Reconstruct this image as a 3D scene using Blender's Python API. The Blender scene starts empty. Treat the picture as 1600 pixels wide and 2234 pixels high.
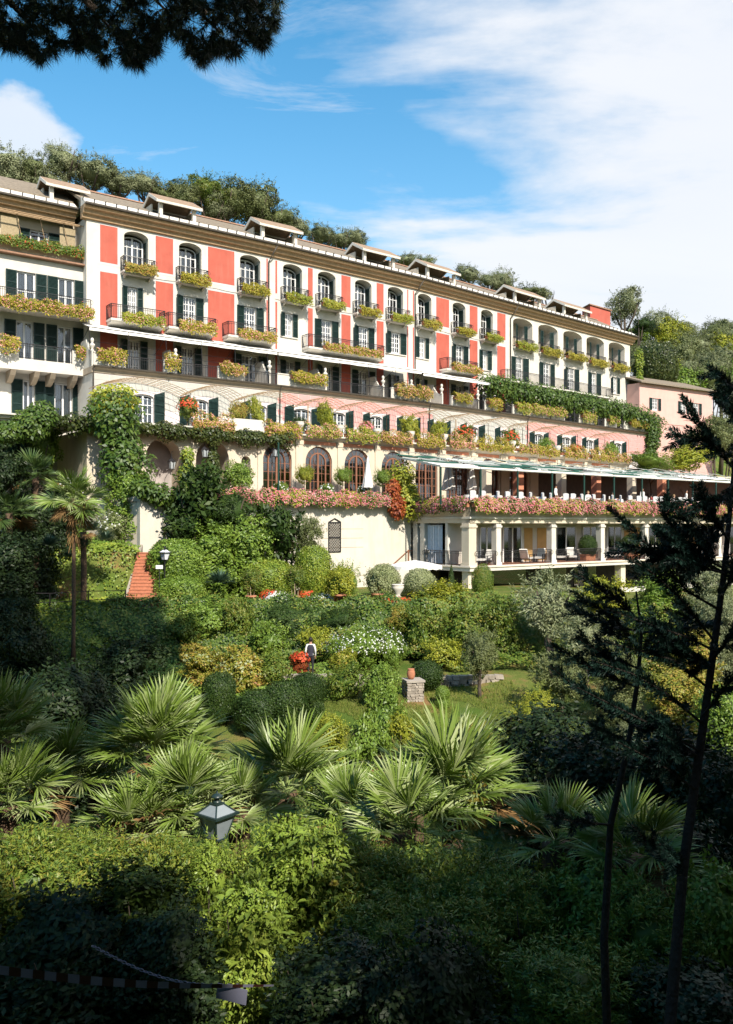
import bpy, math, random
import numpy as np
from mathutils import Vector, Matrix, Quaternion

R = math.radians
rng = np.random.default_rng(7)
random.seed(7)
sc = bpy.context.scene
COL = sc.collection

# ------------------------------------------------------------------ camera
F = 1900.0            # focal length in photo pixels (photo 1600 x 2234)
HZ = 1145.0           # horizon row
cam_d = bpy.data.cameras.new('camera')
cam = bpy.data.objects.new('camera', cam_d)
COL.objects.link(cam)
cam_d.sensor_fit = 'VERTICAL'
cam_d.sensor_height = 36.0
cam_d.lens = 36.0 * F / 2234.0
cam_d.shift_y = (HZ - 1117.0) / 2234.0
cam_d.clip_start = 0.1
cam_d.clip_end = 3000.0
cam.location = (0, 0, 0)
cam.rotation_euler = (R(90), 0, 0)
sc.camera = cam

# ------------------------------------------------------------------ sky and sun
SUN_EL = 41.0
SUN_H = Vector((0.44, -0.90, 0)).normalized()       # where the sun stands, seen from above
SUN_DIR = Vector((SUN_H.x * math.cos(R(SUN_EL)), SUN_H.y * math.cos(R(SUN_EL)), math.sin(R(SUN_EL))))
w = bpy.data.worlds.new('World')
sc.world = w
w.use_nodes = True
nt = w.node_tree
nt.nodes.clear()


def N(tree, kind, **kw):
    n = tree.nodes.new(kind)
    for k, v in kw.items():
        if k.startswith('i_'):
            key = k[2:]
            n.inputs[int(key) if key.isdigit() else key].default_value = v
        else:
            setattr(n, k, v)
    return n


def math_n(tree, op, a, b=None, clamp=False):
    n = tree.nodes.new('ShaderNodeMath')
    n.operation = op
    n.use_clamp = clamp
    for i, v in enumerate((a, b)):
        if v is None:
            continue
        if isinstance(v, (int, float)):
            n.inputs[i].default_value = v
        else:
            tree.links.new(v, n.inputs[i])
    return n.outputs[0]


out = N(nt, 'ShaderNodeOutputWorld')
sky = N(nt, 'ShaderNodeTexSky', sky_type='NISHITA')
sky.sun_disc = False
sky.sun_elevation = R(SUN_EL)
sky.sun_rotation = math.atan2(SUN_DIR.x, SUN_DIR.y)
sky.altitude = 0
sky.air_density = 1.2
sky.dust_density = 0.3
sky.ozone_density = 2.2
tc = N(nt, 'ShaderNodeTexCoord')
sep = N(nt, 'ShaderNodeSeparateXYZ')
nt.links.new(tc.outputs['Generated'], sep.inputs[0])
X, Y, Z = sep.outputs[0], sep.outputs[1], sep.outputs[2]
zc = math_n(nt, 'ADD', math_n(nt, 'MAXIMUM', Z, 0.0), 0.22)
px_ = math_n(nt, 'DIVIDE', X, zc)
py_ = math_n(nt, 'DIVIDE', Y, zc)
cmb = N(nt, 'ShaderNodeCombineXYZ')
nt.links.new(px_, cmb.inputs[0])
nt.links.new(py_, cmb.inputs[1])
mp = N(nt, 'ShaderNodeMapping')
mp.inputs['Location'].default_value = (1.3, 0.4, 0)
mp.inputs['Rotation'].default_value = (0, 0, R(-24))
mp.inputs['Scale'].default_value = (0.75, 2.1, 1.0)
nt.links.new(cmb.outputs[0], mp.inputs[0])
n1 = N(nt, 'ShaderNodeTexNoise', i_Scale=1.5, i_Detail=9.0, i_Roughness=0.55, i_Distortion=0.35)
nt.links.new(mp.outputs[0], n1.inputs['Vector'])
n2 = N(nt, 'ShaderNodeTexNoise', i_Scale=6.0, i_Detail=8.0, i_Roughness=0.6)
nt.links.new(cmb.outputs[0], n2.inputs['Vector'])
# a bank of thin cloud that fills the sky on one side
bank = math_n(nt, 'MULTIPLY', X, 1.25)
bank = math_n(nt, 'ADD', bank, math_n(nt, 'MULTIPLY', Z, -0.56))
val = math_n(nt, 'ADD', math_n(nt, 'MULTIPLY', n1.outputs[0], 1.25), bank)
val = math_n(nt, 'ADD', val, math_n(nt, 'MULTIPLY', math_n(nt, 'SUBTRACT', n2.outputs[0], 0.5), 0.22))
mr = N(nt, 'ShaderNodeMapRange', interpolation_type='SMOOTHSTEP')
mr.inputs['From Min'].default_value = 0.38
mr.inputs['From Max'].default_value = 0.76
nt.links.new(val, mr.inputs['Value'])
# one small cumulus low over the hill
cd = Vector((-0.404, 1.0, 0.425)).normalized()
dotn = N(nt, 'ShaderNodeVectorMath', operation='DOT_PRODUCT')
nt.links.new(tc.outputs['Generated'], dotn.inputs[0])
dotn.inputs[1].default_value = cd
dv = math_n(nt, 'ADD', dotn.outputs['Value'], math_n(nt, 'MULTIPLY', math_n(nt, 'SUBTRACT', n2.outputs[0], 0.5), 0.004))
mr2 = N(nt, 'ShaderNodeMapRange', interpolation_type='SMOOTHSTEP')
mr2.inputs['From Min'].default_value = 0.9976
mr2.inputs['From Max'].default_value = 0.9990
nt.links.new(dv, mr2.inputs['Value'])
cl = math_n(nt, 'MAXIMUM', mr.outputs[0], math_n(nt, 'MULTIPLY', mr2.outputs[0], 0.85))
mp3 = N(nt, 'ShaderNodeMapping')
mp3.inputs['Rotation'].default_value = (0, 0, R(-31))
mp3.inputs['Scale'].default_value = (0.9, 2.3, 1.0)
mp3.inputs['Location'].default_value = (0.3, 2.2, 0)
nt.links.new(cmb.outputs[0], mp3.inputs[0])
n3 = N(nt, 'ShaderNodeTexNoise', i_Scale=1.7, i_Detail=8.0, i_Roughness=0.66, i_Distortion=1.1)
nt.links.new(mp3.outputs[0], n3.inputs['Vector'])
mr3 = N(nt, 'ShaderNodeMapRange', interpolation_type='SMOOTHSTEP')
mr3.inputs['From Min'].default_value = 0.50
mr3.inputs['From Max'].default_value = 0.78
mr3.inputs['To Max'].default_value = 0.55
nt.links.new(n3.outputs[0], mr3.inputs['Value'])
cl = math_n(nt, 'MAXIMUM', cl, mr3.outputs[0])       # thin wind-drawn streaks
veil = math_n(nt, 'MULTIPLY', math_n(nt, 'POWER', math_n(nt, 'SUBTRACT', 1.0, math_n(nt, 'MAXIMUM', Z, 0.0)), 3.0), 0.42)   # haze thickens toward the horizon
cl = math_n(nt, 'MAXIMUM', math_n(nt, 'MULTIPLY', cl, 0.95), veil)
SKY_K = 0.15
hsv = N(nt, 'ShaderNodeHueSaturation', i_Hue=0.486, i_Saturation=1.42)
nt.links.new(sky.outputs[0], hsv.inputs['Color'])
bg1 = N(nt, 'ShaderNodeBackground', i_Strength=SKY_K)
nt.links.new(hsv.outputs[0], bg1.inputs['Color'])
shade = N(nt, 'ShaderNodeMix', data_type='RGBA')
shade.inputs[6].default_value = (0.80, 0.84, 0.92, 1)
shade.inputs[7].default_value = (0.93, 0.94, 0.96, 1)
nt.links.new(n1.outputs[0], shade.inputs[0])
bg2 = N(nt, 'ShaderNodeBackground', i_Strength=0.80)
nt.links.new(shade.outputs[2], bg2.inputs['Color'])
mixw = N(nt, 'ShaderNodeMixShader')
nt.links.new(cl, mixw.inputs[0])
nt.links.new(bg1.outputs[0], mixw.inputs[1])
nt.links.new(bg2.outputs[0], mixw.inputs[2])
nt.links.new(mixw.outputs[0], out.inputs['Surface'])

sun_d = bpy.data.lights.new('sun', 'SUN')
sun_d.energy = 5.0
sun_d.angle = R(0.53)
sun_d.color = (1.0, 0.93, 0.82)
sun = bpy.data.objects.new('sun', sun_d)
COL.objects.link(sun)
sun.location = SUN_DIR * 120
sun.rotation_euler = (-SUN_DIR).to_track_quat('-Z', 'Y').to_euler()

vs = sc.view_settings
vs.view_transform = 'Standard'
vs.look = 'None'
vs.exposure = 0.44
vs.gamma = 1.0
vs.use_curve_mapping = False
sc.cycles.max_bounces = 5
sc.cycles.diffuse_bounces = 1
sc.cycles.glossy_bounces = 2
sc.cycles.transmission_bounces = 3
sc.cycles.transparent_max_bounces = 6
sc.cycles.use_denoising = True

# ------------------------------------------------------------------ materials
MATS = {}


def mat(name, col, rough=0.75, var=0.12, scale=3.0, bump=0.0, bscale=40.0, metal=0.0, spec=0.4, stain=None):
    """plain surface with two octaves of wear in its colour, optional fine relief"""
    if name in MATS:
        return MATS[name]
    m = bpy.data.materials.new(name)
    m.use_nodes = True
    t = m.node_tree
    b = t.nodes['Principled BSDF']
    b.inputs['Roughness'].default_value = rough
    b.inputs['Metallic'].default_value = metal
    b.inputs['Specular IOR Level'].default_value = spec
    tcn = N(t, 'ShaderNodeTexCoord')
    geo = N(t, 'ShaderNodeNewGeometry')
    n = N(t, 'ShaderNodeTexNoise', i_Scale=scale, i_Detail=7.0, i_Roughness=0.62)
    t.links.new(geo.outputs['Position'], n.inputs['Vector'])
    rmp = N(t, 'ShaderNodeValToRGB')
    c = np.array(col)
    lo, hi = c * (1 - var), np.minimum(c * (1 + var * 0.6), 0.95)
    rmp.color_ramp.elements[0].position = 0.32
    rmp.color_ramp.elements[1].position = 0.68
    rmp.color_ramp.elements[0].color = (*lo, 1)
    rmp.color_ramp.elements[1].color = (*hi, 1)
    t.links.new(n.outputs[0], rmp.inputs[0])
    last = rmp.outputs[0]
    if stain:
        # rain streaks: noise stretched along the height
        mpn = N(t, 'ShaderNodeMapping')
        mpn.inputs['Scale'].default_value = (1.6, 1.6, 0.22)
        t.links.new(geo.outputs['Position'], mpn.inputs[0])
        ns = N(t, 'ShaderNodeTexNoise', i_Scale=1.4, i_Detail=6.0, i_Roughness=0.6)
        t.links.new(mpn.outputs[0], ns.inputs['Vector'])
        mrs = N(t, 'ShaderNodeMapRange')
        mrs.inputs['From Min'].default_value = 0.5
        mrs.inputs['From Max'].default_value = 0.8
        mrs.inputs['To Max'].default_value = 0.8
        t.links.new(ns.outputs[0], mrs.inputs['Value'])
        mx = N(t, 'ShaderNodeMix', data_type='RGBA')
        t.links.new(mrs.outputs[0], mx.inputs[0])
        t.links.new(last, mx.inputs[6])
        mx.inputs[7].default_value = (*stain, 1)
        last = mx.outputs[2]
    t.links.new(last, b.inputs['Base Color'])
    if bump:
        nb = N(t, 'ShaderNodeTexNoise', i_Scale=bscale, i_Detail=4.0)
        t.links.new(geo.outputs['Position'], nb.inputs['Vector'])
        bp = N(t, 'ShaderNodeBump', i_Strength=bump, i_Distance=0.02)
        t.links.new(nb.outputs[0], bp.inputs['Height'])
        t.links.new(bp.outputs[0], b.inputs['Normal'])
    MATS[name] = m
    return m


def leafmat(name, cols, rough=0.5, transl=0.22, spec=0.35, big=0.0):
    """leaves: colour differs from leaf to leaf and, softly, from clump to clump"""
    if name in MATS:
        return MATS[name]
    m = bpy.data.materials.new(name)
    m.use_nodes = True
    t = m.node_tree
    b = t.nodes['Principled BSDF']
    b.inputs['Roughness'].default_value = rough
    b.inputs['Specular IOR Level'].default_value = spec
    geo = N(t, 'ShaderNodeNewGeometry')
    rmp = N(t, 'ShaderNodeValToRGB')
    el = rmp.color_ramp.elements
    while len(el) < len(cols):
        el.new(0.5)
    for i, c in enumerate(cols):
        el[i].position = i / max(1, len(cols) - 1)
        el[i].color = (*c, 1)
    n = N(t, 'ShaderNodeTexNoise', i_Scale=0.9, i_Detail=3.0)
    t.links.new(geo.outputs['Position'], n.inputs['Vector'])
    f = math_n(t, 'MULTIPLY', geo.outputs['Random Per Island'], 0.62)
    f = math_n(t, 'ADD', f, math_n(t, 'MULTIPLY', math_n(t, 'SUBTRACT', n.outputs[0], 0.30), 0.95), True)
    t.links.new(f, rmp.inputs[0])
    t.links.new(rmp.outputs[0], b.inputs['Base Color'])
    tr = N(t, 'ShaderNodeBsdfTranslucent')
    br = N(t, 'ShaderNodeHueSaturation', i_Value=1.25, i_Saturation=1.1)
    t.links.new(rmp.outputs[0], br.inputs['Color'])
    t.links.new(br.outputs[0], tr.inputs['Color'])
    mx = N(t, 'ShaderNodeMixShader', i_0=transl * 0.5)
    t.links.new(b.outputs[0], mx.inputs[1])
    t.links.new(tr.outputs[0], mx.inputs[2])
    t.links.new(mx.outputs[0], t.nodes['Material Output'].inputs['Surface'])
    MATS[name] = m
    return m


def glassmat(name, tint, refl=0.06):
    if name in MATS:
        return MATS[name]
    m = bpy.data.materials.new(name)
    m.use_nodes = True
    t = m.node_tree
    t.nodes.remove(t.nodes['Principled BSDF'])
    tr = N(t, 'ShaderNodeBsdfTransparent')
    tr.inputs[0].default_value = (*tint, 1)
    gl = N(t, 'ShaderNodeBsdfGlossy', i_Roughness=0.04)
    lw = N(t, 'ShaderNodeLayerWeight', i_Blend=0.35)
    f = math_n(t, 'ADD', math_n(t, 'MULTIPLY', lw.outputs['Fresnel'], 0.9), refl, True)
    mx = N(t, 'ShaderNodeMixShader')
    t.links.new(f, mx.inputs[0])
    t.links.new(tr.outputs[0], mx.inputs[1])
    t.links.new(gl.outputs[0], mx.inputs[2])
    t.links.new(mx.outputs[0], t.nodes['Material Output'].inputs['Surface'])
    MATS[name] = m
    return m


M_white = mat('white_render', (0.68, 0.63, 0.55), 0.85, 0.13, 1.1, stain=(0.60, 0.56, 0.50))
M_cream = mat('cream_render', (0.66, 0.57, 0.44), 0.85, 0.08, 1.0, stain=(0.55, 0.46, 0.34))
M_grey = mat('grey_border_paint', (0.58, 0.57, 0.56), 0.85, 0.06, 1.5)
M_red = mat('salmon_red_render', (0.50, 0.115, 0.078), 0.85, 0.13, 1.3, stain=(0.50, 0.17, 0.12))
M_pink = mat('pink_block_paint', (0.72, 0.36, 0.33), 0.85, 0.08, 2.0)
M_gblock = mat('pale_grey_block_paint', (0.52, 0.51, 0.46), 0.85, 0.08, 2.0)
M_joint = mat('pale_joint_paint', (0.80, 0.70, 0.66), 0.85, 0.05)
M_wood = mat('eave_wood', (0.45, 0.30, 0.17), 0.7, 0.25, 5.0)
M_gutter = mat('dark_gutter', (0.085, 0.070, 0.055), 0.5, 0.3, 6.0)
M_cornice = mat('tan_cornice', (0.42, 0.34, 0.25), 0.8, 0.15, 2.0)
M_slate = mat('roof_slate', (0.25, 0.20, 0.145), 0.85, 0.35, 6.0, bump=0.6, bscale=9)
M_tile = mat('red_roof_tile', (0.34, 0.19, 0.12), 0.8, 0.3, 5.0, bump=0.5, bscale=12)
M_shut = mat('dark_green_shutter_paint', (0.010, 0.032, 0.028), 0.45, 0.2, 4.0)
M_frame = mat('white_window_paint', (0.80, 0.79, 0.77), 0.45, 0.04)
M_iron = mat('black_wrought_iron', (0.022, 0.020, 0.022), 0.45, 0.2)
M_curt = mat('white_curtain', (0.74, 0.75, 0.80), 0.9, 0.12, 6.0)
M_blue = mat('blue_curtain', (0.30, 0.44, 0.54), 0.9, 0.15, 6.0)
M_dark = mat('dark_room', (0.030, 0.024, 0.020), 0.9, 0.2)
M_glass = glassmat('window_glass', (0.85, 0.9, 0.92))
M_glassd = glassmat('dark_window_glass', (0.55, 0.6, 0.62), 0.16)
M_terra = mat('terracotta', (0.46, 0.19, 0.10), 0.85, 0.2, 8.0)
M_brown = mat('brown_door_paint', (0.27, 0.12, 0.07), 0.5, 0.2, 5.0)
M_orange = mat('orange_frieze_render', (0.66, 0.27, 0.16), 0.85, 0.12, 2.0)
M_ochre = mat('ochre_panel_paint', (0.62, 0.37, 0.14), 0.8, 0.1, 2.0)
M_cloth = mat('white_awning_cloth', (0.80, 0.77, 0.71), 0.9, 0.06, 2.0)
M_gcloth = mat('green_awning_cloth', (0.018, 0.085, 0.058), 0.85, 0.2, 3.0)
M_gpost = mat('green_post_paint', (0.012, 0.055, 0.042), 0.45, 0.2)
M_stone = mat('garden_stone', (0.36, 0.31, 0.25), 0.9, 0.3, 5.0, bump=0.5, bscale=15)
M_brick = mat('brick_red', (0.52, 0.20, 0.11), 0.85, 0.25, 6.0, bump=0.3)
M_path = mat('pale_path', (0.42, 0.37, 0.31), 0.9, 0.2, 3.0)
M_bark = mat('bark', (0.10, 0.075, 0.055), 0.95, 0.4, 9.0, bump=0.9, bscale=22)
M_palmbark = mat('palm_fibre', (0.12, 0.075, 0.045), 0.95, 0.45, 12.0, bump=1.0, bscale=26)

# ------------------------------------------------------------------ mesh helpers


class MB:
    def __init__(s):
        s.v, s.f, s.m = [], [], []

    def add(s, vs_, fs, mi=0, T=None):
        b = len(s.v)
        s.v += [tuple(T @ Vector(p)) if T is not None else tuple(p) for p in vs_]
        s.f += [tuple(b + i for i in q) for q in fs]
        s.m += [mi] * len(fs)
        return s

    def box(s, x0, x1, y0, y1, z0, z1, mi=0, T=None):
        return s.add([(x0, y0, z0), (x1, y0, z0), (x1, y1, z0), (x0, y1, z0), (x0, y0, z1), (x1, y0, z1), (x1, y1, z1), (x0, y1, z1)],
                     [(0, 3, 2, 1), (4, 5, 6, 7), (0, 1, 5, 4), (1, 2, 6, 5), (2, 3, 7, 6), (3, 0, 4, 7)], mi, T)

    def bar(s, a, b, w, h=None, mi=0):
        a, b = Vector(a), Vector(b)
        d = b - a
        L = d.length
        if L < 1e-6:
            return s
        q = d.to_track_quat('X', 'Z')
        T = Matrix.Translation(a) @ q.to_matrix().to_4x4()
        h = h or w
        return s.box(0, L, -w / 2, w / 2, -h / 2, h / 2, mi, T)

    def tube(s, pts, rad, n=7, mi=0, cap=True):
        pts = [Vector(p) for p in pts]
        if not hasattr(rad, '__len__'):
            rad = [rad] * len(pts)
        b = len(s.v)
        up = Vector((0, 0, 1))
        for i, p in enumerate(pts):
            t = (pts[min(i + 1, len(pts) - 1)] - pts[max(i - 1, 0)]).normalized()
            a = t.cross(up if abs(t.z) < 0.95 else Vector((1, 0, 0))).normalized()
            c = t.cross(a)
            for k in range(n):
                an = 2 * math.pi * k / n
                s.v.append(tuple(p + (a * math.cos(an) + c * math.sin(an)) * rad[i]))
        for i in range(len(pts) - 1):
            for k in range(n):
                s.f.append((b + i * n + k, b + i * n + (k + 1) % n, b + (i + 1) * n + (k + 1) % n, b + (i + 1) * n + k))
                s.m.append(mi)
        if cap:
            s.f.append(tuple(b + k for k in range(n))[::-1])
            s.f.append(tuple(b + (len(pts) - 1) * n + k for k in range(n)))
            s.m += [mi, mi]
        return s

    def lathe(s, prof, n=12, mi=0, at=(0, 0, 0)):
        b = len(s.v)
        for r, z in prof:
            for k in range(n):
                an = 2 * math.pi * k / n
                s.v.append((at[0] + r * math.cos(an), at[1] + r * math.sin(an), at[2] + z))
        for i in range(len(prof) - 1):
            for k in range(n):
                s.f.append((b + i * n + k, b + i * n + (k + 1) % n, b + (i + 1) * n + (k + 1) % n, b + (i + 1) * n + k))
                s.m.append(mi)
        s.f.append(tuple(b + k for k in range(n))[::-1])
        s.f.append(tuple(b + (len(prof) - 1) * n + k for k in range(n)))
        s.m += [mi, mi]
        return s

    def prism(s, poly, ext, axis='y', mi=0):
        """closed polygon [(a, b)] pushed from ext[0] to ext[1]; axis y: (a, b) = (x, z); axis x: (y, z); axis z: (x, y)"""
        def P(a, b, e):
            return {'y': (a, e, b), 'x': (e, a, b), 'z': (a, b, e)}[axis]
        n = len(poly)
        vv = [P(a, b, ext[0]) for a, b in poly] + [P(a, b, ext[1]) for a, b in poly]
        ff = [tuple(range(n)), tuple(range(n, 2 * n))[::-1]] + [(i, i + n, (i + 1) % n + n, (i + 1) % n) for i in range(n)]
        return s.add(vv, ff, mi)

    def mesh(s, name, smooth=False):
        me = bpy.data.meshes.new(name)
        me.from_pydata(s.v, [], s.f)
        me.update()
        if any(s.m):
            me.polygons.foreach_set('material_index', s.m)
        if smooth:
            me.polygons.foreach_set('use_smooth', [True] * len(me.polygons))
        return me


def fix_normals(me):
    import bmesh
    bm = bmesh.new()
    bm.from_mesh(me)
    bmesh.ops.recalc_face_normals(bm, faces=bm.faces)
    bm.to_mesh(me)
    bm.free()
    return me


def add(name, me, m=None, parent=None, loc=(0, 0, 0), rz=0.0, rot=None, scale=None):
    if isinstance(me, MB):
        me = me.mesh(name)
    o = bpy.data.objects.new(name, me)
    COL.objects.link(o)
    if m is not None:
        ms = m if isinstance(m, (list, tuple)) else [m]
        if me.users > 1 and len(me.materials) == len(ms) and any(a != b for a, b in zip(me.materials, ms)):
            for i, x in enumerate(ms):
                o.material_slots[i].link = 'OBJECT'
                o.material_slots[i].material = x
        elif len(me.materials) == 0:
            for x in ms:
                me.materials.append(x)
    o.location = loc
    o.rotation_euler = rot if rot is not None else (0, 0, rz)
    if scale is not None:
        o.scale = scale if hasattr(scale, '__len__') else (scale,) * 3
    if parent is not None:
        o.parent = parent
    return o


def empty(name, loc, rz=0.0):
    o = bpy.data.objects.new(name, None)
    COL.objects.link(o)
    o.location = loc
    o.rotation_euler = (0, 0, rz)
    o.empty_display_size = 0.3
    return o


def tag(o, label=None, cat=None, group=None, kind=None):
    if label:
        o['label'] = label
    if cat:
        o['category'] = cat
    if group:
        o['group'] = group
    if kind:
        o['kind'] = kind
    return o


def copy_tree(o, parent=None):
    c = o.copy()
    COL.objects.link(c)
    c.parent = parent
    for ch in o.children:
        copy_tree(ch, c)
    return c


ORD = ['first', 'second', 'third', 'fourth', 'fifth', 'sixth', 'seventh', 'eighth', 'ninth', 'tenth', 'eleventh', 'twelfth', 'thirteenth',
       'fourteenth', 'fifteenth', 'sixteenth', 'seventeenth', 'eighteenth', 'nineteenth', 'twentieth'] + ['%dth' % i for i in range(21, 60)]


def P(px, py, d):
    """world point seen at photo pixel (px, py) when it stands d metres ahead"""
    return Vector(((px - 800) / F * d, d, (HZ - py) / F * d))

# ------------------------------------------------------------------ lie of the hotel front in plan
H0 = 22.0


def _g(x, y):
    d = H0 * F / (HZ - y)
    return Vector(((x - 800) / F * d, d))


GP = [_g(173, 439), _g(600, 532), _g(915, 606), _g(1392, 735.5)]
SEG = []
for a_, b_ in zip(GP, GP[1:]):
    L_ = (b_ - a_).length
    u_ = (b_ - a_) / L_
    SEG.append((a_, u_, Vector((u_.y, -u_.x)), L_, math.atan2(u_.y, u_.x)))
S_END = SEG[2][3]


def joint(i, o):
    """plan point of the corner between front i-1 and front i, o metres out"""
    n1, n2 = SEG[i - 1][2], SEG[i][2]
    return SEG[i][0] + (n1 + n2) / (1 + n1.dot(n2)) * o


def pt(g, s, o, z=0.0):
    a, u, n, L, an = SEG[g]
    q = a + u * s + n * o
    return Vector((q.x, q.y, z))


def hit(px, o, g=None):
    """front and distance along it where the view ray through photo column px meets the plane o metres out"""
    k = (px - 800) / F
    for i in range(3) if g is None else (g,):
        a, u, n, L, an = SEG[i]
        q = a + n * o
        # q + s u = t (k, 1)
        den = u.x - k * u.y
        s = (k * q.y - q.x) / den
        lo = -999 if i == 0 or g is not None else (joint(i, o) - q).dot(u)
        hi = 999 if i == 2 or g is not None else (joint(i + 1, o) - q).dot(u)
        if lo - 1e-4 <= s <= hi + 1e-4:
            return i, s
    return 2, s


def zrow(px, py, o):
    g, s = hit(px, o)
    return (HZ - py) / F * pt(g, s, o).y


def stations(A, B):
    st = [A]
    for i in range(A[0] + 1, B[0] + 1):
        st.append(('j', i))
    return st + [B]


def spt(st, o, z):
    if st[0] == 'j':
        q = joint(st[1], o)
        return (q.x, q.y, z)
    return tuple(pt(st[0], st[1], o, z))


def sweep(mb, prof, A, B, mi=0):
    """push the outline [(o, z)] along the front from A to B = (front, s)"""
    st = stations(A, B)
    n = len(prof)
    vv = [spt(q, o, z) for q in st for o, z in prof]
    ff = []
    for i in range(len(st) - 1):
        for k in range(n):
            ff.append((i * n + k, i * n + (k + 1) % n, (i + 1) * n + (k + 1) % n, (i + 1) * n + k))
    ff += [tuple(range(n))[::-1], tuple(range((len(st) - 1) * n, len(st) * n))]
    return mb.add(vv, ff, mi)


def rel(v, base):
    return (v[0] - base[0], v[1] - base[1], v[2] - base[2])
# ------------------------------------------------------------------ levels (metres above the camera's eye)
Z4, Z3, Z2, Z1, Z0, ZL, ZG = 17.95, 14.35, 10.6, 6.65, 1.4, -2.85, -4.4
OM, O2, O1 = -0.8, 1.7, 4.7          # how far out the three stepped fronts stand
A0 = R(38)
U0 = Vector((math.cos(A0), math.sin(A0)))
N0 = Vector((U0.y, -U0.x))
K0 = Vector((7.14, 60.0))            # outer corner of the lower loggia
K2 = K0 - N0 * 6.2                   # where the loggia's flank meets the garden wall


def lp(k, o, z, base=None):
    q = (base or K0) + U0 * k + N0 * o
    return Vector((q.x, q.y, z))


def lhit(px, o=0.0):
    """distance along the loggia front for photo column px"""
    k = (px - 800) / F
    q = K0 + N0 * o
    return (k * q.y - q.x) / (U0.x - k * U0.y)


HB = tuple(pt(1, 5, 5, ZG))
hotel = tag(empty('hotel_building', HB), 'long stepped hotel with salmon red panels, dark green shutters and flowered terraces', 'building')


def H(name, me, m, v=(0, 0, 0), rz=0.0, parent=None, **kw):
    """a part of the hotel, v in world coordinates"""
    return add(name, me, m, parent or hotel, rel(v, HB), rz, **kw)


def wall_mesh(x0, x1, z0, z1, holes, name='wall'):
    mb = MB()
    xs = sorted({x0, x1, *[h[0] for h in holes], *[h[1] for h in holes]})
    zs = sorted({z0, z1, *[h[2] for h in holes], *[h[3] for h in holes]})
    xs = [x for x in xs if x0 <= x <= x1]
    zs = [z for z in zs if z0 <= z <= z1]
    for i in range(len(xs) - 1):
        for j in range(len(zs) - 1):
            cx, cz = (xs[i] + xs[i + 1]) / 2, (zs[j] + zs[j + 1]) / 2
            if any(h[0] < cx < h[1] and h[2] < cz < h[3] for h in holes):
                continue
            mb.add([(xs[i], 0, zs[j]), (xs[i + 1], 0, zs[j]), (xs[i + 1], 0, zs[j + 1]), (xs[i], 0, zs[j + 1])], [(0, 1, 2, 3)])
    for a, b, c, d, r, dep, bm in holes:
        sp = d - r
        arc = [(a, sp), (b, sp)] if r < 1e-4 else [((a + b) / 2 - (b - a) / 2 * math.cos(math.pi * t / 14), sp + r * math.sin(math.pi * t / 14)) for t in range(15)]
        if r > 1e-4:
            for (xa, za), (xb, zb) in zip(arc, arc[1:]):
                q = [(xa, 0, za), (xb, 0, zb), (xb, 0, d), (xa, 0, d)]
                mb.add(q, [(0, 1, 2, 3)])
        ring = [(a, c)] + arc + [(b, c)]
        n = len(ring)
        mb.add([(x, 0, z) for x, z in ring] + [(x, dep, z) for x, z in ring],
               [(i, i + n, (i + 1) % n + n, (i + 1) % n) for i in range(n)])
        mb.add([(x, dep, z) for x, z in ring], [tuple(range(n))[::-1]], bm)
    return mb.mesh(name)


_wc = {}


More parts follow.
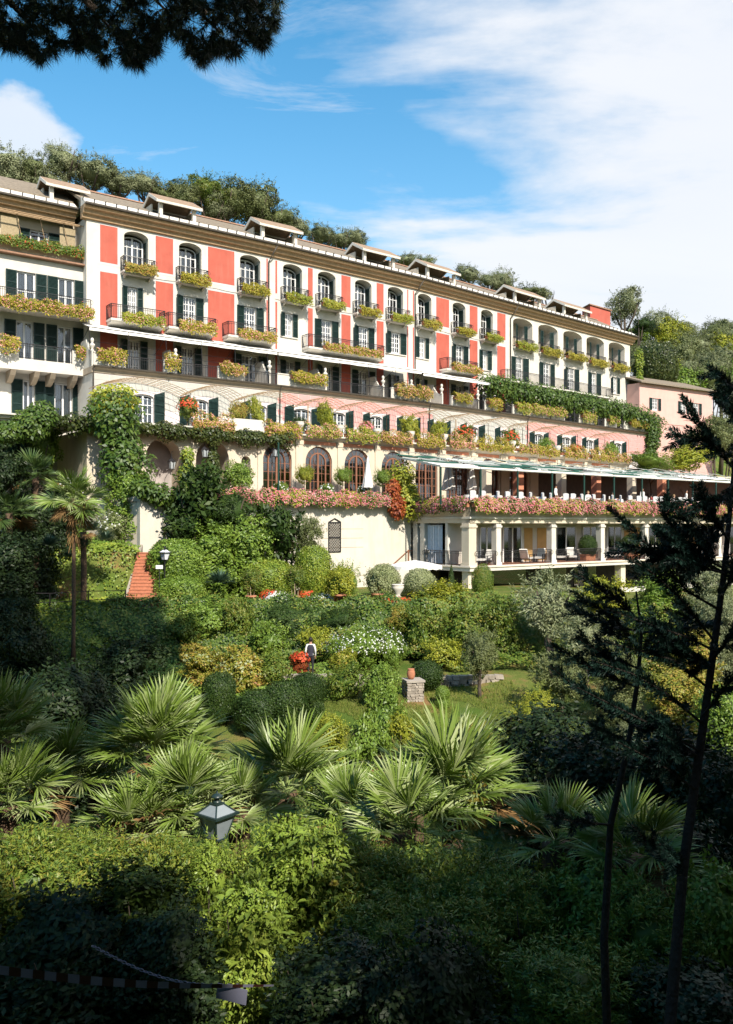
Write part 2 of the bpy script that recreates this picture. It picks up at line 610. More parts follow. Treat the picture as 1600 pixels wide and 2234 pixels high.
def french(w, h, rise=0.0, rows=4, cols=1):
    key = (round(w, 2), round(h, 2), round(rise, 2), rows, cols)
    if key in _wc:
        return _wc[key]
    w, h, rise = key[:3]
    mb = MB()
    sp = h - rise
    f, y0, y1 = 0.10, -0.035, 0.035
    mb.box(-w / 2, -w / 2 + f, y0, y1, 0, sp)
    mb.box(w / 2 - f, w / 2, y0, y1, 0, sp)
    mb.box(-w / 2 + f, w / 2 - f, y0, y1, 0, 0.16)
    if rise > 0.01:
        K = 10
        ar = [(-w / 2 * math.cos(math.pi * t / K), sp + rise * math.sin(math.pi * t / K)) for t in range(K + 1)]
        k2 = (w / 2 - f) / (w / 2)
        for (xa, za), (xb, zb) in zip(ar, ar[1:]):
            ia, ib = (xa * k2, sp + (za - sp) * (1 - f / rise)), (xb * k2, sp + (zb - sp) * (1 - f / rise))
            mb.add([(xa, y0, za), (xb, y0, zb), (ib[0], y0, ib[1]), (ia[0], y0, ia[1])], [(3, 2, 1, 0)])
            mb.add([(ia[0], y0, ia[1]), (ib[0], y0, ib[1]), (ib[0], y1, ib[1]), (ia[0], y1, ia[1])], [(3, 2, 1, 0)])
        top = h - f
    else:
        mb.box(-w / 2 + f, w / 2 - f, y0, y1, h - f, h)
        top = h - f
    mb.box(-0.06, 0.06, y0 - 0.004, y1 + 0.004, 0.16, top - 0.002)
    lw = (w / 2 - f - 0.06)
    for s in (-1, 1):
        for c in range(cols):
            x = s * (0.06 + lw * (c + 1) / (cols + 1))
            mb.box(x - 0.026, x + 0.026, y0 + 0.01, y1 - 0.01, 0.16, (sp if rise > 0.01 else top) - 0.002)
        for r_ in range(1, rows):
            z = 0.16 + (top - 0.16) * r_ / rows
            if z > sp - 0.02 and rise > 0.01:
                continue
            xa, xb = (-w / 2 + f, -0.06) if s < 0 else (0.06, w / 2 - f)
            mb.box(xa, xb, y0 + 0.012, y1 - 0.012, z - 0.026, z + 0.026)
    pane = MB().box(-lw / 2 - 0.01, lw / 2 + 0.01, -0.006, 0.006, 0.15, (h - 0.5 * rise) - f - 0.01 if rise > 0.01 else top + 0.01)
    cu = MB()
    n = 12
    v = []
    hw = lw * 0.95 / 2
    for i in range(n + 1):
        x = -hw + 2 * hw * i / n
        y = 0.10 + 0.035 * math.sin(i * 1.9)
        v += [(x, y, 0.05), (x, y, h - rise * 0.5 - f)]
    cu.add(v, [(2 * i, 2 * i + 2, 2 * i + 3, 2 * i + 1) for i in range(n)])
    _wc[key] = (mb.mesh('window'), pane.mesh('pane'), cu.mesh('curtain'), lw)
    return _wc[key]


_sc = {}


def shutter_mesh(w, h, arched=0):
    key = (round(w, 2), round(h, 2), arched)
    if key in _sc:
        return _sc[key]
    w, h = key[:2]
    mb = MB()
    f = 0.075
    mb.box(0, f, -0.025, 0.025, 0, h)
    mb.box(w - f, w, -0.025, 0.025, 0, h if not arched else h)
    for z in (0, h * 0.36, h * 0.68, h - f):
        mb.box(f, w - f, -0.025, 0.025, z, z + f)
    n = max(8, int(h / 0.085))
    for i in range(n):
        z = f + (h - 2 * f) * (i + 0.5) / n
        T = Matrix.Translation((0, 0, z)) @ Matrix.Rotation(R(-38), 4, 'X')
        mb.box(f - 0.01, w - f + 0.01, -0.004, 0.004, -0.036, 0.036, 0, T)
    mb.box(f, w - f, 0.012, 0.016, f, h - f)
    if arched:      # the head of the leaf follows the arched opening
        d = 0.30
        sgn = arched
        pol = [(0, h), (w, h), (w, h + (d if sgn < 0 else 0.04)), (0, h + (0.04 if sgn < 0 else d))]
        mb.prism(pol, (-0.025, 0.025), 'y')
    _sc[key] = mb.mesh('shutter')
    return _sc[key]


def put_window(g, s, o, z, w, h, dep=0.30, rise=0.0, rows=4, cols=1, shut='open', sw=0.5, curt=M_curt, set_in=0.18, halfc=False, arched=False):
    """window, its panes, curtains and shutters, set in a hole of the wall o metres out"""
    fm, pm, cm, lw = french(w, h, rise, rows, cols)
    an = SEG[g][4]
    win = H('window', fm, M_frame, pt(g, s, o - set_in, z), an)
    for q in (-1, 1):
        x = q * (0.06 + lw / 2)
        add('pane', pm, M_glass, win, (x, 0, 0))
        if curt is not None and not (halfc and q > 0) and random.random() > 0.14:
            add('curtain', cm, curt, win, (x, 0, 0))
    if shut == 'open':
        jit = random.uniform(0, 0.06)
        ls = add('shutter', shutter_mesh(sw, h, 1 if arched else 0), M_shut, win, (-w / 2 - 0.02, -set_in - 0.045, 0.0))
        ls.scale.x = -1
        ls.rotation_euler = (0, 0, random.choice([0.0, 0.0, 0.03, 0.10, 0.35]) if not arched else 0)
        if random.random() < 0.16 and not arched:
            jit = random.uniform(0.3, 0.6)
        sh = add('shutter', shutter_mesh(sw, h, -1 if arched else 0), M_shut, win, (w / 2 + 0.02, -set_in - 0.045, 0.0))
        sh.rotation_euler = (0, 0, -jit)
    elif shut == 'reveal':
        for q in (-1, 1):
            add('shutter', shutter_mesh(sw, h - rise), M_shut, win, (q * (w / 2 + 0.02), -0.06, 0.0), rz=R(-90))
    return win


def rail_mesh(w, d, h, step=0.13, name='railing'):
    """front and two sides of a balcony rail; origin at the middle of its back edge"""
    mb = MB()
    b = 0.03
    runs = [((-w / 2, -d), (w / 2, -d))]
    if d > 0.05:
        runs += [((-w / 2, 0), (-w / 2, -d)), ((w / 2, 0), (w / 2, -d))]
    for (xa, ya), (xb, yb) in runs:
        for z, th in ((h, 0.045), (0.09, 0.03), (h - 0.14, 0.022)):
            mb.bar((xa, ya, z), (xb, yb, z), th)
        L = math.hypot(xb - xa, yb - ya)
        n = max(2, int(L / step))
        for i in range(n + 1):
            t = i / n
            x, y = xa + (xb - xa) * t, ya + (yb - ya) * t
            th = 0.045 if i in (0, n) else b * 0.72
            mb.box(x - th / 2, x + th / 2, y - th / 2, y + th / 2, 0.0, h)
    for s in (-1, 1):      # scrolls at the corners
        pts = [(s * (w / 2), -d, h)] + [(s * (w / 2 + 0.10 * math.sin(a) + 0.05), -d - 0.06, h - 0.05 - 0.13 * (1 - math.cos(a))) for a in np.linspace(0, 5.2, 7)]
        mb.tube(pts, 0.014, 4)
    return mb.mesh(name)


_rc = {}


def railing(w, d, h, v, an, parent):
    key = (round(w, 1), round(d, 1), round(h, 1))
    if key not in _rc:
        _rc[key] = rail_mesh(*key)
    return add('railing', _rc[key], M_iron, parent, v, an)


# ------------------------------------------------------------------ main front: holes, windows, panels, balconies
LEAD_S = hit(189, OM)[1]             # where the main front begins
TOP = [(271, 324), (391, 440), (524, 568.5), (618, 659.6), (694, 732.5), (775, 811), (846.6, 880), (912, 941.7), (988, 1016), (1050, 1075.8)]
LOG = [(1119.7, 1162), (1175, 1217), (1229.5, 1270), (1280, 1318), (1328.6, 1363.4)]
THIRD = [(265, 312, 'D'), (382.6, 444, 'D'), (517, 574, 'D'), (610.5, 649.6, 'W'), (686.6, 738, 'D'), (769, 816.5, 'D'), (840, 886, 'W'), (906.5, 936, 'W'),
         (984, 1021, 'D'), (1045.6, 1070.5, 'W'), (1115.7, 1150, 'D'), (1176, 1210, 'D'), (1229, 1263, 'D'), (1283, 1308, 'D'), (1332, 1352, 'W')]
SECOND = [(262, 322), (380, 440), (505, 585), (612, 655), (690, 738), (768, 816), (846, 870), (908, 932), (984, 1021), (1045, 1070), (1118, 1150), (1180, 1212), (1232, 1262),
          (1283, 1308), (1330, 1352)]
holes = {0: [], 1: [], 2: []}
todo = []
box_spots = []            # (front, s, o, z, width, which)
for i, (a, b) in enumerate(TOP + LOG):
    lg = i >= 10
    g, s0 = hit(a, OM)
    _, s1 = hit(b, OM, g)
    s, w_ = (s0 + s1) / 2, s1 - s0
    dep = 1.7 if lg else 0.95
    holes[g].append((s0, s1, Z4, 20.98 if not lg else 21.0, 0.42 if not lg else 0.5, dep, 2 if lg else 1))
    todo.append(('top', i, g, s, w_, dep))
for i, (a, b, k) in enumerate(THIRD):
    g, s0 = hit(a, OM)
    _, s1 = hit(b, OM, g)
    s, w_ = (s0 + s1) / 2, s1 - s0
    sw = w_ * 0.265
    dw = w_ - 2 * sw - 0.04
    zb = Z3 + 0.02 if k == 'D' else Z3 + 0.75
    hh = 2.62 if k == 'D' else 1.9
    holes[g].append((s - dw / 2, s + dw / 2, zb, zb + hh, 0.0, 0.3, 1))
    todo.append((k, i, g, s, dw, sw, zb, hh))
for i, (a, b) in enumerate(SECOND):
    g, s0 = hit(a, OM)
    _, s1 = hit(b, OM, g)
    s, w_ = (s0 + s1) / 2, s1 - s0
    sw = w_ * 0.26
    dw = w_ - 2 * sw - 0.04
    holes[g].append((s - dw / 2, s + dw / 2, Z2 + 0.02, Z2 + 2.6, 0.0, 0.3, 1))
    todo.append(('second', i, g, s, dw, sw))

for g in range(3):
    a, u, n, L, an = SEG[g]
    q = a + n * OM
    x0 = LEAD_S if g == 0 else (joint(g, OM) - q).dot(u)
    x1 = L - 0.4 if g == 2 else (joint(g + 1, OM) - q).dot(u)
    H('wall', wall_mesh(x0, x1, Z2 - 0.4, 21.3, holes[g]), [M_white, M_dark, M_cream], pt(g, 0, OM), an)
# flank walls and the back of the block
p0, p1 = pt(0, LEAD_S, OM), pt(0, LEAD_S, -3.4)
q0, q1 = pt(2, S_END - 0.4, OM), pt(2, S_END - 0.4, -11.0)
for a, b, z0_, z1_ in ((p1, p0, 6.0, 21.35), (q0, q1, Z0, 21.35)):
    H('flank_wall', MB().add([(a.x, a.y, z0_), (b.x, b.y, z0_), (b.x, b.y, z1_), (a.x, a.y, z1_)], [(0, 1, 2, 3)]), M_white)
for t_ in todo:
    k = t_[0]
    if k == 'top':
        _, i, g, s, w_, dep = t_
        an = SEG[g][4]
        lg = i >= 10
        if lg:
            put_window(g, s - 0.35, OM, Z4 + 0.02, 1.05, 2.3, set_in=dep - 0.12, sw=0.48, rows=4, shut='open', curt=None)
        else:
            put_window(g, s, OM, Z4 + 0.02, w_ - 0.16, 2.85, dep, 0.36, 4, 1, 'reveal', 0.55, set_in=dep - 0.1, halfc=(i % 3 == 1))
        bw = w_ + (0.55 if not lg else 0.1)
        bd = 0.62 if not lg else 0.25
        bal = MB()
        bal.box(-bw / 2, bw / 2, -bd, 0.02, -0.13, 0.0)
        bal.box(-bw / 2 + 0.06, bw / 2 - 0.06, -bd + 0.06, 0.02, -0.22, -0.13)
        for sx in (-1, 1):
            x = sx * (bw / 2 - 0.25)
            bal.prism([(0.02, -0.22), (-bd * 0.8, -0.22), (0.02, -0.5)], (x - 0.06, x + 0.06), 'x')
        b_ = H('balcony', bal, M_white, pt(g, s, OM, Z4), an)
        railing(bw - 0.06, bd - 0.04, 1.0, (0, 0, 0), 0, b_)
        box_spots.append((g, s, OM + bd + 0.10, Z4 + 0.02, bw * (0.92 if i not in (4, 5) else 0.85), 'top', i))
    elif k in 'DW':
        _, i, g, s, dw, sw, zb, hh = t_
        put_window(g, s, OM, zb, dw - 0.02, hh - 0.02, sw=sw, rows=5 if k == 'D' else 4)
        if k == 'W':
            sill = MB().box(-dw / 2 - sw, dw / 2 + sw, -0.10, 0.0, -0.10, -0.02)
            H('window_sill', sill, M_white, pt(g, s, OM, zb), SEG[g][4])
    else:
        _, i, g, s, dw, sw = t_
        put_window(g, s, OM, Z2 + 0.03, dw - 0.02, 2.55, sw=sw, rows=4)

BAL3 = [(243, 361, 0), (369, 472, 1), (499, 603, 2), (675, 839, 3), (976.6, 1043.5, 4)]
for a, b, i in BAL3:
    g, s0 = hit(a, OM + 1.05)
    _, s1 = hit(b, OM + 1.05, g)
    s, bw = (s0 + s1) / 2, s1 - s0
    bal = MB()
    bal.box(-bw / 2, bw / 2, -1.05, 0.02, -0.14, 0.0)
    bal.prism([(0.02, -0.14), (-0.98, -0.14), (-0.90, -0.22), (0.02, -0.42)], (-bw / 2 + 0.06, bw / 2 - 0.06), 'x')
    b_ = H('balcony', bal, M_white, pt(g, s, OM, Z3), SEG[g][4])
    railing(bw - 0.06, 1.0, 1.02, (0, 0, 0), 0, b_)
    box_spots.append((g, s + 0.25, OM + 1.18, Z3 - 0.06, bw * (0.72 if i < 4 else 0.86), 'third', i))
g, s0 = hit(1107, OM + 0.9)
_, s1 = hit(1338, OM + 0.9, g)
bal = MB().box(0, s1 - s0, -0.9, 0.02, -0.16, 0.0)
b_ = H('balcony', bal, M_white, pt(g, s0, OM, Z3), SEG[g][4])
railing(s1 - s0 - 0.1, 0.86, 1.0, ((s1 - s0) / 2, 0, 0), 0, b_)

# salmon panels with their grey painted borders
PAN = [(218.7, 256.7), (340, 378), (454, 511.5), (581.5, 584.5), (601, 605), (672, 682.5), (745, 765), (822, 837), (888.5, 891), (901, 903.5), (952, 980), (1025, 1042), (1085, 1103)]
for a, b in PAN:
    g, s0 = hit(a, OM)
    _, s1 = hit(b, OM, g)
    an = SEG[g][4]
    for zb, zt in ((18.40, 21.0), (Z2 + 0.05, 17.72)):
        wd, ht = s1 - s0, zt - zb
        pn = MB().box(-wd / 2, wd / 2, -0.014, 0.0, 0, ht)
        p_ = H('wall_panel', pn, M_red, pt(g, (s0 + s1) / 2, OM + 0.001, zb), an)
        bd = 0.17 if wd > 0.4 else 0.05
        fr = MB()
        for x0, x1, z0_, z1_ in ((-wd / 2 - bd, -wd / 2, -bd, ht + bd), (wd / 2, wd / 2 + bd, -bd, ht + bd), (-wd / 2, wd / 2, ht, ht + bd), (-wd / 2, wd / 2, -bd if zb > 15 else -0.02, 0)):
            fr.box(x0, x1, -0.008, 0.0, z0_, z1_)
        add('panel_border', fr, M_grey, p_, (0, 0, 0))

# ------------------------------------------------------------------ eaves, gutter, roof, dormers
A_, B_ = (0, LEAD_S - 0.35), (2, S_END)
LW = -26.0                           # the wing that steps back runs on this far
mb = MB()
EAVE = [(OM, 21.15), (-0.62, 21.2), (-0.58, 21.42), (-0.36, 21.48), (-0.30, 21.68), (-0.08, 21.74), (0.0, 21.86), (0.0, 22.0), (OM - 0.2, 22.0), (OM - 0.2, 21.15)]
sweep(mb, EAVE, A_, B_)
sweep(mb, [(o - 1.6, z) for o, z in EAVE], (0, LW), (0, LEAD_S - 0.35))
H('eave_moulding', fix_normals(mb.mesh('eave_moulding')), M_wood)
mb = MB()
GUT = [(-0.02, 21.93), (0.08, 21.90), (0.15, 21.96), (0.16, 22.07), (0.0, 22.07)]
sweep(mb, GUT, A_, B_)
sweep(mb, [(o - 1.6, z) for o, z in GUT], (0, LW), (0, LEAD_S - 0.35))
H('gutter', fix_normals(mb.mesh('gutter')), M_gutter)
mb = MB()
BAND = [(0.0, 22.02), (-0.04, 22.12), (-0.75, 22.62), (-0.95, 22.62), (-0.95, 22.02)]
sweep(mb, BAND, A_, B_)
sweep(mb, [(o - 1.6, z) for o, z in BAND], (0, LW), (0, LEAD_S - 0.35))
H('roof_edge_band', fix_normals(mb.mesh('roof_edge_band')), M_white)
RZ, RO = 24.8, -5.2
mb = MB()
SL = [(-0.95, 22.60), (RO, RZ), (RO - 5.5, 22.4), (RO - 5.5, 22.2), (RO, RZ - 0.2), (-0.95, 22.4)]
sweep(mb, SL, A_, (2, S_END - 0.5))
sweep(mb, [(-2.55, 22.80), (RO - 0.8, RZ), (RO - 5.5, 22.4), (RO - 5.5, 22.2), (RO - 0.8, RZ - 0.2), (-2.55, 22.6)], (0, LW), (0, LEAD_S - 0.36))
roof = H('roof', fix_normals(mb.mesh('roof')), M_slate)
mb = MB()
sweep(mb, [(RO + 0.16, RZ - 0.02), (RO + 0.08, RZ + 0.10), (RO - 0.08, RZ + 0.10), (RO - 0.16, RZ - 0.02)], A_, (2, S_END - 0.5))
add('ridge_tiles', fix_normals(mb.mesh('ridge_tiles')), M_tile, roof)
mb = MB()
for g in range(3):
    s = 0.3
    while s < SEG[g][3] - 0.2:
        q = pt(g, s, -0.10, 22.17)
        T = Matrix.Translation(q) @ Matrix.Rotation(SEG[g][4], 4, 'Z')
        mb.box(-0.03, 0.03, -0.03, 0.03, 0, 0.22, 0, T)
        mb.box(-0.03, 0.03, -0.10, -0.03, 0.16, 0.22, 0, T)
        s += 0.78
s = LEAD_S - 0.9
while s > -8:
    T = Matrix.Translation(pt(0, s, -1.70, 22.17)) @ Matrix.Rotation(SEG[0][4], 4, 'Z')
    mb.box(-0.03, 0.03, -0.03, 0.03, 0, 0.22, 0, T)
    s -= 0.78
tag(H('snow_hooks', mb, M_iron), kind='stuff')

M_dtile = mat('dormer_tile', (0.33, 0.225, 0.15), 0.85, 0.3, 6.0, bump=0.5, bscale=10)
DORM = [(90, 196, -1.6), (331, 441, 0), (556, 661, 0), (781, 873, 0), (921, 1005, 0), (1113, 1190, 0), (1221, 1291, 0)]
for a, b, dx in DORM:
    of = -0.45 + dx
    g, s0 = hit(a + 12, of)
    _, s1 = hit(b, of, g)
    wd = s1 - s0
    an = SEG[g][4]
    f, r_, bk, ze, zr = 0.0, 1.5, 3.0, 23.62, 24.48
    zb = 22.4
    d0 = MB()
    d0.prism([(f, ze), (r_, zr), (bk, ze), (bk, ze - 0.10), (r_, zr - 0.12), (f, ze - 0.12)], (0, wd), 'x')
    dm = H('dormer', d0, M_dtile, pt(g, s0, of, 0), an)
    fa = MB()
    fa.box(-0.02, wd + 0.02, -0.05, 0.06, ze - 0.22, ze - 0.05)
    for x in (-0.04, wd - 0.04):
        fa.add([(x, -0.03, ze - 0.24), (x, r_, zr - 0.26), (x, r_, zr - 0.02), (x, -0.03, ze - 0.02), (x + .08, -0.03, ze - 0.24), (x + .08, r_, zr - 0.26), (x + .08, r_, zr - 0.02), (x + .08, -0.03, ze - 0.02)],
               [(0, 1, 2, 3), (7, 6, 5, 4), (0, 4, 5, 1), (3, 2, 6, 7), (0, 3, 7, 4)])
        fa.add([(x, bk, ze - 0.24), (x, r_, zr - 0.26), (x, r_, zr - 0.02), (x, bk, ze - 0.02), (x + .08, bk, ze - 0.24), (x + .08, r_, zr - 0.26), (x + .08, r_, zr - 0.02), (x + .08, bk, ze - 0.02)],
               [(3, 2, 1, 0), (4, 5, 6, 7), (0, 1, 5, 4), (3, 7, 6, 2), (0, 4, 7, 3)])
    add('dormer_fascia', fa, M_white, dm)
    for x in (0.32, wd - 0.58):
        add('pillar', MB().box(x, x + 0.26, 0.32, 0.58, zb, ze - 0.12), M_white, dm)
    add('back_wall', MB().box(0.15, wd - 0.15, 2.4, 2.5, zb + 0.2, ze + 0.05).box(0.1, 0.2, 1.3, 2.4, zb, ze).box(wd - 0.2, wd - 0.1, 1.3, 2.4, zb, ze), M_cream, dm)
    add('dark_opening', MB().box(0.7, wd - 0.7, 2.34, 2.38, zb + 0.2, ze - 0.15), M_dark, dm)

# downpipes
for px_i in (586, 905, 1113):
    g, s = hit(px_i, OM)
    mb = MB()
    mb.tube([pt(g, s + 0.35, 0.02, 21.9), pt(g, s + 0.1, -0.25, 21.3), pt(g, s, OM + 0.08, 20.75), pt(g, s, OM + 0.08, 14.0 if px_i < 1000 else 13.0)], 0.055, 6)
    H('downpipe', mb.mesh('downpipe', True), M_gutter)
# a thin cable draped along the string course
for g, s0, s1 in ((0, 4.4, 15.0), (1, 0.5, 14.5), (2, 0.5, 12)):
    mb = MB()
    n = 14
    mb.tube([pt(g, s0 + (s1 - s0) * i / n, OM + 0.03, 17.93 - 0.07 * math.sin(math.pi * (i % 4) / 4)) for i in range(n + 1)], 0.012, 4, cap=False)
    H('cable', mb, M_iron)

# ------------------------------------------------------------------ stepped-back wing at the near end
OW, OWU = -1.5, -3.3
s_end = LEAD_S
lw_h = []
lw_win = []
for a, b, zb, hh, rows in ((37, 78, Z3 + 0.02, 2.65, 2), (127, 162, Z3 + 0.02, 2.65, 2), (35, 73, Z2 + 0.35, 2.75, 1), (125, 159, Z2 + 0.35, 2.75, 1),
                           (50, 76, Z1 + 0.5, 2.6, 1), (119, 158, Z1 + 0.5, 2.6, 1)):
    s0, s1 = hit(a, OW, 0)[1], hit(b, OW, 0)[1]
    lw_h.append((s0, s1, zb, zb + hh, 0, 0.3, 1))
    lw_win.append(((s0 + s1) / 2, s1 - s0, zb, hh, rows))
an0 = SEG[0][4]
H('wall', wall_mesh(LW, s_end, -2.5, 18.2, lw_h), [M_white, M_dark], pt(0, 0, OW), an0)
for s, wd, zb, hh, rows in lw_win:
    put_window(0, s, OW, zb + 0.01, wd - 0.02, hh - 0.02, sw=0.72, rows=rows, cols=0)
s0, s1 = hit(66, OWU, 0)[1], hit(106, OWU, 0)[1]
H('wall', wall_mesh(LW, s_end, 18.0, 21.4, [(s0, s1, 18.9, 20.55, 0, 0.5, 1)], 'wall'), [M_cream, M_dark], pt(0, 0, OWU), an0)
put_window(0, (s0 + s1) / 2, OWU, 18.92, s1 - s0 - 0.02, 1.62, sw=0.78, rows=1, cols=0, curt=None)
# roof terrace in front of it: lean-to tiles, parapet, cane screens on a pole frame
mb = MB().box(LW, s_end, 0.0, 1.9, -0.25, -0.02)
mb.box(LW, s_end - 0.02, 0.28, 0.40, -0.02, 0.62)
H('terrace_parapet', mb, M_cream, pt(0, 0, OW, 18.2), an0)
mb = MB().prism([(0.24, 0.22), (-0.42, -0.02), (-0.42, -0.10), (0.0, -0.12)], (LW, s_end + 0.35), 'x')
H('lean_to_roof', fix_normals(mb.mesh('lean_to_roof')), M_tile, pt(0, 0, OW, 18.12), an0)
mb = MB()
for y in (0.42, -0.1):
    mb.tube([(LW, y, 2.72 if y > 0 else 2.62), (s_end + 0.5, y, 2.72 if y > 0 else 2.62)], 0.05, 5)
for x in np.arange(s_end - 9, s_end + 0.3, 1.55):
    mb.tube([(x, 1.75, 3.05), (x, -0.2, 2.58)], 0.028, 4)
    mb.tube([(x, 0.42, 2.7), (x + 0.5, 0.45, 0.55)], 0.022, 4)
H('pole_frame', mb, M_wood, pt(0, 0, OW, 18.2), an0)
cane = mat('cane_screen', (0.42, 0.33, 0.20), 0.9, 0.2, 9)
for a, b in ((2, 42), (131, 165)):
    sa, sb = hit(a, OW - 0.6, 0)[1], hit(b, OW - 0.6, 0)[1]
    mb = MB()
    nb = int((sb - sa) / 0.07)
    for i in range(nb):
        x = sa + (sb - sa) * i / nb
        mb.box(x, x + 0.062, 0.0, 0.03, 0.7, 2.55)
    mb.box(sa, sb, 0.03, 0.04, 0.7, 2.55)
    H('cane_screen', mb, cane, pt(0, 0, OW - 0.6, 18.2), an0)
# its two balconies
sa, sb = LW, hit(197, OM + 0.45, 0)[1]
mb = MB().box(sa, sb, 0, 1.4, -0.22, 0.0)
b_ = H('balcony', mb, M_white, pt(0, 0, OW + 1.4, Z3), an0)
rs = hit(-20, OM + 0.4, 0)[1]
railing(sb - rs, 0.0, 1.05, ((sb + rs) / 2, 0.06, 0), 0, b_)
mb = MB().box(sa, sb, 0, 1.5, -0.45, 0.3)
ra, rb = hit(42, 0.0, 0)[1], hit(158, 0.0, 0)[1]
mb.box(sa, ra, -0.02, 0.14, 0.3, 1.2)
mb.box(rb, LEAD_S + 0.1, -0.02, 0.14, 0.3, 1.2)
b_ = H('balcony', mb, M_white, pt(0, 0, 0.0, Z2), an0)
railing(rb - ra - 0.05, 0.0, 1.0, ((rb + ra) / 2, 0.06, 0.3), 0, b_)
for px_i in (28, 80, 115, 163):
    s = hit(px_i, -0.3, 0)[1]
    H('bracket', MB().prism([(-0.1, 0), (1.3, 0), (1.3, -0.75), (0.9, -0.7), (0.2, -0.35)], (-0.17, 0.17), 'x'), M_cornice, pt(0, s, -0.1, Z2 - 0.45), an0)

# ------------------------------------------------------------------ second-floor terrace: slab, cornice, parapets, awning, dividers
E2 = (2, S_END + 0.6)
mb = MB()
C2 = [(OM, Z2 - 0.02), (O2 + 0.30, Z2 - 0.02), (O2 + 0.30, Z2 - 0.10), (O2 + 0.22, Z2 - 0.18), (O2 + 0.10, Z2 - 0.22), (O2 + 0.06, Z2 - 0.42), (OM, Z2 - 0.42)]
S2A = (0, hit(203, O2)[1] - 0.1)
sweep(mb, C2, S2A, E2)
H('cornice', fix_normals(mb.mesh('cornice')), M_cornice)
mb = MB()
sweep(mb, [(O2 + 0.28, Z2 - 0.06), (O2 + 0.40, Z2 - 0.08), (O2 + 0.42, Z2 + 0.02), (O2 + 0.28, Z2 + 0.02)], S2A, E2)
H('gutter', fix_normals(mb.mesh('gutter')), M_gutter)
PAR = [(203, 274), (356, 385), (474, 533), (604, 712), (852, 938), (984, 1020), (1056, 1084), (1117, 1228), (1262, 1292), (1318, 1342), (1360, 1405)]
par_edges = []
for i, (a, b) in enumerate(PAR):
    g, s0 = hit(a, O2)
    g1, s1 = hit(b, O2)
    mb = MB()
    sweep(mb, [(O2 + 0.12, Z2), (O2 + 0.12, Z2 + 0.86), (O2 + 0.16, Z2 + 0.88), (O2 + 0.16, Z2 + 0.96), (O2 - 0.10, Z2 + 0.96), (O2 - 0.10, Z2 + 0.88), (O2 - 0.06, Z2 + 0.86), (O2 - 0.06, Z2)], (g, s0), (g1, s1))
    H('parapet', fix_normals(mb.mesh('parapet')), M_white)
    par_edges.append(((g, s0), (g1, s1)))
for (q, e0), (e1, q2) in zip(par_edges, par_edges[1:]):
    if e0[0] != e1[0]:
        continue
    g = e0[0]
    wd = e1[1] - e0[1]
    railing(wd, 0.0, 0.95, rel(pt(g, (e0[1] + e1[1]) / 2, O2 + 0.02, Z2), HB), SEG[g][4], hotel)
for i, (a, b) in enumerate(((212, 268), (358, 384), (478, 528), (631, 703), (858, 932), (986, 1018), (1058, 1082), (1120, 1150), (1154, 1225), (1264, 1290), (1321, 1340), (1368, 1404))):
    g, s0 = hit(a, O2)
    _, s1 = hit(b, O2, g)
    box_spots.append((g, (s0 + s1) / 2, O2 + 0.30, Z2 + 0.62, s1 - s0, 'second', i))
# cloth awning over that terrace, on iron brackets
AWN = [(190, 599), (601, 913), (916, 1062)]
for a, b in AWN:
    g, s0 = hit(a, 0.9)
    _, s1 = hit(b, 0.9, g)
    mb = MB()
    n = max(6, int((s1 - s0) / 0.9))
    v, f = [], []
    for i in range(n + 1):
        s = s0 + (s1 - s0) * i / n
        sag = 0.05 * math.sin(i * math.pi) + 0.03 * math.sin(i * 2.1)
        for o, z in ((OM + 0.03, 13.95), (0.1, 13.66 + sag * 0.5), (1.35, 13.28 + sag), (1.37, 13.02 + sag * 0.6)):
            v.append(tuple(pt(g, s, o, z)))
    for i in range(n):
        for k in range(3):
            f.append((i * 4 + k, i * 4 + 4 + k, i * 4 + 5 + k, i * 4 + 1 + k))
    mb.add(v, f)
    aw = H('awning', mb.mesh('awning', True), M_cloth)
    mb = MB()
    mb.tube([pt(g, s0, 1.35, 13.25), pt(g, s1, 1.35, 13.25)], 0.03, 5)
    for i in range(0, n + 1, 3):
        s = s0 + (s1 - s0) * i / n
        mb.tube([pt(g, s, OM + 0.05, 12.3), pt(g, s, 0.4, 12.75), pt(g, s, 1.33, 13.24)], 0.022, 4)
        mb.tube([pt(g, s, O2 - 0.1, Z2 + 0.0), pt(g, s, 1.35, 13.25)], 0.022, 4)
    for o, z in ((0.9, 12.4), (1.25, 11.9)):
        mb.tube([pt(g, s0, o, z), pt(g, s1, o, z)], 0.014, 4)
    add('bracket_frame', mb, M_iron, aw)
# garden walls between the private terraces, swept down to a small bust
for px_i in (203, 385, 590, 712, 838, 900, 966, 1045, 1232, 1296, 1345):
    g, s = hit(px_i, O2)
    T0 = pt(g, s, O2, Z2)
    pol = [(0.0, 0), (0.0, 1.0)] + [(0.25 + 0.95 * t, 1.0 + 0.95 * t * t) for t in np.linspace(0, 1, 7)] + [(2.3, 1.95), (2.3, 0)]
    dv_ = H('divider_wall', MB().prism(pol, (-0.07, 0.07), 'x'), M_white, T0, SEG[g][4])
    bu = MB().lathe([(0.13, 0.0), (0.13, 0.06), (0.07, 0.12), (0.08, 0.2), (0.17, 0.34), (0.19, 0.46), (0.08, 0.52), (0.07, 0.58), (0.11, 0.66), (0.12, 0.76), (0.08, 0.86), (0.02, 0.89)], 9, at=(0, 0.12, 1.0))
    add('bust', bu.mesh('bust', True), M_white, dv_)

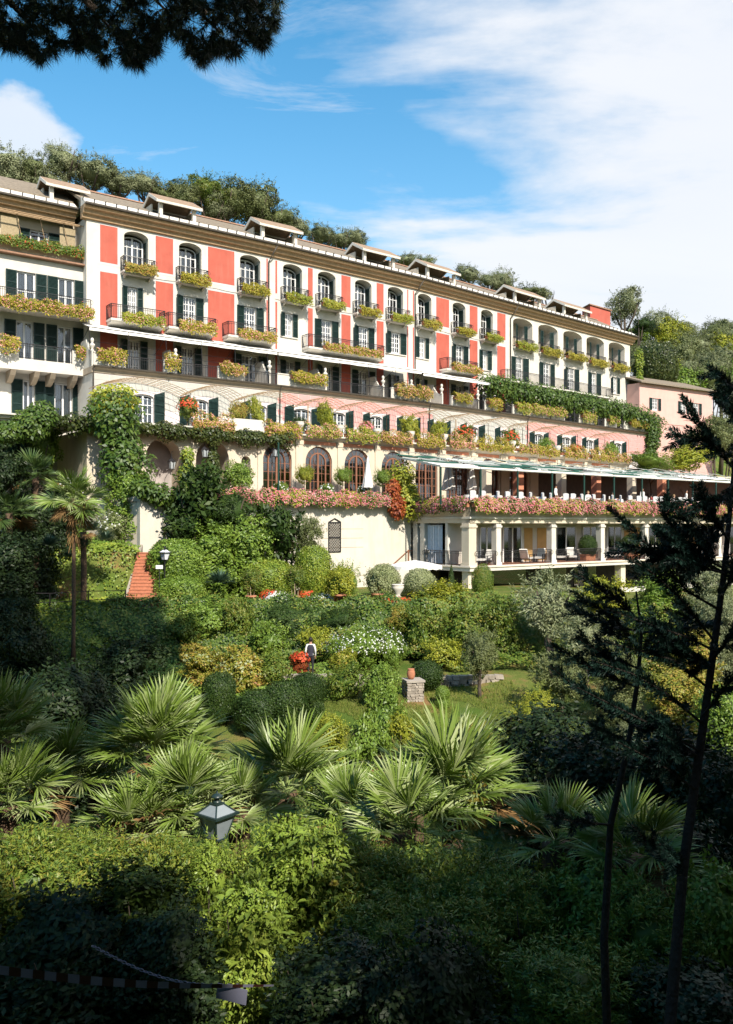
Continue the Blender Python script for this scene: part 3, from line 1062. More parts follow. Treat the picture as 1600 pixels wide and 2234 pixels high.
# ------------------------------------------------------------------ block-painted storey below it
W2 = [(291, 336), (414, 455), (545, 583), (641, 679), (722, 754), (807, 835), (879, 904), (946, 970), (1018, 1044), (1091, 1112), (1166, 1186), (1226, 1246), (1279, 1296), (1340, 1357)]
holes2 = {0: [], 1: [], 2: []}
w2l = []
for a, b in W2:
    g, s0 = hit(a, O2)
    _, s1 = hit(b, O2, g)
    holes2[g].append((s0, s1, Z1 + 0.25, 9.02, 0.24, 0.3, 1))
    w2l.append((g, (s0 + s1) / 2, s1 - s0))
BLK0 = {}
for g in range(3):
    a, u, n, L, an = SEG[g]
    q = a + n * O2
    x0 = hit(203, O2)[1] if g == 0 else (joint(g, O2) - q).dot(u)
    x1 = L + 0.6 if g == 2 else (joint(g + 1, O2) - q).dot(u)
    BLK0[g] = (x0, x1)
    H('wall', wall_mesh(x0, x1, Z1 - 0.3, Z2 - 0.3, holes2[g]), [M_joint, M_dark], pt(g, 0, O2), an)
q = pt(0, BLK0[0][0], O2)
q2 = pt(0, BLK0[0][0], OW)
H('flank_wall', MB().add([(q2.x, q2.y, Z1 - .3), (q.x, q.y, Z1 - .3), (q.x, q.y, Z2 - .1), (q2.x, q2.y, Z2 - .1)], [(0, 1, 2, 3)]), M_white)
q = pt(2, BLK0[2][1], O2)
q2 = pt(2, BLK0[2][1], OM - 6)
H('flank_wall', MB().add([(q.x, q.y, Z0), (q2.x, q2.y, Z0), (q2.x, q2.y, Z2 - .1), (q.x, q.y, Z2 - .1)], [(0, 1, 2, 3)]), M_white)
for g, s, wd in w2l:
    put_window(g, s, O2, Z1 + 0.27, wd - 0.03, 2.08, rise=0.22, sw=wd * 0.52, rows=3, arched=True)
pinks = [(hit(612, O2), hit(936, O2)), (hit(1150, O2), (2, 99))]


def is_pink(g, s):
    for (ga, sa_), (gb, sb_) in pinks:
        if (g, s) >= (ga, sa_) and (g, s) <= (gb, sb_):
            return True
    return False


blk = MB().box(0, 1, -0.016, 0.0, 0, 1).mesh('stone_block')
blk.materials.append(M_gblock)
bh = 0.43
for g in range(3):
    x0, x1 = BLK0[g]
    r_ = 0
    z = Z2 - 0.46 - bh
    while z > 7.6:
        x = x0 + (0.0 if r_ % 2 == 0 else -0.55)
        while x < x1 - 0.1:
            wd = 1.12 if r_ % 2 == 0 else 1.05
            xa, xb = max(x, x0) + 0.018, min(x + wd, x1) - 0.018
            x += wd
            cells = [(xa, xb)]
            for h in holes2[g]:
                if z < h[3] + 0.05:
                    sw = (h[1] - h[0]) * 0.52 + 0.05
                    nc = []
                    for ca, cb in cells:
                        if cb <= h[0] - sw or ca >= h[1] + sw:
                            nc.append((ca, cb))
                        else:
                            if ca < h[0] - sw - 0.1:
                                nc.append((ca, h[0] - sw))
                            if cb > h[1] + sw + 0.1:
                                nc.append((h[1] + sw, cb))
                    cells = nc
            for ca, cb in cells:
                if cb - ca < 0.12:
                    continue
                o = H('stone_block', blk, M_gblock, pt(g, ca, O2 + 0.002, z), SEG[g][4], scale=(cb - ca, 1, bh - 0.035))
                if is_pink(g, (ca + cb) / 2):
                    o.material_slots[0].link = 'OBJECT'
                    o.material_slots[0].material = M_pink
        z -= bh
        r_ += 1
for px_i in (203, 610, 936, 1150):
    g, s = hit(px_i, O2)
    H('downpipe', MB().tube([pt(g, s, O2 + 0.3, Z2 - 0.1), pt(g, s, O2 + 0.1, Z2 - 0.5), pt(g, s, O2 + 0.07, Z1)], 0.05, 6).mesh('downpipe', True), M_gutter)

# barrel trellises of thin rods over the first-floor terrace
TRE = [205, 402, 518, 655, 745, 825, 905, 975, 1045, 1120, 1180, 1240, 1300, 1352]
for a, b in zip(TRE, TRE[1:]):
    g, s0 = hit(a, O2 + 1.0)
    _, s1 = hit(b, O2 + 1.0, g)
    wd = s1 - s0
    mb = MB()
    zs, rise = 9.05, 0.72
    for j, o in enumerate(np.linspace(0.1, 2.1, 5)):
        arc = [pt(g, s0 + wd * t, O2 + o, zs + rise * math.sin(math.pi * t) ** 0.8 if 0 < t < 1 else zs) for t in np.linspace(0, 1, 13)]
        mb.tube(arc, 0.020, 4, cap=False)
    for t in np.linspace(0, 1, 15):
        z = zs + (rise * math.sin(math.pi * t) ** 0.8 if 0 < t < 1 else 0)
        mb.bar(pt(g, s0 + wd * t, O2 + 0.05, z + 0.02), pt(g, s0 + wd * t, O2 + 2.15, z + 0.02), 0.016)
    for s in (s0, s1):
        mb.tube([pt(g, s, O2 + 2.1, Z1), pt(g, s, O2 + 2.1, zs)], 0.025, 5)
    H('trellis_arch', mb, M_wood)

# ------------------------------------------------------------------ first-floor terrace edge and the arcaded storey
PORCH_S = hit(190, O1)[1]
mb = MB()
SA1 = (0, LW)
C1 = [(O2 - 0.3, Z1), (O1 + 0.42, Z1), (O1 + 0.42, Z1 - 0.10), (O1 + 0.30, Z1 - 0.15), (O1 + 0.22, Z1 - 0.28), (O1 + 0.05, Z1 - 0.34), (O1 + 0.03, Z1 - 0.42), (O2 - 0.3, Z1 - 0.42)]
E1 = (2, hit(1373, O1)[1])
sweep(mb, C1, SA1, E1)
sweep(mb, [(OW + 0.002, Z1 - 0.02), (O2 - 0.302, Z1 - 0.02), (O2 - 0.302, Z1 - 0.5), (OW + 0.002, Z1 - 0.5)], SA1, (0, PORCH_S))
H('cornice', fix_normals(mb.mesh('cornice')), M_white)
ARC = [('v', 318, 396, 5.72), ('v', 428, 500, 5.78), ('n', 527, 547, 4.85), ('a', 574, 637, 5.84), ('a', 667, 725, 5.84), ('a', 752, 808, 5.84), ('a', 833, 887, 5.84), ('a', 907, 955, 5.84),
       ('a', 975, 1022, 5.84), ('a', 1045, 1088, 5.84), ('a', 1112, 1152, 5.84), ('a', 1175, 1212, 5.84), ('a', 1236, 1270, 5.84), ('a', 1294, 1326, 5.84)]
M_plum = mat('vault_plaster', (0.42, 0.37, 0.34), 0.9, 0.25, 1.2)
PORCH_S = hit(190, O1)[1]
holes1 = {0: [], 1: [], 2: []}
arl = []
for k, a, b, zt in ARC:
    g, s0 = hit(a, O1)
    _, s1 = hit(b, O1, g)
    wd = s1 - s0
    rise = wd / 2 if k in 'avn' else 0.3
    dep = {'v': 1.6, 'n': 0.5, 'a': 0.35, 'd': 4.5}[k]
    holes1[g].append((s0, s1, Z0 + 0.02 if k != 'n' else 2.6, zt, rise, dep, 2 if k in 'vn' else 1))
    if k == 'a':
        arl.append((g, (s0 + s1) / 2, wd, zt - Z0 - 0.02))
for g in range(3):
    a, u, n, L, an = SEG[g]
    q = a + n * O1
    x0 = PORCH_S if g == 0 else xnext
    x1 = E1[1] if g == 2 else (joint(g + 1, O1) - q).dot(u)
    x1 = max([x1] + [h[1] + 0.3 for h in holes1[g]])
    if g < 2:
        e_ = pt(g, x1, O1)
        xnext = (Vector((e_.x, e_.y)) - SEG[g + 1][0]).dot(SEG[g + 1][1])
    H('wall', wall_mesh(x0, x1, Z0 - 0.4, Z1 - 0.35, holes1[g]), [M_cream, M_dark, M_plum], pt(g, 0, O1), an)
    # orange frieze between the pilasters
fz = [(645, 660), (736, 746), (818, 828), (892, 902), (958, 970), (1026, 1040), (1092, 1106), (1156, 1170), (1216, 1230), (1274, 1288), (1330, 1345)]
for a, b in [(562, 573)] + fz:
    g, s0 = hit(a, O1)
    _, s1 = hit(b, O1, g)
    H('pilaster', MB().box(0, s1 - s0, -0.09, 0.0, Z0 - 0.3, Z1 - 0.75).box(-0.05, s1 - s0 + 0.05, -0.13, 0.0, Z1 - 0.75, Z1 - 0.43), M_cream, pt(g, s0, O1, 0), SEG[g][4])
for (a0, a1), (b0, b1) in zip([(562, 573)] + fz, fz):
    g, s0 = hit(a1 + 3, O1)
    _, s1 = hit(b0 - 3, O1, g)
    H('frieze_panel', MB().box(0, s1 - s0, -0.02, 0.0, 5.95, Z1 - 0.44), M_orange, pt(g, s0, O1, 0), SEG[g][4])


def arch_window(wd, ht):
    """round-headed glazed door: brown inner arch and radiating bars, pale reveal"""
    mb = MB()
    sp = ht - wd / 2

    def ring(ro, ri, y0, y1):
        K = 16
        for t in range(K):
            a, b = math.pi * t / K, math.pi * (t + 1) / K
            q = [(-ro * math.cos(a), sp + ro * math.sin(a)), (-ro * math.cos(b), sp + ro * math.sin(b)), (-ri * math.cos(b), sp + ri * math.sin(b)), (-ri * math.cos(a), sp + ri * math.sin(a))]
            mb.prism(q, (y0, y1), 'y')
        for s in (-1, 1):
            mb.box(min(s * ro, s * ri), max(s * ro, s * ri), y0, y1, 0, sp)
    r0 = wd / 2
    ring(r0, r0 - 0.09, -0.05, 0.05)
    r1 = r0 * 0.62
    ring(r1, r1 - 0.10, -0.06, 0.04)
    for t in range(1, 8):
        a = math.pi * t / 8
        c, s_ = math.cos(a), math.sin(a)
        mb.bar((-r1 * c, 0, sp + r1 * s_), (-(r0 - 0.09) * c, 0, sp + (r0 - 0.09) * s_), 0.035)
    mb.box(-0.07, 0.07, -0.06, 0.04, 0, sp + r1 - 0.08)
    for s in (-1, 1):
        x = s * (r1 - 0.1) * 0.55
        mb.box(x - 0.016, x + 0.016, -0.03, 0.03, 0.3, sp + 0.45 * r1)
        for z in np.arange(0.55, sp + 0.2, 0.62):
            xa, xb = sorted((s * 0.07, s * (r1 - 0.1)))
            mb.box(xa, xb, -0.028, 0.028, z - 0.016, z + 0.016)
            xa, xb = sorted((s * r1, s * (r0 - 0.09)))
            mb.box(xa, xb, -0.028, 0.028, z - 0.016, z + 0.016)
        xa, xb = sorted((s * 0.07, s * (r1 - 0.1)))
        mb.box(xa, xb, -0.05, 0.04, 0, 0.3)
    K = 14
    gl = MB().add([(-r0 + 0.05, 0.0, 0.05), (r0 - 0.05, 0.0, 0.05)] + [((r0 - 0.05) * math.cos(math.pi * t / K), 0.0, sp + (r0 - 0.05) * math.sin(math.pi * t / K)) for t in range(K + 1)], [tuple(range(K + 3))])
    return mb.mesh('arched_door'), gl.mesh('pane')


# swagged white blinds behind the fanlights
for i, (g, s, wd, ht) in enumerate(arl):
    key = round(wd, 1)
    me, pm = arch_window(wd - 0.02, ht - 0.01)
    d_ = H('arched_door', me, M_brown, pt(g, s, O1 - 0.18, Z0 + 0.03), SEG[g][4])
    add('pane', pm, M_glassd, d_)
    mb = MB()
    r0, sp = wd / 2 - 0.06, ht - wd / 2
    for c in (-0.66, 0.0, 0.66):
        v = []
        for t in np.linspace(-1, 1, 9):
            x = r0 * (c + 0.33 * t)
            top = sp + math.sqrt(max(0.0, r0 * r0 - x * x)) - 0.02
            bot = min(top - 0.02, sp - 0.25 + 0.42 * abs(t) ** 1.6)
            v += [(x, 0.10 + 0.02 * math.cos(t * 9), bot), (x, 0.10 + 0.02 * math.cos(t * 9), top)]
        mb.add(v, [(2 * k, 2 * k + 2, 2 * k + 3, 2 * k + 1) for k in range(8)])
    add('swag_blind', mb, M_curt, d_)

# terrace planter blocks, urns on the first-floor edge
mb = MB()
g, s0 = hit(503, O1)
_, s1 = hit(577, O1, g)
pol = [(0, 0), (s1 - s0, 0), (s1 - s0, 0.45), (s1 - s0 - 0.25, 0.78), (0.25, 0.78), (0, 0.45)]
H('parapet', MB().prism(pol, (-0.1, 0.15), 'y'), M_white, pt(g, s0, O1 + 0.12, Z1), SEG[g][4])

# ------------------------------------------------------------------ ground terrace (z0) floor and garden wall
KE = 62.0                            # the terrace runs on this far beyond the corner
back = []
floor_poly = [lp(0, 0.0, 0), lp(KE, 0.0, 0), lp(KE, -26, 0), pt(2, S_END, O1 - 0.4), joint(2, O1 - 0.4), joint(1, O1 - 0.4), pt(0, PORCH_S, O1 - 0.4)]
K2L = -21.3
wl = lp(K2L, 0, 0, K2)
floor_poly += [wl, Vector((K2.x, K2.y, 0))]
vv = [(q[0], q[1], Z0) for q in floor_poly]
H('terrace_floor', MB().add(vv, [tuple(range(len(vv)))]), M_terra)
# fascia of the terrace: upper band that carries the flower troughs
mb = MB()


def seg_wall(mb, a, b, z0_, z1_, t=0.3, mi=0):
    """solid wall from plan point a to b, thickness t behind the line"""
    d = (b - a).normalized()
    n = Vector((-d.y, d.x)) * t
    q = [a, b, b + n, a + n]
    return mb.add([(p.x, p.y, z0_) for p in q] + [(p.x, p.y, z1_) for p in q], [(0, 3, 2, 1), (4, 5, 6, 7), (0, 1, 5, 4), (1, 2, 6, 5), (2, 3, 7, 6), (3, 0, 4, 7)], mi)


M_gwall = mat('garden_wall_render', (0.68, 0.62, 0.52), 0.85, 0.08, 1.0, stain=(0.56, 0.5, 0.4))
wl2, k22, k02, ke2 = Vector((wl.x, wl.y)), K2.copy(), K0.copy(), (K0 + U0 * KE)
seg_wall(mb, wl2, k22, ZG - 1.5, Z0 + 0.4, 0.45)
H('garden_wall', mb, M_gwall)
mb = MB()
seg_wall(mb, Vector((pt(0, PORCH_S, O1).x, pt(0, PORCH_S, O1).y)), Vector((wl.x, wl.y)) - N0 * 0.46, ZG, Z0 + 0.3, 0.3)
seg_wall(mb, Vector((pt(0, PORCH_S, OW).x, pt(0, PORCH_S, OW).y)), Vector((pt(0, PORCH_S, O1 - 0.01).x, pt(0, PORCH_S, O1 - 0.01).y)), -2.5, Z1 - 0.6, 0.3)
H('porch_side_wall', mb, M_cream)
mb = MB()
seg_wall(mb, k22 + N0 * 0.002, k02, 0.12, Z0 + 0.2, 0.45)
seg_wall(mb, k02, ke2, 0.12, Z0 + 0.2, 0.45)
# mouldings
H('terrace_fascia', mb, M_cream)
mb = MB()
for a, b in ((k22 + N0 * 0.01, k02 + N0 * 0.10 - U0 * 0.10), (k02 + N0 * 0.10 - U0 * 0.10, ke2 + N0 * 0.10)):
    seg_wall(mb, a, b, 0.42, 0.56, 0.12)
H('string_course', mb, M_white)
for z in (-0.3, -0.95, -1.6, -3.6):    # scored lines of the render
    a = lp(-12.5, 0.004, z, K2)
    H('wall_groove', MB().box(0, 8.0 if z > -3 else 12.4, -0.003, 0, 0, 0.03), M_cornice, a, A0)
# ceiling of the loggia, floor slab, back wall
LD = 2.3                              # depth of the loggia


def quad_slab(k0, k1, o0, o1, z0_, z1_):
    mb = MB()
    p = [lp(k0, o1, 0), lp(k1, o1, 0), lp(k1, o0, 0), lp(k0, o0, 0)]
    return mb.add([(q.x, q.y, z0_) for q in p] + [(q.x, q.y, z1_) for q in p], [(0, 1, 2, 3)[::-1], (4, 5, 6, 7), (0, 1, 5, 4), (1, 2, 6, 5), (2, 3, 7, 6), (3, 0, 4, 7)])


H('loggia_ceiling', quad_slab(0.05, KE, -LD - 3, -0.46, 0.2, 0.35), M_cream)
H('loggia_floor', quad_slab(-0.25, KE, -6.4, 0.25, ZL - 0.36, ZL), M_white)
H('loggia_floor_tiles', quad_slab(0.05, KE, -6.2, -0.05, ZL + 0.004, ZL + 0.012), M_terra)
mb = quad_slab(-0.30, KE, -6.4, 0.32, ZL - 0.12, ZL - 0.06)
H('slab_moulding', mb, M_cream)
COLS = [1026, 1085, 1205, 1312, 1408, 1491, 1568, 1640, 1700]
cks = [0.28] + [lhit(p, -0.22) for p in COLS[1:]]
for i, k in enumerate(cks):
    r_ = 0.36 if i == 0 else 0.24
    mb = MB().box(-r_, r_, -r_, r_, 0, 2.98)
    mb.box(-r_ - 0.06, r_ + 0.06, -r_ - 0.06, r_ + 0.06, 2.66, 2.80)
    mb.box(-r_ - 0.05, r_ + 0.05, -r_ - 0.05, r_ + 0.05, 0, 0.2)
    H('column', mb, M_cream if i == 0 else M_white, lp(k, -0.40 if i == 0 else -0.30, ZL), A0)
for ka, kb in zip(cks, cks[1:]):
    railing(kb - ka - 0.6, 0.0, 1.02, rel(lp((ka + kb) / 2, -0.06, ZL), HB), A0, hotel)
# flank of the loggia: a door bay, a column and a railed opening
for q in (2.3, 5.6):
    r_ = 0.24
    mb = MB().box(-r_, r_, -r_, r_, 0, 2.98).box(-r_ - 0.05, r_ + 0.05, -r_ - 0.05, r_ + 0.05, 2.66, 2.80)
    H('column', mb, M_white, lp(0.28, -q - 0.2 if q > 3 else -5.0, ZL), A0)
railing(4.2, 0.0, 1.02, rel(lp(0.05, -2.7, ZL), HB), A0 + R(-90), hotel)
# back wall with glass doors and ochre panels
kx = 0.0
H('loggia_back_wall', quad_slab(0.05, KE, -LD - 0.25, -LD, ZL, 0.25), M_white)
doors = [(1046, 1076), (1096, 1138), (1212, 1256), (1270, 1306), (1324, 1356), (1414, 1444), (1456, 1490), (1524, 1560), (1590, 1625)]
for a, b in doors:
    k0_, k1_ = lhit(a, -LD), lhit(b, -LD)
    wd = k1_ - k0_
    d_ = H('glass_door', MB().box(0, 0.11, -0.06, 0, 0, 2.7).box(wd - 0.11, wd, -0.06, 0, 0, 2.7).box(wd / 2 - 0.06, wd / 2 + 0.06, -0.06, 0, 0, 2.7).box(0.07, wd - 0.07, -0.06, 0, 2.62, 2.7), M_frame, lp(k0_, -LD + 0.02, ZL + 0.02), A0)
    add('pane', MB().box(0.07, wd / 2 - 0.06, -0.03, -0.025, 0.02, 2.62), M_glass, d_)
    add('pane', MB().box(wd / 2 + 0.06, wd - 0.07, -0.03, -0.025, 0.02, 2.62), M_glass, d_)
    for x0 in (0.11, wd * 0.54):
        v = []
        cw = wd * 0.38
        for i in range(13):
            v += [(x0 + cw * i / 12, -0.012 + 0.008 * math.sin(i * 2.0), 0.03), (x0 + cw * i / 12, -0.012 + 0.008 * math.sin(i * 2.0), 2.6)]
        add('curtain', MB().add(v, [(2 * i, 2 * i + 2, 2 * i + 3, 2 * i + 1) for i in range(12)]), M_blue, d_)
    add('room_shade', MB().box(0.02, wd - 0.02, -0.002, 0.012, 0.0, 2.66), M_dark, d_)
for a, b in ((1144, 1162), (1172, 1192), (1362, 1398), (1494, 1520)):
    k0_, k1_ = lhit(a, -LD), lhit(b, -LD)
    H('ochre_panel', MB().box(0, k1_ - k0_, -0.02, 0, 0.1, 2.6), M_ochre, lp(k0_, -LD, ZL), A0)
# flank back wall with a large pane and pale drape
fl = K0 - N0 * 6.0
H('flank_back_wall', MB().box(0.0, 0.2, 0, 6.2, ZL, 0.25), M_white, lp(3.0, -6.3, 0), A0)
d_ = H('glass_door', MB().box(-0.06, 0, 0, 0.07, 0, 2.75).box(-0.06, 0, 3.5, 3.57, 0, 2.75).box(-0.06, 0, 1.7, 1.8, 0, 2.75), M_frame, lp(3.0, -0.9 - 3.6, ZL), A0)
add('pane', MB().box(-0.03, -0.025, 0.07, 3.5, 0, 2.7), M_glassd, d_)
add('room_shade', MB().box(-0.012, -0.004, 0.0, 3.55, 0, 2.75), M_dark, d_)
v = []
for i in range(31):
    v += [(0.10 + 0.05 * math.sin(i * 1.7), 1.6 * i / 30, 0.03), (0.10 + 0.05 * math.sin(i * 1.7), 1.6 * i / 30, 2.85)]
H('drape', MB().add(v, [(2 * i, 2 * i + 2, 2 * i + 3, 2 * i + 1) for i in range(30)]), M_curt, lp(0.25, -3.15, ZL), A0)
H('door', MB().box(-0.02, 0.02, 0, 0.9, 0, 2.3), M_dark, lp(0.6, -6.1, ZL), A0)
# storey under the loggia: its deep shade is painted as a dark back wall
H('lower_back_wall', quad_slab(0.3, KE, -2.5, -2.3, ZG - 2.2, ZL - 0.36), mat('undercroft_painted_shade', (0.05, 0.042, 0.036), 0.9, 0.3))
H('lower_flank_wall', MB().box(2.5, 2.7, -0.3, 6.2, ZG - 2.2, ZL - 0.36), M_stone, lp(0, -6.2, 0), A0)
for k in (0.2, 17.5, 35):
    H('pier', MB().box(-0.3, 0.3, -0.3, 0.3, ZG - 2.2, ZL - 0.36), M_cream, lp(k, -0.38, 0), A0)
for k0_, k1_ in ((1.4, 3.8), (4.6, 8.2), (10, 13), (14, 16.8)):
    H('dark_window', MB().box(0, k1_ - k0_, -0.03, 0, ZG - 1.0, ZL - 0.5), M_glassd, lp(k0_, -2.28, 0), A0)
H('lower_terrace_ledge', quad_slab(-0.5, KE, -0.2, 0.7, ZG - 2.2, ZG - 0.72), M_white)
# steps and handrail down from the loggia flank
mb = MB()
for i in range(7):
    mb.box(-1.2 - i * 0.3, -0.9 - i * 0.3, 0, 1.2, ZG, ZL - 0.2 * i)
st_ = H('garden_steps', mb, M_white, lp(0.6, -6.1, 0), A0)
mb = MB()
for y in (0.05, 1.15):
    mb.bar((-0.9, y, ZL + 0.95), (-3.0, y, ZL - 0.45), 0.06)
    mb.bar((-0.9, y, ZL + 0.95), (0.4, y, ZL + 0.95), 0.06)
    for x in (-0.9, -2.9):
        mb.box(x - 0.04, x + 0.04, y - 0.04, y + 0.04, ZL - (0.1 if x > -1 else 1.4), ZL + (1.0 if x > -1 else -0.35))
add('handrail', mb, M_brown, st_)
H('wall_trellis', MB().box(0, 0.06, -0.03, 0, 0, 2.1).box(1.02, 1.08, -0.03, 0, 0, 2.1).box(0.06, 1.02, -0.03, 0, 0, 0.06).box(0.06, 1.02, -0.03, 0, 1.0, 1.06).box(0.06, 1.02, -0.03, 0, 2.04, 2.1)
  .bar((0.03, -0.02, 2.1), (0.54, -0.02, 2.35), 0.05).bar((1.05, -0.02, 2.1), (0.54, -0.02, 2.35), 0.05)
  .add([], []), M_iron, lp(-7.6, 0.04, -1.9, K2), A0)
tl = MB()
for i in range(-8, 12):
    for s in (1, -1):
        x0_, z0_ = 0.06, i * 0.2
        p = [(0.06, z0_), (1.02, z0_ + 0.96)] if s > 0 else [(1.02, z0_), (0.06, z0_ + 0.96)]
        (xa, za), (xb, zb) = p
        lo, hi = max(0.0, (0.06 - za) / (zb - za)), min(1.0, (2.04 - za) / (zb - za))
        if hi - lo > 0.02:
            tl.bar((xa + (xb - xa) * lo, -0.018, za + (zb - za) * lo), (xa + (xb - xa) * hi, -0.018, za + (zb - za) * hi), 0.022, 0.03)
H('trellis_lattice', tl, M_iron, lp(-7.6, 0.04, -1.9, K2), A0)
# ------------------------------------------------------------------ ground
PROF_D = [-60, -14, -7, -2.5, 1.6, 2.6, 6, 10, 15, 22, 30, 35, 39, 42, 44.3, 47.4, 58, 80]
PROF_Z = [22, 3.0, -0.2, -1.7, -1.75, -3.9, -4.9, -6.6, -8.0, -9.4, -9.9, -8.7, -7.7, -7.15, -7.1, -4.45, -4.4, -4.6]


def front_coords(x, y):
    """distance along and out from the hotel front (arrays)"""
    x, y = np.asarray(x, float), np.asarray(y, float)
    o = np.full(x.shape, 0.0)
    s = np.full(x.shape, 0.0)
    base = 0.0
    done = np.zeros(x.shape, bool)
    for i, (a, u, n, L, an) in enumerate(SEG):
        ss = (x - a.x) * u.x + (y - a.y) * u.y
        oo = (x - a.x) * n.x + (y - a.y) * n.y
        m = (~done) & ((ss < L) if i < 2 else np.ones(x.shape, bool))
        o[m] = oo[m]
        s[m] = ss[m] + base
        done |= m
        base += L
    return s, o


S_TOT = SEG[0][3] + SEG[1][3] + SEG[2][3]


def sstep(a, b, x):
    t = np.clip((x - a) / (b - a), 0, 1)
    return t * t * (3 - 2 * t)


def ground(x, y):
    x, y = np.asarray(x, float), np.asarray(y, float)
    ye = y + 0.40 * np.maximum(0, -9.0 - x) * sstep(20, 40, y)
    z = np.interp(ye, PROF_D, PROF_Z)
    z = z + 0.12 * np.sin(x * 0.9 + y * 0.5) * np.sin(y * 0.7 - x * 0.3) * sstep(2.6, 8, y) * (1 - sstep(43, 46, y))
    # raised garden by the near end of the hotel
    left = 1 - sstep(-13.4, -13.0, x)
    up = -1.55 + 0.7 * sstep(52.5, 58, ye)
    z = np.where(ye > 49, z + (up - z) * left * sstep(51.2, 51.6, ye), z)
    s, o = front_coords(x, y)
    # the ground on the far right falls away a little
    z = z - 0.9 * sstep(10, 22, x) * sstep(38, 48, y)
    hill = 17.5 + 0.72 * (-9.0 - o) + 1.2 * np.sin(s * 0.13) + 0.8 * np.sin(s * 0.31 + o * 0.2)
    hill = np.minimum(hill, 25.0 + 0.45 * (o + 22))
    hill = np.where(o > -22, np.minimum(17.5 + 0.72 * (-9.0 - o), 25.0), hill) + 0.5 * np.sin(s * 0.31 + o * 0.2)
    hill = np.maximum(hill, 8.0)
    behind = sstep(-8.0, -10.0, o)
    z = np.where(y > 44, z + (hill - z) * behind, z)
    far = sstep(S_TOT + 0.5, S_TOT + 4.0, s)
    rise = np.minimum(1.0 + 0.62 * np.maximum(0.0, 4.0 - o), 23.0 + 0.5 * np.sin(s * 0.4))
    rise = np.where(o < -44, np.maximum(23.0 + 0.4 * (o + 44), 6), rise)
    z = np.where((y > 44) & (o < 4.0), z + (rise - z) * far, z)
    return z


def axis(breaks):
    r = []
    for a, b, st in breaks:
        r += list(np.arange(a, b, st))
    return np.array(r + [breaks[-1][1]])


gx = axis([(-260, -60, 12), (-60, -30, 2.0), (-30, 45, 0.55), (45, 90, 2.0), (90, 400, 20)])
gy = axis([(-60, 0, 2.0), (0, 62, 0.5), (62, 140, 1.5), (140, 420, 14)])
GX, GY = np.meshgrid(gx, gy)
GZ = ground(GX, GY)
GZ = np.minimum(GZ, 46 + 0.02 * GY)
nx, ny = len(gx), len(gy)
vv = np.stack([GX, GY, GZ], -1).reshape(-1, 3)
ii = np.arange(nx * ny).reshape(ny, nx)
ff = np.stack([ii[:-1, :-1], ii[:-1, 1:], ii[1:, 1:], ii[1:, :-1]], -1).reshape(-1, 4)


def np_mesh(name, v, f, smooth=False, mi=None):
    me = bpy.data.meshes.new(name)
    v = np.asarray(v, np.float32)
    f = np.asarray(f, np.int32)
    k = f.shape[1]
    me.vertices.add(len(v))
    me.vertices.foreach_set('co', v.ravel())
    me.loops.add(f.size)
    me.loops.foreach_set('vertex_index', f.ravel())
    me.polygons.add(len(f))
    me.polygons.foreach_set('loop_start', np.arange(0, f.size, k, dtype=np.int32))
    me.polygons.foreach_set('loop_total', np.full(len(f), k, np.int32))
    if mi is not None:
        me.polygons.foreach_set('material_index', np.asarray(mi, np.int32))
    me.update(calc_edges=True)
    if smooth:
        me.polygons.foreach_set('use_smooth', [True] * len(f))
    return me


def ground_mat():
    m = bpy.data.materials.new('garden_ground')
    m.use_nodes = True
    t = m.node_tree
    b = t.nodes['Principled BSDF']
    b.inputs['Roughness'].default_value = 0.95
    b.inputs['Specular IOR Level'].default_value = 0.1
    geo = N(t, 'ShaderNodeNewGeometry')
    n = N(t, 'ShaderNodeTexNoise', i_Scale=0.45, i_Detail=8.0, i_Roughness=0.65)
    t.links.new(geo.outputs['Position'], n.inputs['Vector'])
    r = N(t, 'ShaderNodeValToRGB')
    e = r.color_ramp.elements
    e.new(0.5)
    for k, (p, c) in enumerate([(0.34, (0.24, 0.14, 0.06)), (0.46, (0.13, 0.15, 0.035)), (0.62, (0.075, 0.12, 0.02))]):
        e[k].position = p
        e[k].color = (*c, 1)
    t.links.new(n.outputs[0], r.inputs[0])
    n2_ = N(t, 'ShaderNodeTexNoise', i_Scale=16.0, i_Detail=6.0)
    t.links.new(geo.outputs['Position'], n2_.inputs['Vector'])
    mx = N(t, 'ShaderNodeMix', data_type='RGBA', blend_type='MULTIPLY')
    mx.inputs[0].default_value = 0.55
    t.links.new(r.outputs[0], mx.inputs[6])
    t.links.new(n2_.outputs[0], mx.inputs[7])
    hs = N(t, 'ShaderNodeHueSaturation', i_Value=1.5)
    t.links.new(mx.outputs[2], hs.inputs['Color'])
    t.links.new(hs.outputs[0], b.inputs['Base Color'])
    bp = N(t, 'ShaderNodeBump', i_Strength=0.9, i_Distance=0.08)
    t.links.new(n2_.outputs[0], bp.inputs['Height'])
    t.links.new(bp.outputs[0], b.inputs['Normal'])
    return m


M_ground = ground_mat()
tag(add('ground', np_mesh('ground', vv, ff, True), M_ground), kind='structure')

# ------------------------------------------------------------------ leaves


def unit(v):
    return v / np.maximum(np.linalg.norm(v, axis=-1, keepdims=True), 1e-9)


def rdir(n, rg):
    return unit(rg.normal(size=(n, 3)))


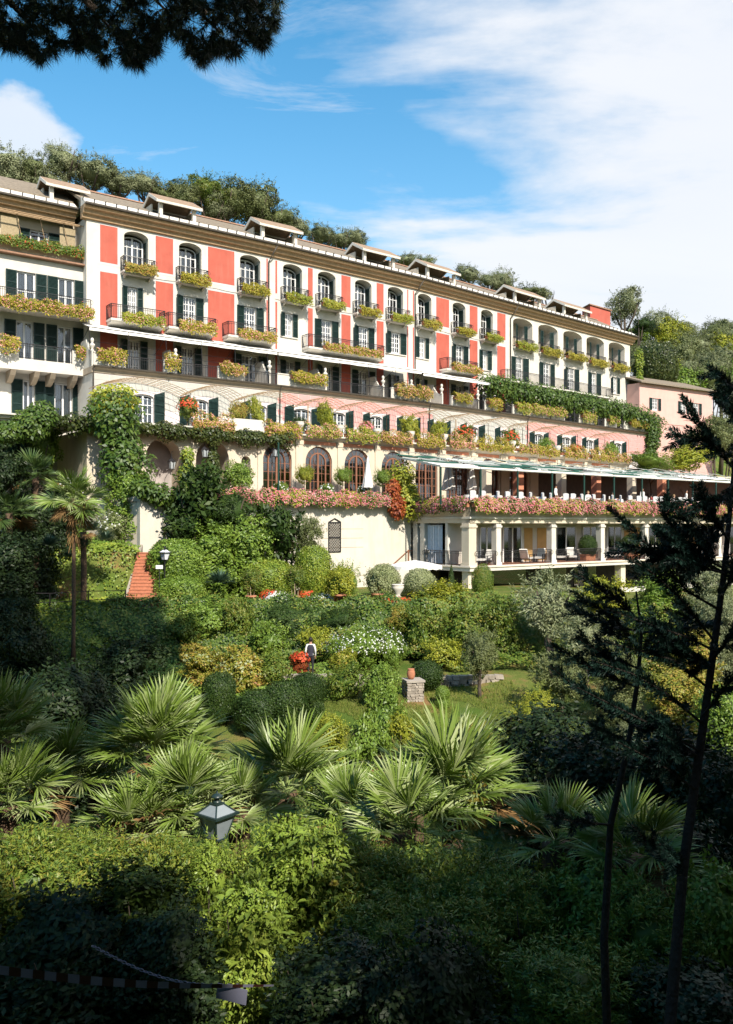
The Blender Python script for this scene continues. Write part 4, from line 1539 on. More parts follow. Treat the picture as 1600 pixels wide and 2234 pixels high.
def leaf_arrays(Pn, Nn, L, W, rg, lift=0.55, up=0.0, fold=0.12, droop=0.0):
    n = len(Pn)
    a = unit(np.cross(Nn, rdir(n, rg)))
    a = unit(a + Nn * (rg.random((n, 1)) * lift) + np.array([0, 0, up]))
    b = unit(np.cross(a, Nn + 1e-3))
    c = unit(np.cross(b, a))
    ll = L * (0.65 + 0.7 * rg.random((n, 1)))
    ww = W * (0.7 + 0.6 * rg.random((n, 1)))
    v = np.empty((n, 4, 3))
    v[:, 0] = Pn
    v[:, 1] = Pn + a * ll * 0.48 + b * ww * 0.5 + c * ww * fold
    v[:, 2] = Pn + a * ll + np.array([0, 0, -1.0]) * ll * droop
    v[:, 3] = Pn + a * ll * 0.48 - b * ww * 0.5 + c * ww * fold
    f = np.arange(n * 4).reshape(n, 4)
    return v.reshape(-1, 3), f


def join(parts):
    vs_, fs, ms, b = [], [], [], 0
    for k, q in enumerate(parts):
        v, f = q[0], q[1]
        vs_.append(v)
        fs.append(f + b)
        ms.append(np.full(len(f), q[2] if len(q) > 2 else 0))
        b += len(v)
    return np.concatenate(vs_), np.concatenate(fs), np.concatenate(ms)


def lump_sphere(r, rg, seg=14, rings=9, amp=0.12, squash=(1, 1, 1)):
    v = []
    ph = rg.random(6) * 6.28
    for i in range(rings + 1):
        th = math.pi * i / rings
        for k in range(seg):
            an = 2 * math.pi * k / seg
            rr = r * (1 + amp * math.sin(3 * an + ph[0]) * math.sin(2 * th + ph[1]) + amp * 0.7 * math.sin(5 * an + ph[2] + 3 * th))
            v.append((rr * math.sin(th) * math.cos(an) * squash[0], rr * math.sin(th) * math.sin(an) * squash[1], rr * math.cos(th) * squash[2]))
    f = [(i * seg + k, (i + 1) * seg + k, (i + 1) * seg + (k + 1) % seg, i * seg + (k + 1) % seg) for i in range(rings) for k in range(seg)]
    return np.array(v), np.array(f)


CROWN = {}


def crown(kind, var):
    """leaf masses of radius one, shared between plants of a kind"""
    key = (kind, var)
    if key in CROWN:
        return CROWN[key]
    rg = np.random.default_rng(hash_(kind) + var * 17)
    parts = []

    def lumps(n, k, L, W, rin=(0.42, 0.72), rs=(0.24, 0.42), lift=0.55, up=0.0, flat=1.0):
        c = rdir(k, rg) * rg.uniform(rin[0], rin[1], (k, 1))
        rr = rg.uniform(rs[0], rs[1], (k, 1))
        idx = rg.integers(0, k, n)
        d = rdir(n, rg)
        out_ = unit(c)[idx]
        d = unit(d + out_ * 0.55)
        p = c[idx] + d * rr[idx] * rg.uniform(0.72, 1.06, (n, 1))
        p[:, 2] *= flat
        nn = unit(d * 0.7 + out_ * 0.3 + np.array([0, 0, 0.25]))
        parts.append(leaf_arrays(p, nn, L, W, rg, lift, up))
    def shoots(k, per, L, W, up=0.5):
        d = rdir(k, rg)
        d[:, 2] = np.abs(d[:, 2]) * 0.8 + 0.1
        d = unit(d)
        d2 = unit(d + np.array([0, 0, up]) + rdir(k, rg) * 0.25)
        ln = rg.uniform(0.15, 0.42, (k, 1))
        base_ = d * rg.uniform(0.72, 0.95, (k, 1))
        t = np.tile(np.linspace(0, 1, per), k)[:, None]
        p = np.repeat(base_, per, 0) + np.repeat(d2 * ln, per, 0) * t
        parts.append(leaf_arrays(p, unit(rdir(k * per, rg) + np.repeat(d, per, 0) * 0.4), L, W, rg, 0.9, 0.25))
    if kind == 'olive':
        shoots(90, 12, 0.11, 0.03, 0.4)
        lumps(6000, 60, 0.12, 0.036, (0.30, 0.88), (0.12, 0.30), 1.0, 0.12)
        lumps(1500, 30, 0.12, 0.036, (0.1, 0.5), (0.2, 0.3), 1.0, 0.12)
    elif kind == 'bush':
        shoots(60, 9, 0.12, 0.055)
        lumps(3600, 40, 0.125, 0.066, (0.35, 0.80), (0.16, 0.42))
        lumps(700, 16, 0.125, 0.06, (0.80, 0.98), (0.08, 0.20), 0.9, 0.2)
        parts.append(lump_sphere(0.52, rg))
    elif kind == 'fine':
        shoots(80, 12, 0.07, 0.03)
        lumps(8000, 48, 0.075, 0.036, (0.42, 0.82), (0.14, 0.34))
        lumps(1200, 20, 0.08, 0.034, (0.80, 0.98), (0.06, 0.16), 0.9, 0.2)
        parts.append(lump_sphere(0.58, rg))
    elif kind == 'broad':
        shoots(40, 7, 0.22, 0.08)
        lumps(1500, 26, 0.25, 0.10, (0.35, 0.82), (0.18, 0.40), 0.9, 0.10)
        parts.append(lump_sphere(0.42, rg))
    elif kind == 'laurel':
        shoots(50, 10, 0.11, 0.045)
        lumps(5200, 50, 0.115, 0.052, (0.36, 0.84), (0.14, 0.34), 0.9, 0.12)
        parts.append(lump_sphere(0.34, rg))
    elif kind == 'oleander':
        shoots(90, 12, 0.11, 0.026, 0.8)
        lumps(10500, 70, 0.10, 0.030, (0.36, 0.86), (0.12, 0.30), 1.1, 0.45)
        parts.append(lump_sphere(0.36, rg))
    elif kind == 'shade':
        lumps(5000, 40, 0.10, 0.05, (0.35, 0.80), (0.18, 0.40))
        parts.append(lump_sphere(0.72, rg))
    elif kind == 'clip':       # clipped: a blunt, nearly square body with worn faces
        n = 8000
        d = rdir(n, rg)
        e = 3.2
        k = (np.abs(d) ** e).sum(1) ** (-1 / e)
        wob = 1 + 0.05 * np.sin(d[:, 0] * 5 + var) * np.sin(d[:, 2] * 6 + 2 * var) + 0.04 * np.sin(d[:, 1] * 11 + d[:, 2] * 7)
        p = d * (k * wob * rg.uniform(0.90, 1.02, n) * 0.94)[:, None]
        parts.append(leaf_arrays(p, unit(d + rdir(n, rg) * 0.45), 0.085, 0.05, rg, 0.9))
        v, f = lump_sphere(1, rg, 18, 12, 0)
        dv = unit(v)
        parts.append((dv * ((np.abs(dv) ** e).sum(1) ** (-1 / e) * 0.84)[:, None], f))
    elif kind == 'ball':
        n = 7000
        d = rdir(n, rg)
        wob = 1 + 0.05 * np.sin(d[:, 0] * 5 + var) * np.sin(d[:, 2] * 6 + 2 * var)
        p = d * (wob * rg.uniform(0.9, 1.03, n))[:, None]
        parts.append(leaf_arrays(p, unit(d + rdir(n, rg) * 0.45), 0.085, 0.048, rg, 0.9))
        parts.append(lump_sphere(0.88, rg, 18, 12, 0.02))
    elif kind == 'cone':
        n = 4500
        h = 1 - np.sqrt(rg.random(n))
        an = rg.random(n) * 6.283
        r_ = (1 - h) * 0.96 + 0.05
        p = np.stack([r_ * np.cos(an), r_ * np.sin(an), h * 2 - 1], -1)
        d = unit(np.stack([np.cos(an), np.sin(an), np.full(n, 0.4)], -1))
        parts.append(leaf_arrays(p, d, 0.10, 0.055, rg, 0.6))
        v, f = lump_sphere(1, rg, 14, 8, 0)
        zz = np.clip(v[:, 2], -1, 1)
        rad = np.clip((1 - zz) / 2, 0.0, 1) * 0.92
        xy = unit(np.concatenate([v[:, :2], np.zeros((len(v), 1))], 1) + 1e-9)
        v = np.stack([xy[:, 0] * rad, xy[:, 1] * rad, zz], -1)
        parts.append((v, f))
    elif kind == 'spiky':      # grasses and sword leaves out of one base
        n = 260
        d = rdir(n, rg)
        d[:, 2] = np.abs(d[:, 2]) * 0.9 + 0.12
        d = unit(d)
        parts.append(leaf_arrays(d * 0.05, unit(np.cross(d, rdir(n, rg))), 0.001, 0.001, rg))
        v = np.empty((n, 4, 3))
        b = unit(np.cross(d, np.array([0, 0, 1.0]) + 0.01))
        ln = rg.uniform(0.7, 1.05, (n, 1))
        v[:, 0] = d * 0.05 - b * 0.012
        v[:, 1] = d * ln * 0.55 + b * 0.032
        v[:, 2] = d * ln + np.array([0, 0, -0.10]) * ln
        v[:, 3] = d * ln * 0.55 - b * 0.032
        parts.append((v.reshape(-1, 3), np.arange(n * 4).reshape(n, 4)))
    v, f, m = join(parts)
    CROWN[key] = np_mesh(kind + '_crown', v, f)
    return CROWN[key]


def hash_(s):
    h = 7
    for c in s:
        h = (h * 31 + ord(c)) % 100003
    return h


L_olive = leafmat('olive_leaves', [(0.11, 0.135, 0.055), (0.21, 0.235, 0.11), (0.34, 0.35, 0.20)], 0.55, 0.15)
L_olived = leafmat('olive_leaves_dull', [(0.065, 0.09, 0.028), (0.13, 0.155, 0.05), (0.22, 0.23, 0.09)], 0.55, 0.15)
L_green = leafmat('mid_green_leaves', [(0.0713, 0.131, 0.0175), (0.1546, 0.2419, 0.032), (0.2614, 0.3427, 0.0511)], 0.45, 0.25)
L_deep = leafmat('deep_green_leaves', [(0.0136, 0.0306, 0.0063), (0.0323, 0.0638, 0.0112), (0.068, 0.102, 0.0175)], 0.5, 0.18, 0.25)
L_lime = leafmat('yellow_green_leaves', [(0.1236, 0.1572, 0.0151), (0.2677, 0.297, 0.0253), (0.4942, 0.4368, 0.0506)], 0.5, 0.3)
L_ochre = leafmat('turning_leaves', [(0.09, 0.13, 0.016), (0.23, 0.25, 0.03), (0.36, 0.28, 0.05), (0.32, 0.11, 0.035)], 0.5, 0.3)
L_rust = leafmat('rust_red_leaves', [(0.16, 0.03, 0.015), (0.34, 0.07, 0.02), (0.42, 0.15, 0.03)], 0.5, 0.3)
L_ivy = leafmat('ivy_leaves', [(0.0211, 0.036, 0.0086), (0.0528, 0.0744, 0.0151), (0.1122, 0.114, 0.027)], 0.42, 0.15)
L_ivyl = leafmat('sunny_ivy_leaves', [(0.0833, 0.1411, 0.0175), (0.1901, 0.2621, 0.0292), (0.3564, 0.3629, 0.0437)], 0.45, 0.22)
L_mixed = leafmat('mixed_hedge_leaves', [(0.035, 0.085, 0.010), (0.09, 0.15, 0.018), (0.17, 0.21, 0.028), (0.24, 0.16, 0.035)], 0.5, 0.22)
L_grass = leafmat('grass_blades', [(0.07, 0.11, 0.016), (0.14, 0.18, 0.03), (0.27, 0.24, 0.075)], 0.6, 0.2, 0.15)
L_vine = leafmat('vine_leaves', [(0.024, 0.056, 0.008), (0.06, 0.112, 0.0144), (0.12, 0.168, 0.024)], 0.45, 0.22)
L_shade = leafmat('shade_dark_leaves', [(0.008, 0.018, 0.006), (0.018, 0.036, 0.010), (0.04, 0.06, 0.016)], 0.5, 0.12, 0.25)  # deep shade is put into this leaf colour
L_pale = leafmat('pale_variegated_leaves', [(0.14, 0.18, 0.06), (0.27, 0.3, 0.13), (0.4, 0.4, 0.22)], 0.55, 0.2)
L_fbox = leafmat('flower_box_leaves', [(0.12, 0.13, 0.012), (0.32, 0.28, 0.025), (0.52, 0.40, 0.05)], 0.55, 0.3)
L_pink = leafmat('pink_petals', [(0.44, 0.06, 0.09), (0.62, 0.19, 0.21), (0.72, 0.40, 0.40)], 0.6, 0.25)
L_hotp = leafmat('rose_petals', [(0.55, 0.13, 0.14), (0.7, 0.28, 0.25), (0.78, 0.52, 0.42)], 0.6, 0.25)
L_redf = leafmat('red_petals', [(0.38, 0.02, 0.01), (0.6, 0.06, 0.02), (0.66, 0.16, 0.04)], 0.6, 0.2)
L_whitef = leafmat('white_petals', [(0.55, 0.55, 0.48), (0.7, 0.7, 0.66), (0.7, 0.7, 0.7)], 0.6, 0.2)
L_palm = leafmat('fan_palm_leaves', [(0.10, 0.17, 0.022), (0.21, 0.30, 0.055), (0.48, 0.52, 0.28)], 0.36, 0.3, 0.35)  # palest tone paints in the silver highlights on the blades
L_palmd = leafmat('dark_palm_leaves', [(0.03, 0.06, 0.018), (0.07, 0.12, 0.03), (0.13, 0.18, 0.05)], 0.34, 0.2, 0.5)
L_dead = leafmat('dry_palm_leaves', [(0.16, 0.09, 0.04), (0.26, 0.15, 0.06), (0.34, 0.22, 0.1)], 0.8, 0.2, 0.1)
L_yucca = leafmat('yucca_leaves', [(0.035, 0.07, 0.05), (0.08, 0.14, 0.09), (0.16, 0.22, 0.14)], 0.4, 0.15)
L_pine = leafmat('pine_needles', [(0.008, 0.016, 0.005), (0.016, 0.03, 0.008), (0.04, 0.055, 0.014)], 0.55, 0.10, 0.3)
L_cedar = leafmat('cedar_needles', [(0.005, 0.017, 0.012), (0.010, 0.032, 0.022), (0.026, 0.068, 0.05)], 0.5, 0.10, 0.35)
L_laurel = leafmat('laurel_leaves', [(0.1103, 0.1807, 0.0234), (0.2083, 0.2977, 0.0408), (0.3675, 0.4253, 0.0729)], 0.42, 0.22, 0.3)
L_olean = leafmat('oleander_leaves', [(0.0386, 0.0878, 0.0152), (0.0966, 0.1668, 0.0253), (0.2124, 0.2633, 0.0379), (0.3089, 0.2281, 0.0379)], 0.42, 0.2, 0.3)


def trunk_mesh(h, r, rg, limbs=4, spread=0.35, lean=0.0, n=7, reach=None):
    """tapered trunk with limbs reaching into the crown; h = height to the crown's middle"""
    mb = MB()
    pts = [Vector((0, 0, -0.4))]
    for i in range(1, 6):
        t = i / 5
        pts.append(Vector((lean * t * t * h + rg.normal() * 0.02 * h, rg.normal() * 0.02 * h, h * t)))
    mb.tube(pts, [r * 1.25, r, r * 0.85, r * 0.7, r * 0.55, r * 0.35], n)
    for k in range(limbs):
        an = 6.283 * (k + rg.random() * 0.6) / limbs
        b = pts[3 if k % 2 else 4]
        q = reach or (0.3 * h, 0.3 * h)
        e = b + Vector((math.cos(an) * q[0] * 0.7, math.sin(an) * q[0] * 0.7, (h - b.z) + q[1] * rg.uniform(0.0, 0.55)))
        m_ = (b + e) / 2 + Vector((math.cos(an), math.sin(an), -0.3)) * 0.05 * min(h, 3)
        mb.tube([b, m_, e], [r * 0.5, r * 0.35, r * 0.12], 5)
    return mb.mesh('trunk', True)


def plant(name, label, cat, px, py, rx, ry, d, kind, m, group=None, trunk=None, base=None, rz=None, deep=1.0, blossoms=None, top=False):
    """a tree or shrub whose leaf mass is centred at photo pixel (px, py), d metres ahead, rx x ry pixels in size"""
    c = P(px, py, d)
    RX, RZ_ = rx / F * d, ry / F * d
    gz = float(ground(c.x, c.y)) if base is None else base
    e = tag(empty(name, (c.x, c.y, min(gz, c.z - RZ_ * 0.6))), label, cat, group)
    z0 = e.location.z
    stack = []
    if trunk is None and kind != 'spiky' and c.z - RZ_ > gz - 0.05 and base is None and c.z - RZ_ - gz < 4.5:
        gap = c.z - RZ_ - gz                      # shrubs are leafy down to the ground
        if gap < RZ_ * 0.5:
            top_ = c.z + RZ_
            RZ_ = (top_ - gz + 0.1) / 2
            c.z = top_ - RZ_
        else:
            q = c.z
            while q - RZ_ > gz + 0.1 and len(stack) < 5:
                q -= RZ_ * 1.15
                stack.append(q)
    rg = np.random.default_rng(int(px * 7 + py * 13))
    var = int(rg.integers(0, 3))
    cr = add('crown' if trunk else 'foliage', crown(kind, var), m, e, (0, 0, c.z - z0), scale=(RX, RX * deep, RZ_), rz=rg.random() * 6.28 if rz is None else rz)
    if kind in ('bush', 'fine', 'olive', 'broad'):
        cr.rotation_euler.x, cr.rotation_euler.y = rg.normal() * 0.28, rg.normal() * 0.28
    if m is not None and crown(kind, var).materials and crown(kind, var).materials[0] != m:
        cr.material_slots[0].link = 'OBJECT'
        cr.material_slots[0].material = m
    hgt = c.z - z0
    for j, q in enumerate(stack):
        o = add('foliage', crown(kind, (var + j + 1) % 3), m, e, (0, 0, q - z0), scale=(RX * 1.05, RX * deep * 1.05, RZ_), rz=rg.random() * 6.28)
        o.material_slots[0].link = 'OBJECT'
        o.material_slots[0].material = m
    r_ = trunk if trunk else max(0.03, min(0.10, RX * 0.06))
    if kind != 'spiky':
        add('trunk' if trunk else 'stem', trunk_mesh(max(hgt, 0.3), r_, rg, 5 if trunk else 3, reach=(RX, RZ_)), M_bark, e)
    if blossoms:
        bmat, nb, size = blossoms
        dd = rdir(nb, rg)
        dd[:, 2] = np.abs(dd[:, 2]) * 0.9 - 0.1
        dd[:, 1] -= 0.5
        dd = unit(dd)
        p = dd * np.array([RX, RX * deep, RZ_]) * rg.uniform(0.92, 1.08, (nb, 1))
        v, f = leaf_arrays(p, dd, size, size * 0.9, rg, 0.2)
        o = add('blossoms', np_mesh('blossoms', v, f), bmat, e, (0, 0, c.z - z0))
        o['kind'] = 'stuff'
    return e


def cover(name, label, cat, region, n, m, L=0.16, W=0.10, thick=0.25, seed=1, kind='stuff'):
    """leaves over a patch of ground: region = (x0, x1, y0, y1) in metres"""
    rg = np.random.default_rng(seed)
    x = rg.uniform(region[0], region[1], n)
    y = rg.uniform(region[2], region[3], n)
    z = ground(x, y)
    e = 0.15
    gxn = (ground(x + e, y) - ground(x - e, y)) / (2 * e)
    gyn = (ground(x, y + e) - ground(x, y - e)) / (2 * e)
    nn = unit(np.stack([-gxn, -gyn, np.ones(n)], -1))
    bumpz = thick * (0.5 + 0.5 * np.sin(x * 2.3 + 1.3 * np.sin(y * 1.7)) * np.sin(y * 2.9 + x)) + 0.1 * rg.random(n)
    p = np.stack([x, y, z], -1) + nn * bumpz[:, None]
    v, f = leaf_arrays(p, unit(nn + np.array([0, -0.5, 0.3])), L, W, rg, 0.7)
    return tag(add(name, np_mesh(name, v, f), m), label, cat, None, kind)
# ------------------------------------------------------------------ trees on the hill behind the roof
HILL = [(12, 372, 55, 52, L_olive), (72, 372, 40, 38, L_olived), (140, 352, 46, 34, L_olive), (100, 402, 48, 34, L_olive), (205, 380, 56, 34, L_olive), (258, 402, 44, 28, L_olive),
        (312, 400, 42, 26, L_olive), (352, 425, 36, 22, L_olived), (395, 425, 46, 32, L_olived), (448, 420, 50, 34, L_mixed), (505, 440, 56, 36, L_olived), (560, 448, 54, 42, L_olived),
        (610, 478, 44, 28, L_olived), (470, 455, 46, 26, L_olive), (650, 496, 32, 24, L_olive), (700, 514, 34, 18, L_olive), (745, 524, 36, 20, L_olive), (778, 522, 26, 20, L_olive), (888, 570, 34, 16, L_olive),
        (925, 574, 30, 14, L_olived), (1022, 600, 34, 20, L_olive), (1066, 612, 24, 18, L_olive), (1096, 614, 32, 24, L_olive), (1152, 642, 38, 16, L_olived), (1185, 640, 22, 12, L_olive)]
names_h = ['silvery olive tree at the crest above the stepped-back wing', 'dull olive tree behind the near wing with reddish scrub under it', 'tall silvery olive tree just over the first dormer',
           'broad olive tree directly behind the first dormer', 'olive tree on the hill between first and second dormer', 'low olive tree beside the ridge before the second dormer',
           'small olive tree standing against blue sky before the second dormer', 'dull little olive tree touching the second dormer', 'dark olive tree right behind the second dormer',
           'yellowish green tree behind the second dormer', 'big dull green tree on the crest between second and third dormer', 'tallest rounded dark tree before the third dormer',
           'dull tree sloping down behind the third dormer', 'pale olive tree low behind the second dormer roof', 'pale olive tree past the third dormer', 'thin olive tree above the ridge after the third dormer',
           'second olive tree above the ridge after the third dormer', 'olive tree touching the fourth dormer', 'low olive tree behind the ridge after the fourth dormer', 'dull low olive tree before the fifth dormer',
           'olive tree just past the fifth dormer', 'small olive tree between fifth and sixth dormer', 'leafy olive tree before the sixth dormer', 'low dull olive tree behind the sixth dormer', 'little olive tree past the sixth dormer']
for (px, py, rx, ry, m), lb in zip(HILL, names_h):
    g, s = hit(px, -15)
    d = pt(g, s, -15).y
    plant('olive_tree', lb, 'tree', px, py, rx * 1.05, ry * 1.02, d, 'fine', m, 'olive trees on the hill behind the roof', trunk=0.22)
plant('scrub_bush', 'rusty dry scrub on the hill between the olives', 'shrub', 62, 398, 26, 20, 72, 'bush', L_rust)
# a carpet of scrub so that the hill is not bare between them
rg = np.random.default_rng(5)
n = 16000
ss = rg.uniform(-24, S_TOT + 2, n)
oo = rg.uniform(-24, -10.5, n)
xy = []
for s_, o_ in zip(ss, oo):
    g = 0 if s_ < SEG[0][3] else (1 if s_ < SEG[0][3] + SEG[1][3] else 2)
    q = pt(g, s_ - sum(SEG[k][3] for k in range(g)), o_)
    xy.append((q.x, q.y))
xy = np.array(xy)
zz = ground(xy[:, 0], xy[:, 1]) + rg.random(n) * 1.1
v, f = leaf_arrays(np.c_[xy, zz], unit(rdir(n, rg) + np.array([0, -0.6, 0.8])), 0.5, 0.2, rg, 0.8)
tag(add('hill_scrub', np_mesh('hill_scrub', v, f), L_olived), 'low olive scrub covering the hill behind the roof', 'scrub', None, 'stuff')

# hill beyond the far end
plant('olive_tree', 'lone pale olive tree with bare trunk standing past the red chimney block', 'tree', 1366, 668, 46, 30, 122, 'olive', L_olive, trunk=0.34)
plant('pine_tree', 'small dark dense pine beside the lone pale olive', 'tree', 1404, 708, 24, 18, 121, 'fine', L_deep, trunk=0.22)
rg = np.random.default_rng(11)
k_ = 0
for row in range(9):
    for col in range(7):
        px = 1395 + col * 34 + rg.uniform(-14, 14)
        py = 742 + row * 27 + rg.uniform(-12, 12) + (0 if row else rg.uniform(-18, 4))
        if py > 840 and px < 1590 and py < 985:
            continue
        d = 126 - (py - 715) * 0.085
        sz = rg.uniform(26, 42)
        m = [L_olive, L_olived, L_green, L_olived, L_olive, L_lime][int(rg.integers(0, 6))]
        kd = 'fine' if m in (L_olive, L_olived) else 'bush'
        tone = {L_olive: 'silvery olive', L_olived: 'dull olive', L_green: 'green', L_lime: 'yellow-green'}[m]
        plant('hill_shrub', '%s hill shrub, %s row below the skyline, %s from the hotel corner' % (tone, ORD[row], ORD[col]), 'shrub', px, py, sz * 1.15, sz * 0.95, d, kd, m, 'thicket on the hill beyond the annex')
        k_ += 1
plant('hill_tree', 'spreading pale olive tree on the skyline above the thicket', 'tree', 1490, 722, 44, 20, 130, 'olive', L_olive, trunk=0.3)
plant('hill_tree', 'thin crowned olive tree at the picture edge on the skyline', 'tree', 1572, 724, 40, 20, 130, 'olive', L_olive, trunk=0.3)
plant('clipped_hedge', 'tall clipped ivy-clad hedge block beside the far corner of the hotel', 'hedge', 1432, 800, 46, 54, 112, 'clip', L_ivy)
plant('garden_shrub', 'yellow-green shrub below the pink annex', 'shrub', 1500, 1000, 60, 26, 96, 'bush', L_lime)
plant('garden_shrub', 'low green shrub beside the far end of the flowered terrace', 'shrub', 1420, 1008, 55, 18, 92, 'fine', L_green)
plant('garden_shrub', 'dark upright shrub against the pink annex wall', 'shrub', 1500, 965, 20, 30, 99, 'fine', L_deep)
plant('garden_shrub', 'tangled grey-green bush in front of the annex corner', 'shrub', 1560, 950, 45, 40, 97, 'olive', L_olived)

# ------------------------------------------------------------------ climbing plants on the hotel


def strand(pts, n, thick, m, L, W, seed, name, label, cat='vine', sag=0.0, extra=None):
    """leaves gathered round a path of world points; thick = (across, up)"""
    rg = np.random.default_rng(seed)
    P_ = np.array([tuple(p) for p in pts])
    seg = np.linalg.norm(np.diff(P_, axis=0), axis=1)
    t = np.concatenate([[0], np.cumsum(seg)])
    u = rg.uniform(0, t[-1], n)
    c = np.stack([np.interp(u, t, P_[:, k]) for k in range(3)], -1)
    wav = 0.75 + 0.3 * np.sin(u * 2.1 + seed) + 0.25 * np.sin(u * 5.3)
    d = rdir(n, rg)
    d[:, 2] = np.where(d[:, 2] < 0, d[:, 2] * (1 + sag), d[:, 2])
    off = d * np.array([thick[0], thick[0], thick[1]]) * (wav * rg.uniform(0.6, 1.0, n) ** 0.5)[:, None]
    p = c + off
    parts = [leaf_arrays(p, unit(d + np.array([0.15, -0.3, 0.35])), L, W, rg, 0.6, 0, 0.12, 0.15)]
    e = tag(empty(name, tuple(P_[0])), label, cat)
    v, f, _ = join(parts)
    v = v - P_[0]
    o = add('foliage', np_mesh('foliage', v, f), m, e)
    o['kind'] = 'stuff'
    mb = MB().tube([Vector(q) - Vector(P_[0]) for q in P_], 0.05, 5)
    add('stem', mb, M_bark, e)
    if extra:
        bm, nb, bs = extra
        idx = rg.integers(0, n, nb)
        pb = p[idx] + d[idx] * 0.06 + np.array([0.02, -0.05, 0.02]) - P_[0]
        v, f = leaf_arrays(pb, unit(d[idx] + np.array([0, -0.5, 0.2])), bs, bs * 0.9, rg, 0.2)
        o = add('blossoms', np_mesh('blossoms', v, f), bm, e)
        o['kind'] = 'stuff'
    return e


def fp(px, o, z):
    g, s = hit(px, o)
    return pt(g, s, o, z)


strand([fp(1058, 1.2, 13.3), fp(1120, 1.3, 13.1), fp(1200, 1.4, 12.9), fp(1280, 1.4, 12.8), fp(1350, 1.5, 12.7), fp(1405, 1.7, 12.2), fp(1432, 1.8, 11.6)], 19000, (1.3, 1.1), L_vine, 0.30, 0.17, 3,
       'climbing_vine', 'thick green vine roofing the pergola under the open loggias', sag=0.4)
strand([fp(1420, 2.0, 11.9), fp(1424, 2.2, 9.5), fp(1416, 2.3, 7.4), fp(1410, 2.4, 5.6)], 6000, (1.0, 0.8), L_vine, 0.26, 0.15, 4, 'climbing_vine', 'green vine column hanging down the far corner of the hotel')
strand([fp(1394, -0.6, 20.5), fp(1396, -0.4, 18.0), fp(1397, -0.2, 15.5), fp(1400, 0.5, 13.0)], 3200, (0.5, 0.6), L_ivyl, 0.24, 0.14, 6, 'climbing_vine', 'thin vine climbing the white far corner up to the eave')
for k in range(5):
    px = 1150 + k * 52
    g, s = hit(px, 2.0)
    H('pergola_post', MB().tube([pt(g, s, 2.0, Z2), pt(g, s, 1.9, 12.8)], 0.05, 5), M_iron)
# ivy swags along the edge of the first-floor terrace
strand([fp(62, O1 + 0.5, 6.5), fp(180, O1 + 0.6, 6.35), fp(300, O1 + 0.6, 6.3), fp(420, O1 + 0.6, 6.2), fp(520, O1 + 0.55, 6.15), fp(632, O1 + 0.5, 6.15)], 11000, (0.45, 0.52), L_ivy, 0.17, 0.12, 8,
       'ivy_swag', 'long dark ivy swag along the terrace edge above the plain arches', 'ivy', sag=0.5)
strand([fp(466, O1 + 0.4, 6.0), fp(466, O1 + 0.4, 4.4), fp(464, O1 + 0.5, 2.2)], 2600, (0.5, 0.5), L_ivy, 0.18, 0.13, 9, 'ivy_column', 'ivy column between the second and third plain arch')
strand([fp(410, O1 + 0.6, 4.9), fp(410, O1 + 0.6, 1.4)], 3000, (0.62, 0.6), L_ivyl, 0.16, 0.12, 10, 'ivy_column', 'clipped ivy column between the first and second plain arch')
strand([fp(95, O1 + 0.9, 6.8), fp(80, O1 + 1.2, 6.0), fp(40, O1 + 1.4, 5.6), fp(0, O1 + 1.6, 5.2)], 4000, (1.0, 0.9), L_vine, 0.24, 0.14, 12, 'climbing_vine', 'leafy vine over the dark porch at the near end')
strand([fp(250, O1 + 1.6, 7.2), fp(262, O1 + 2.0, 5.2), fp(280, O1 + 2.3, 3.2), fp(300, O1 + 2.6, 1.0)], 7500, (1.55, 1.2), L_vine, 0.30, 0.17, 13, 'climbing_vine', 'big leafy creeper tumbling down between porch and first plain arch')
strand([fp(255, O1 + 0.6, 8.0), fp(225, O1 + 0.8, 7.0)], 2600, (1.3, 0.9), L_lime, 0.28, 0.17, 14, 'terrace_shrub', 'bright yellow-green shrub on the terrace under the first trellis', 'shrub')
strand([lp(-21.6, 0.2, 2.3, K2), lp(-20.4, 0.3, 1.9, K2), lp(-19.4, 0.35, 1.2, K2), lp(-18.9, 0.35, 0.2, K2)], 2600, (0.75, 0.6), L_vine, 0.24, 0.14, 18, 'climbing_vine', 'creeper spilling over the end of the garden wall above the steps')
# red-and-green creeper over the terrace corner
strand([lp(-1.2, 0.35, 4.0, K2), lp(-0.9, 0.5, 2.8, K2), lp(-0.6, 0.55, 1.2, K2)], 4200, (0.95, 0.9), L_lime, 0.22, 0.14, 15, 'creeper', 'green creeper mound where the two flower rows meet')
strand([lp(-2.2, 0.5, 2.9, K2), lp(-2.0, 0.6, 2.0, K2), lp(-1.8, 0.6, 0.9, K2)], 2600, (0.62, 0.7), L_rust, 0.20, 0.13, 16, 'creeper', 'rust red creeper beside the green mound on the terrace corner')

# ------------------------------------------------------------------ flower boxes
L_fboxg = leafmat('flower_box_mixed_leaves', [(0.07, 0.10, 0.012), (0.20, 0.21, 0.02), (0.42, 0.30, 0.05), (0.45, 0.18, 0.08)], 0.55, 0.3)


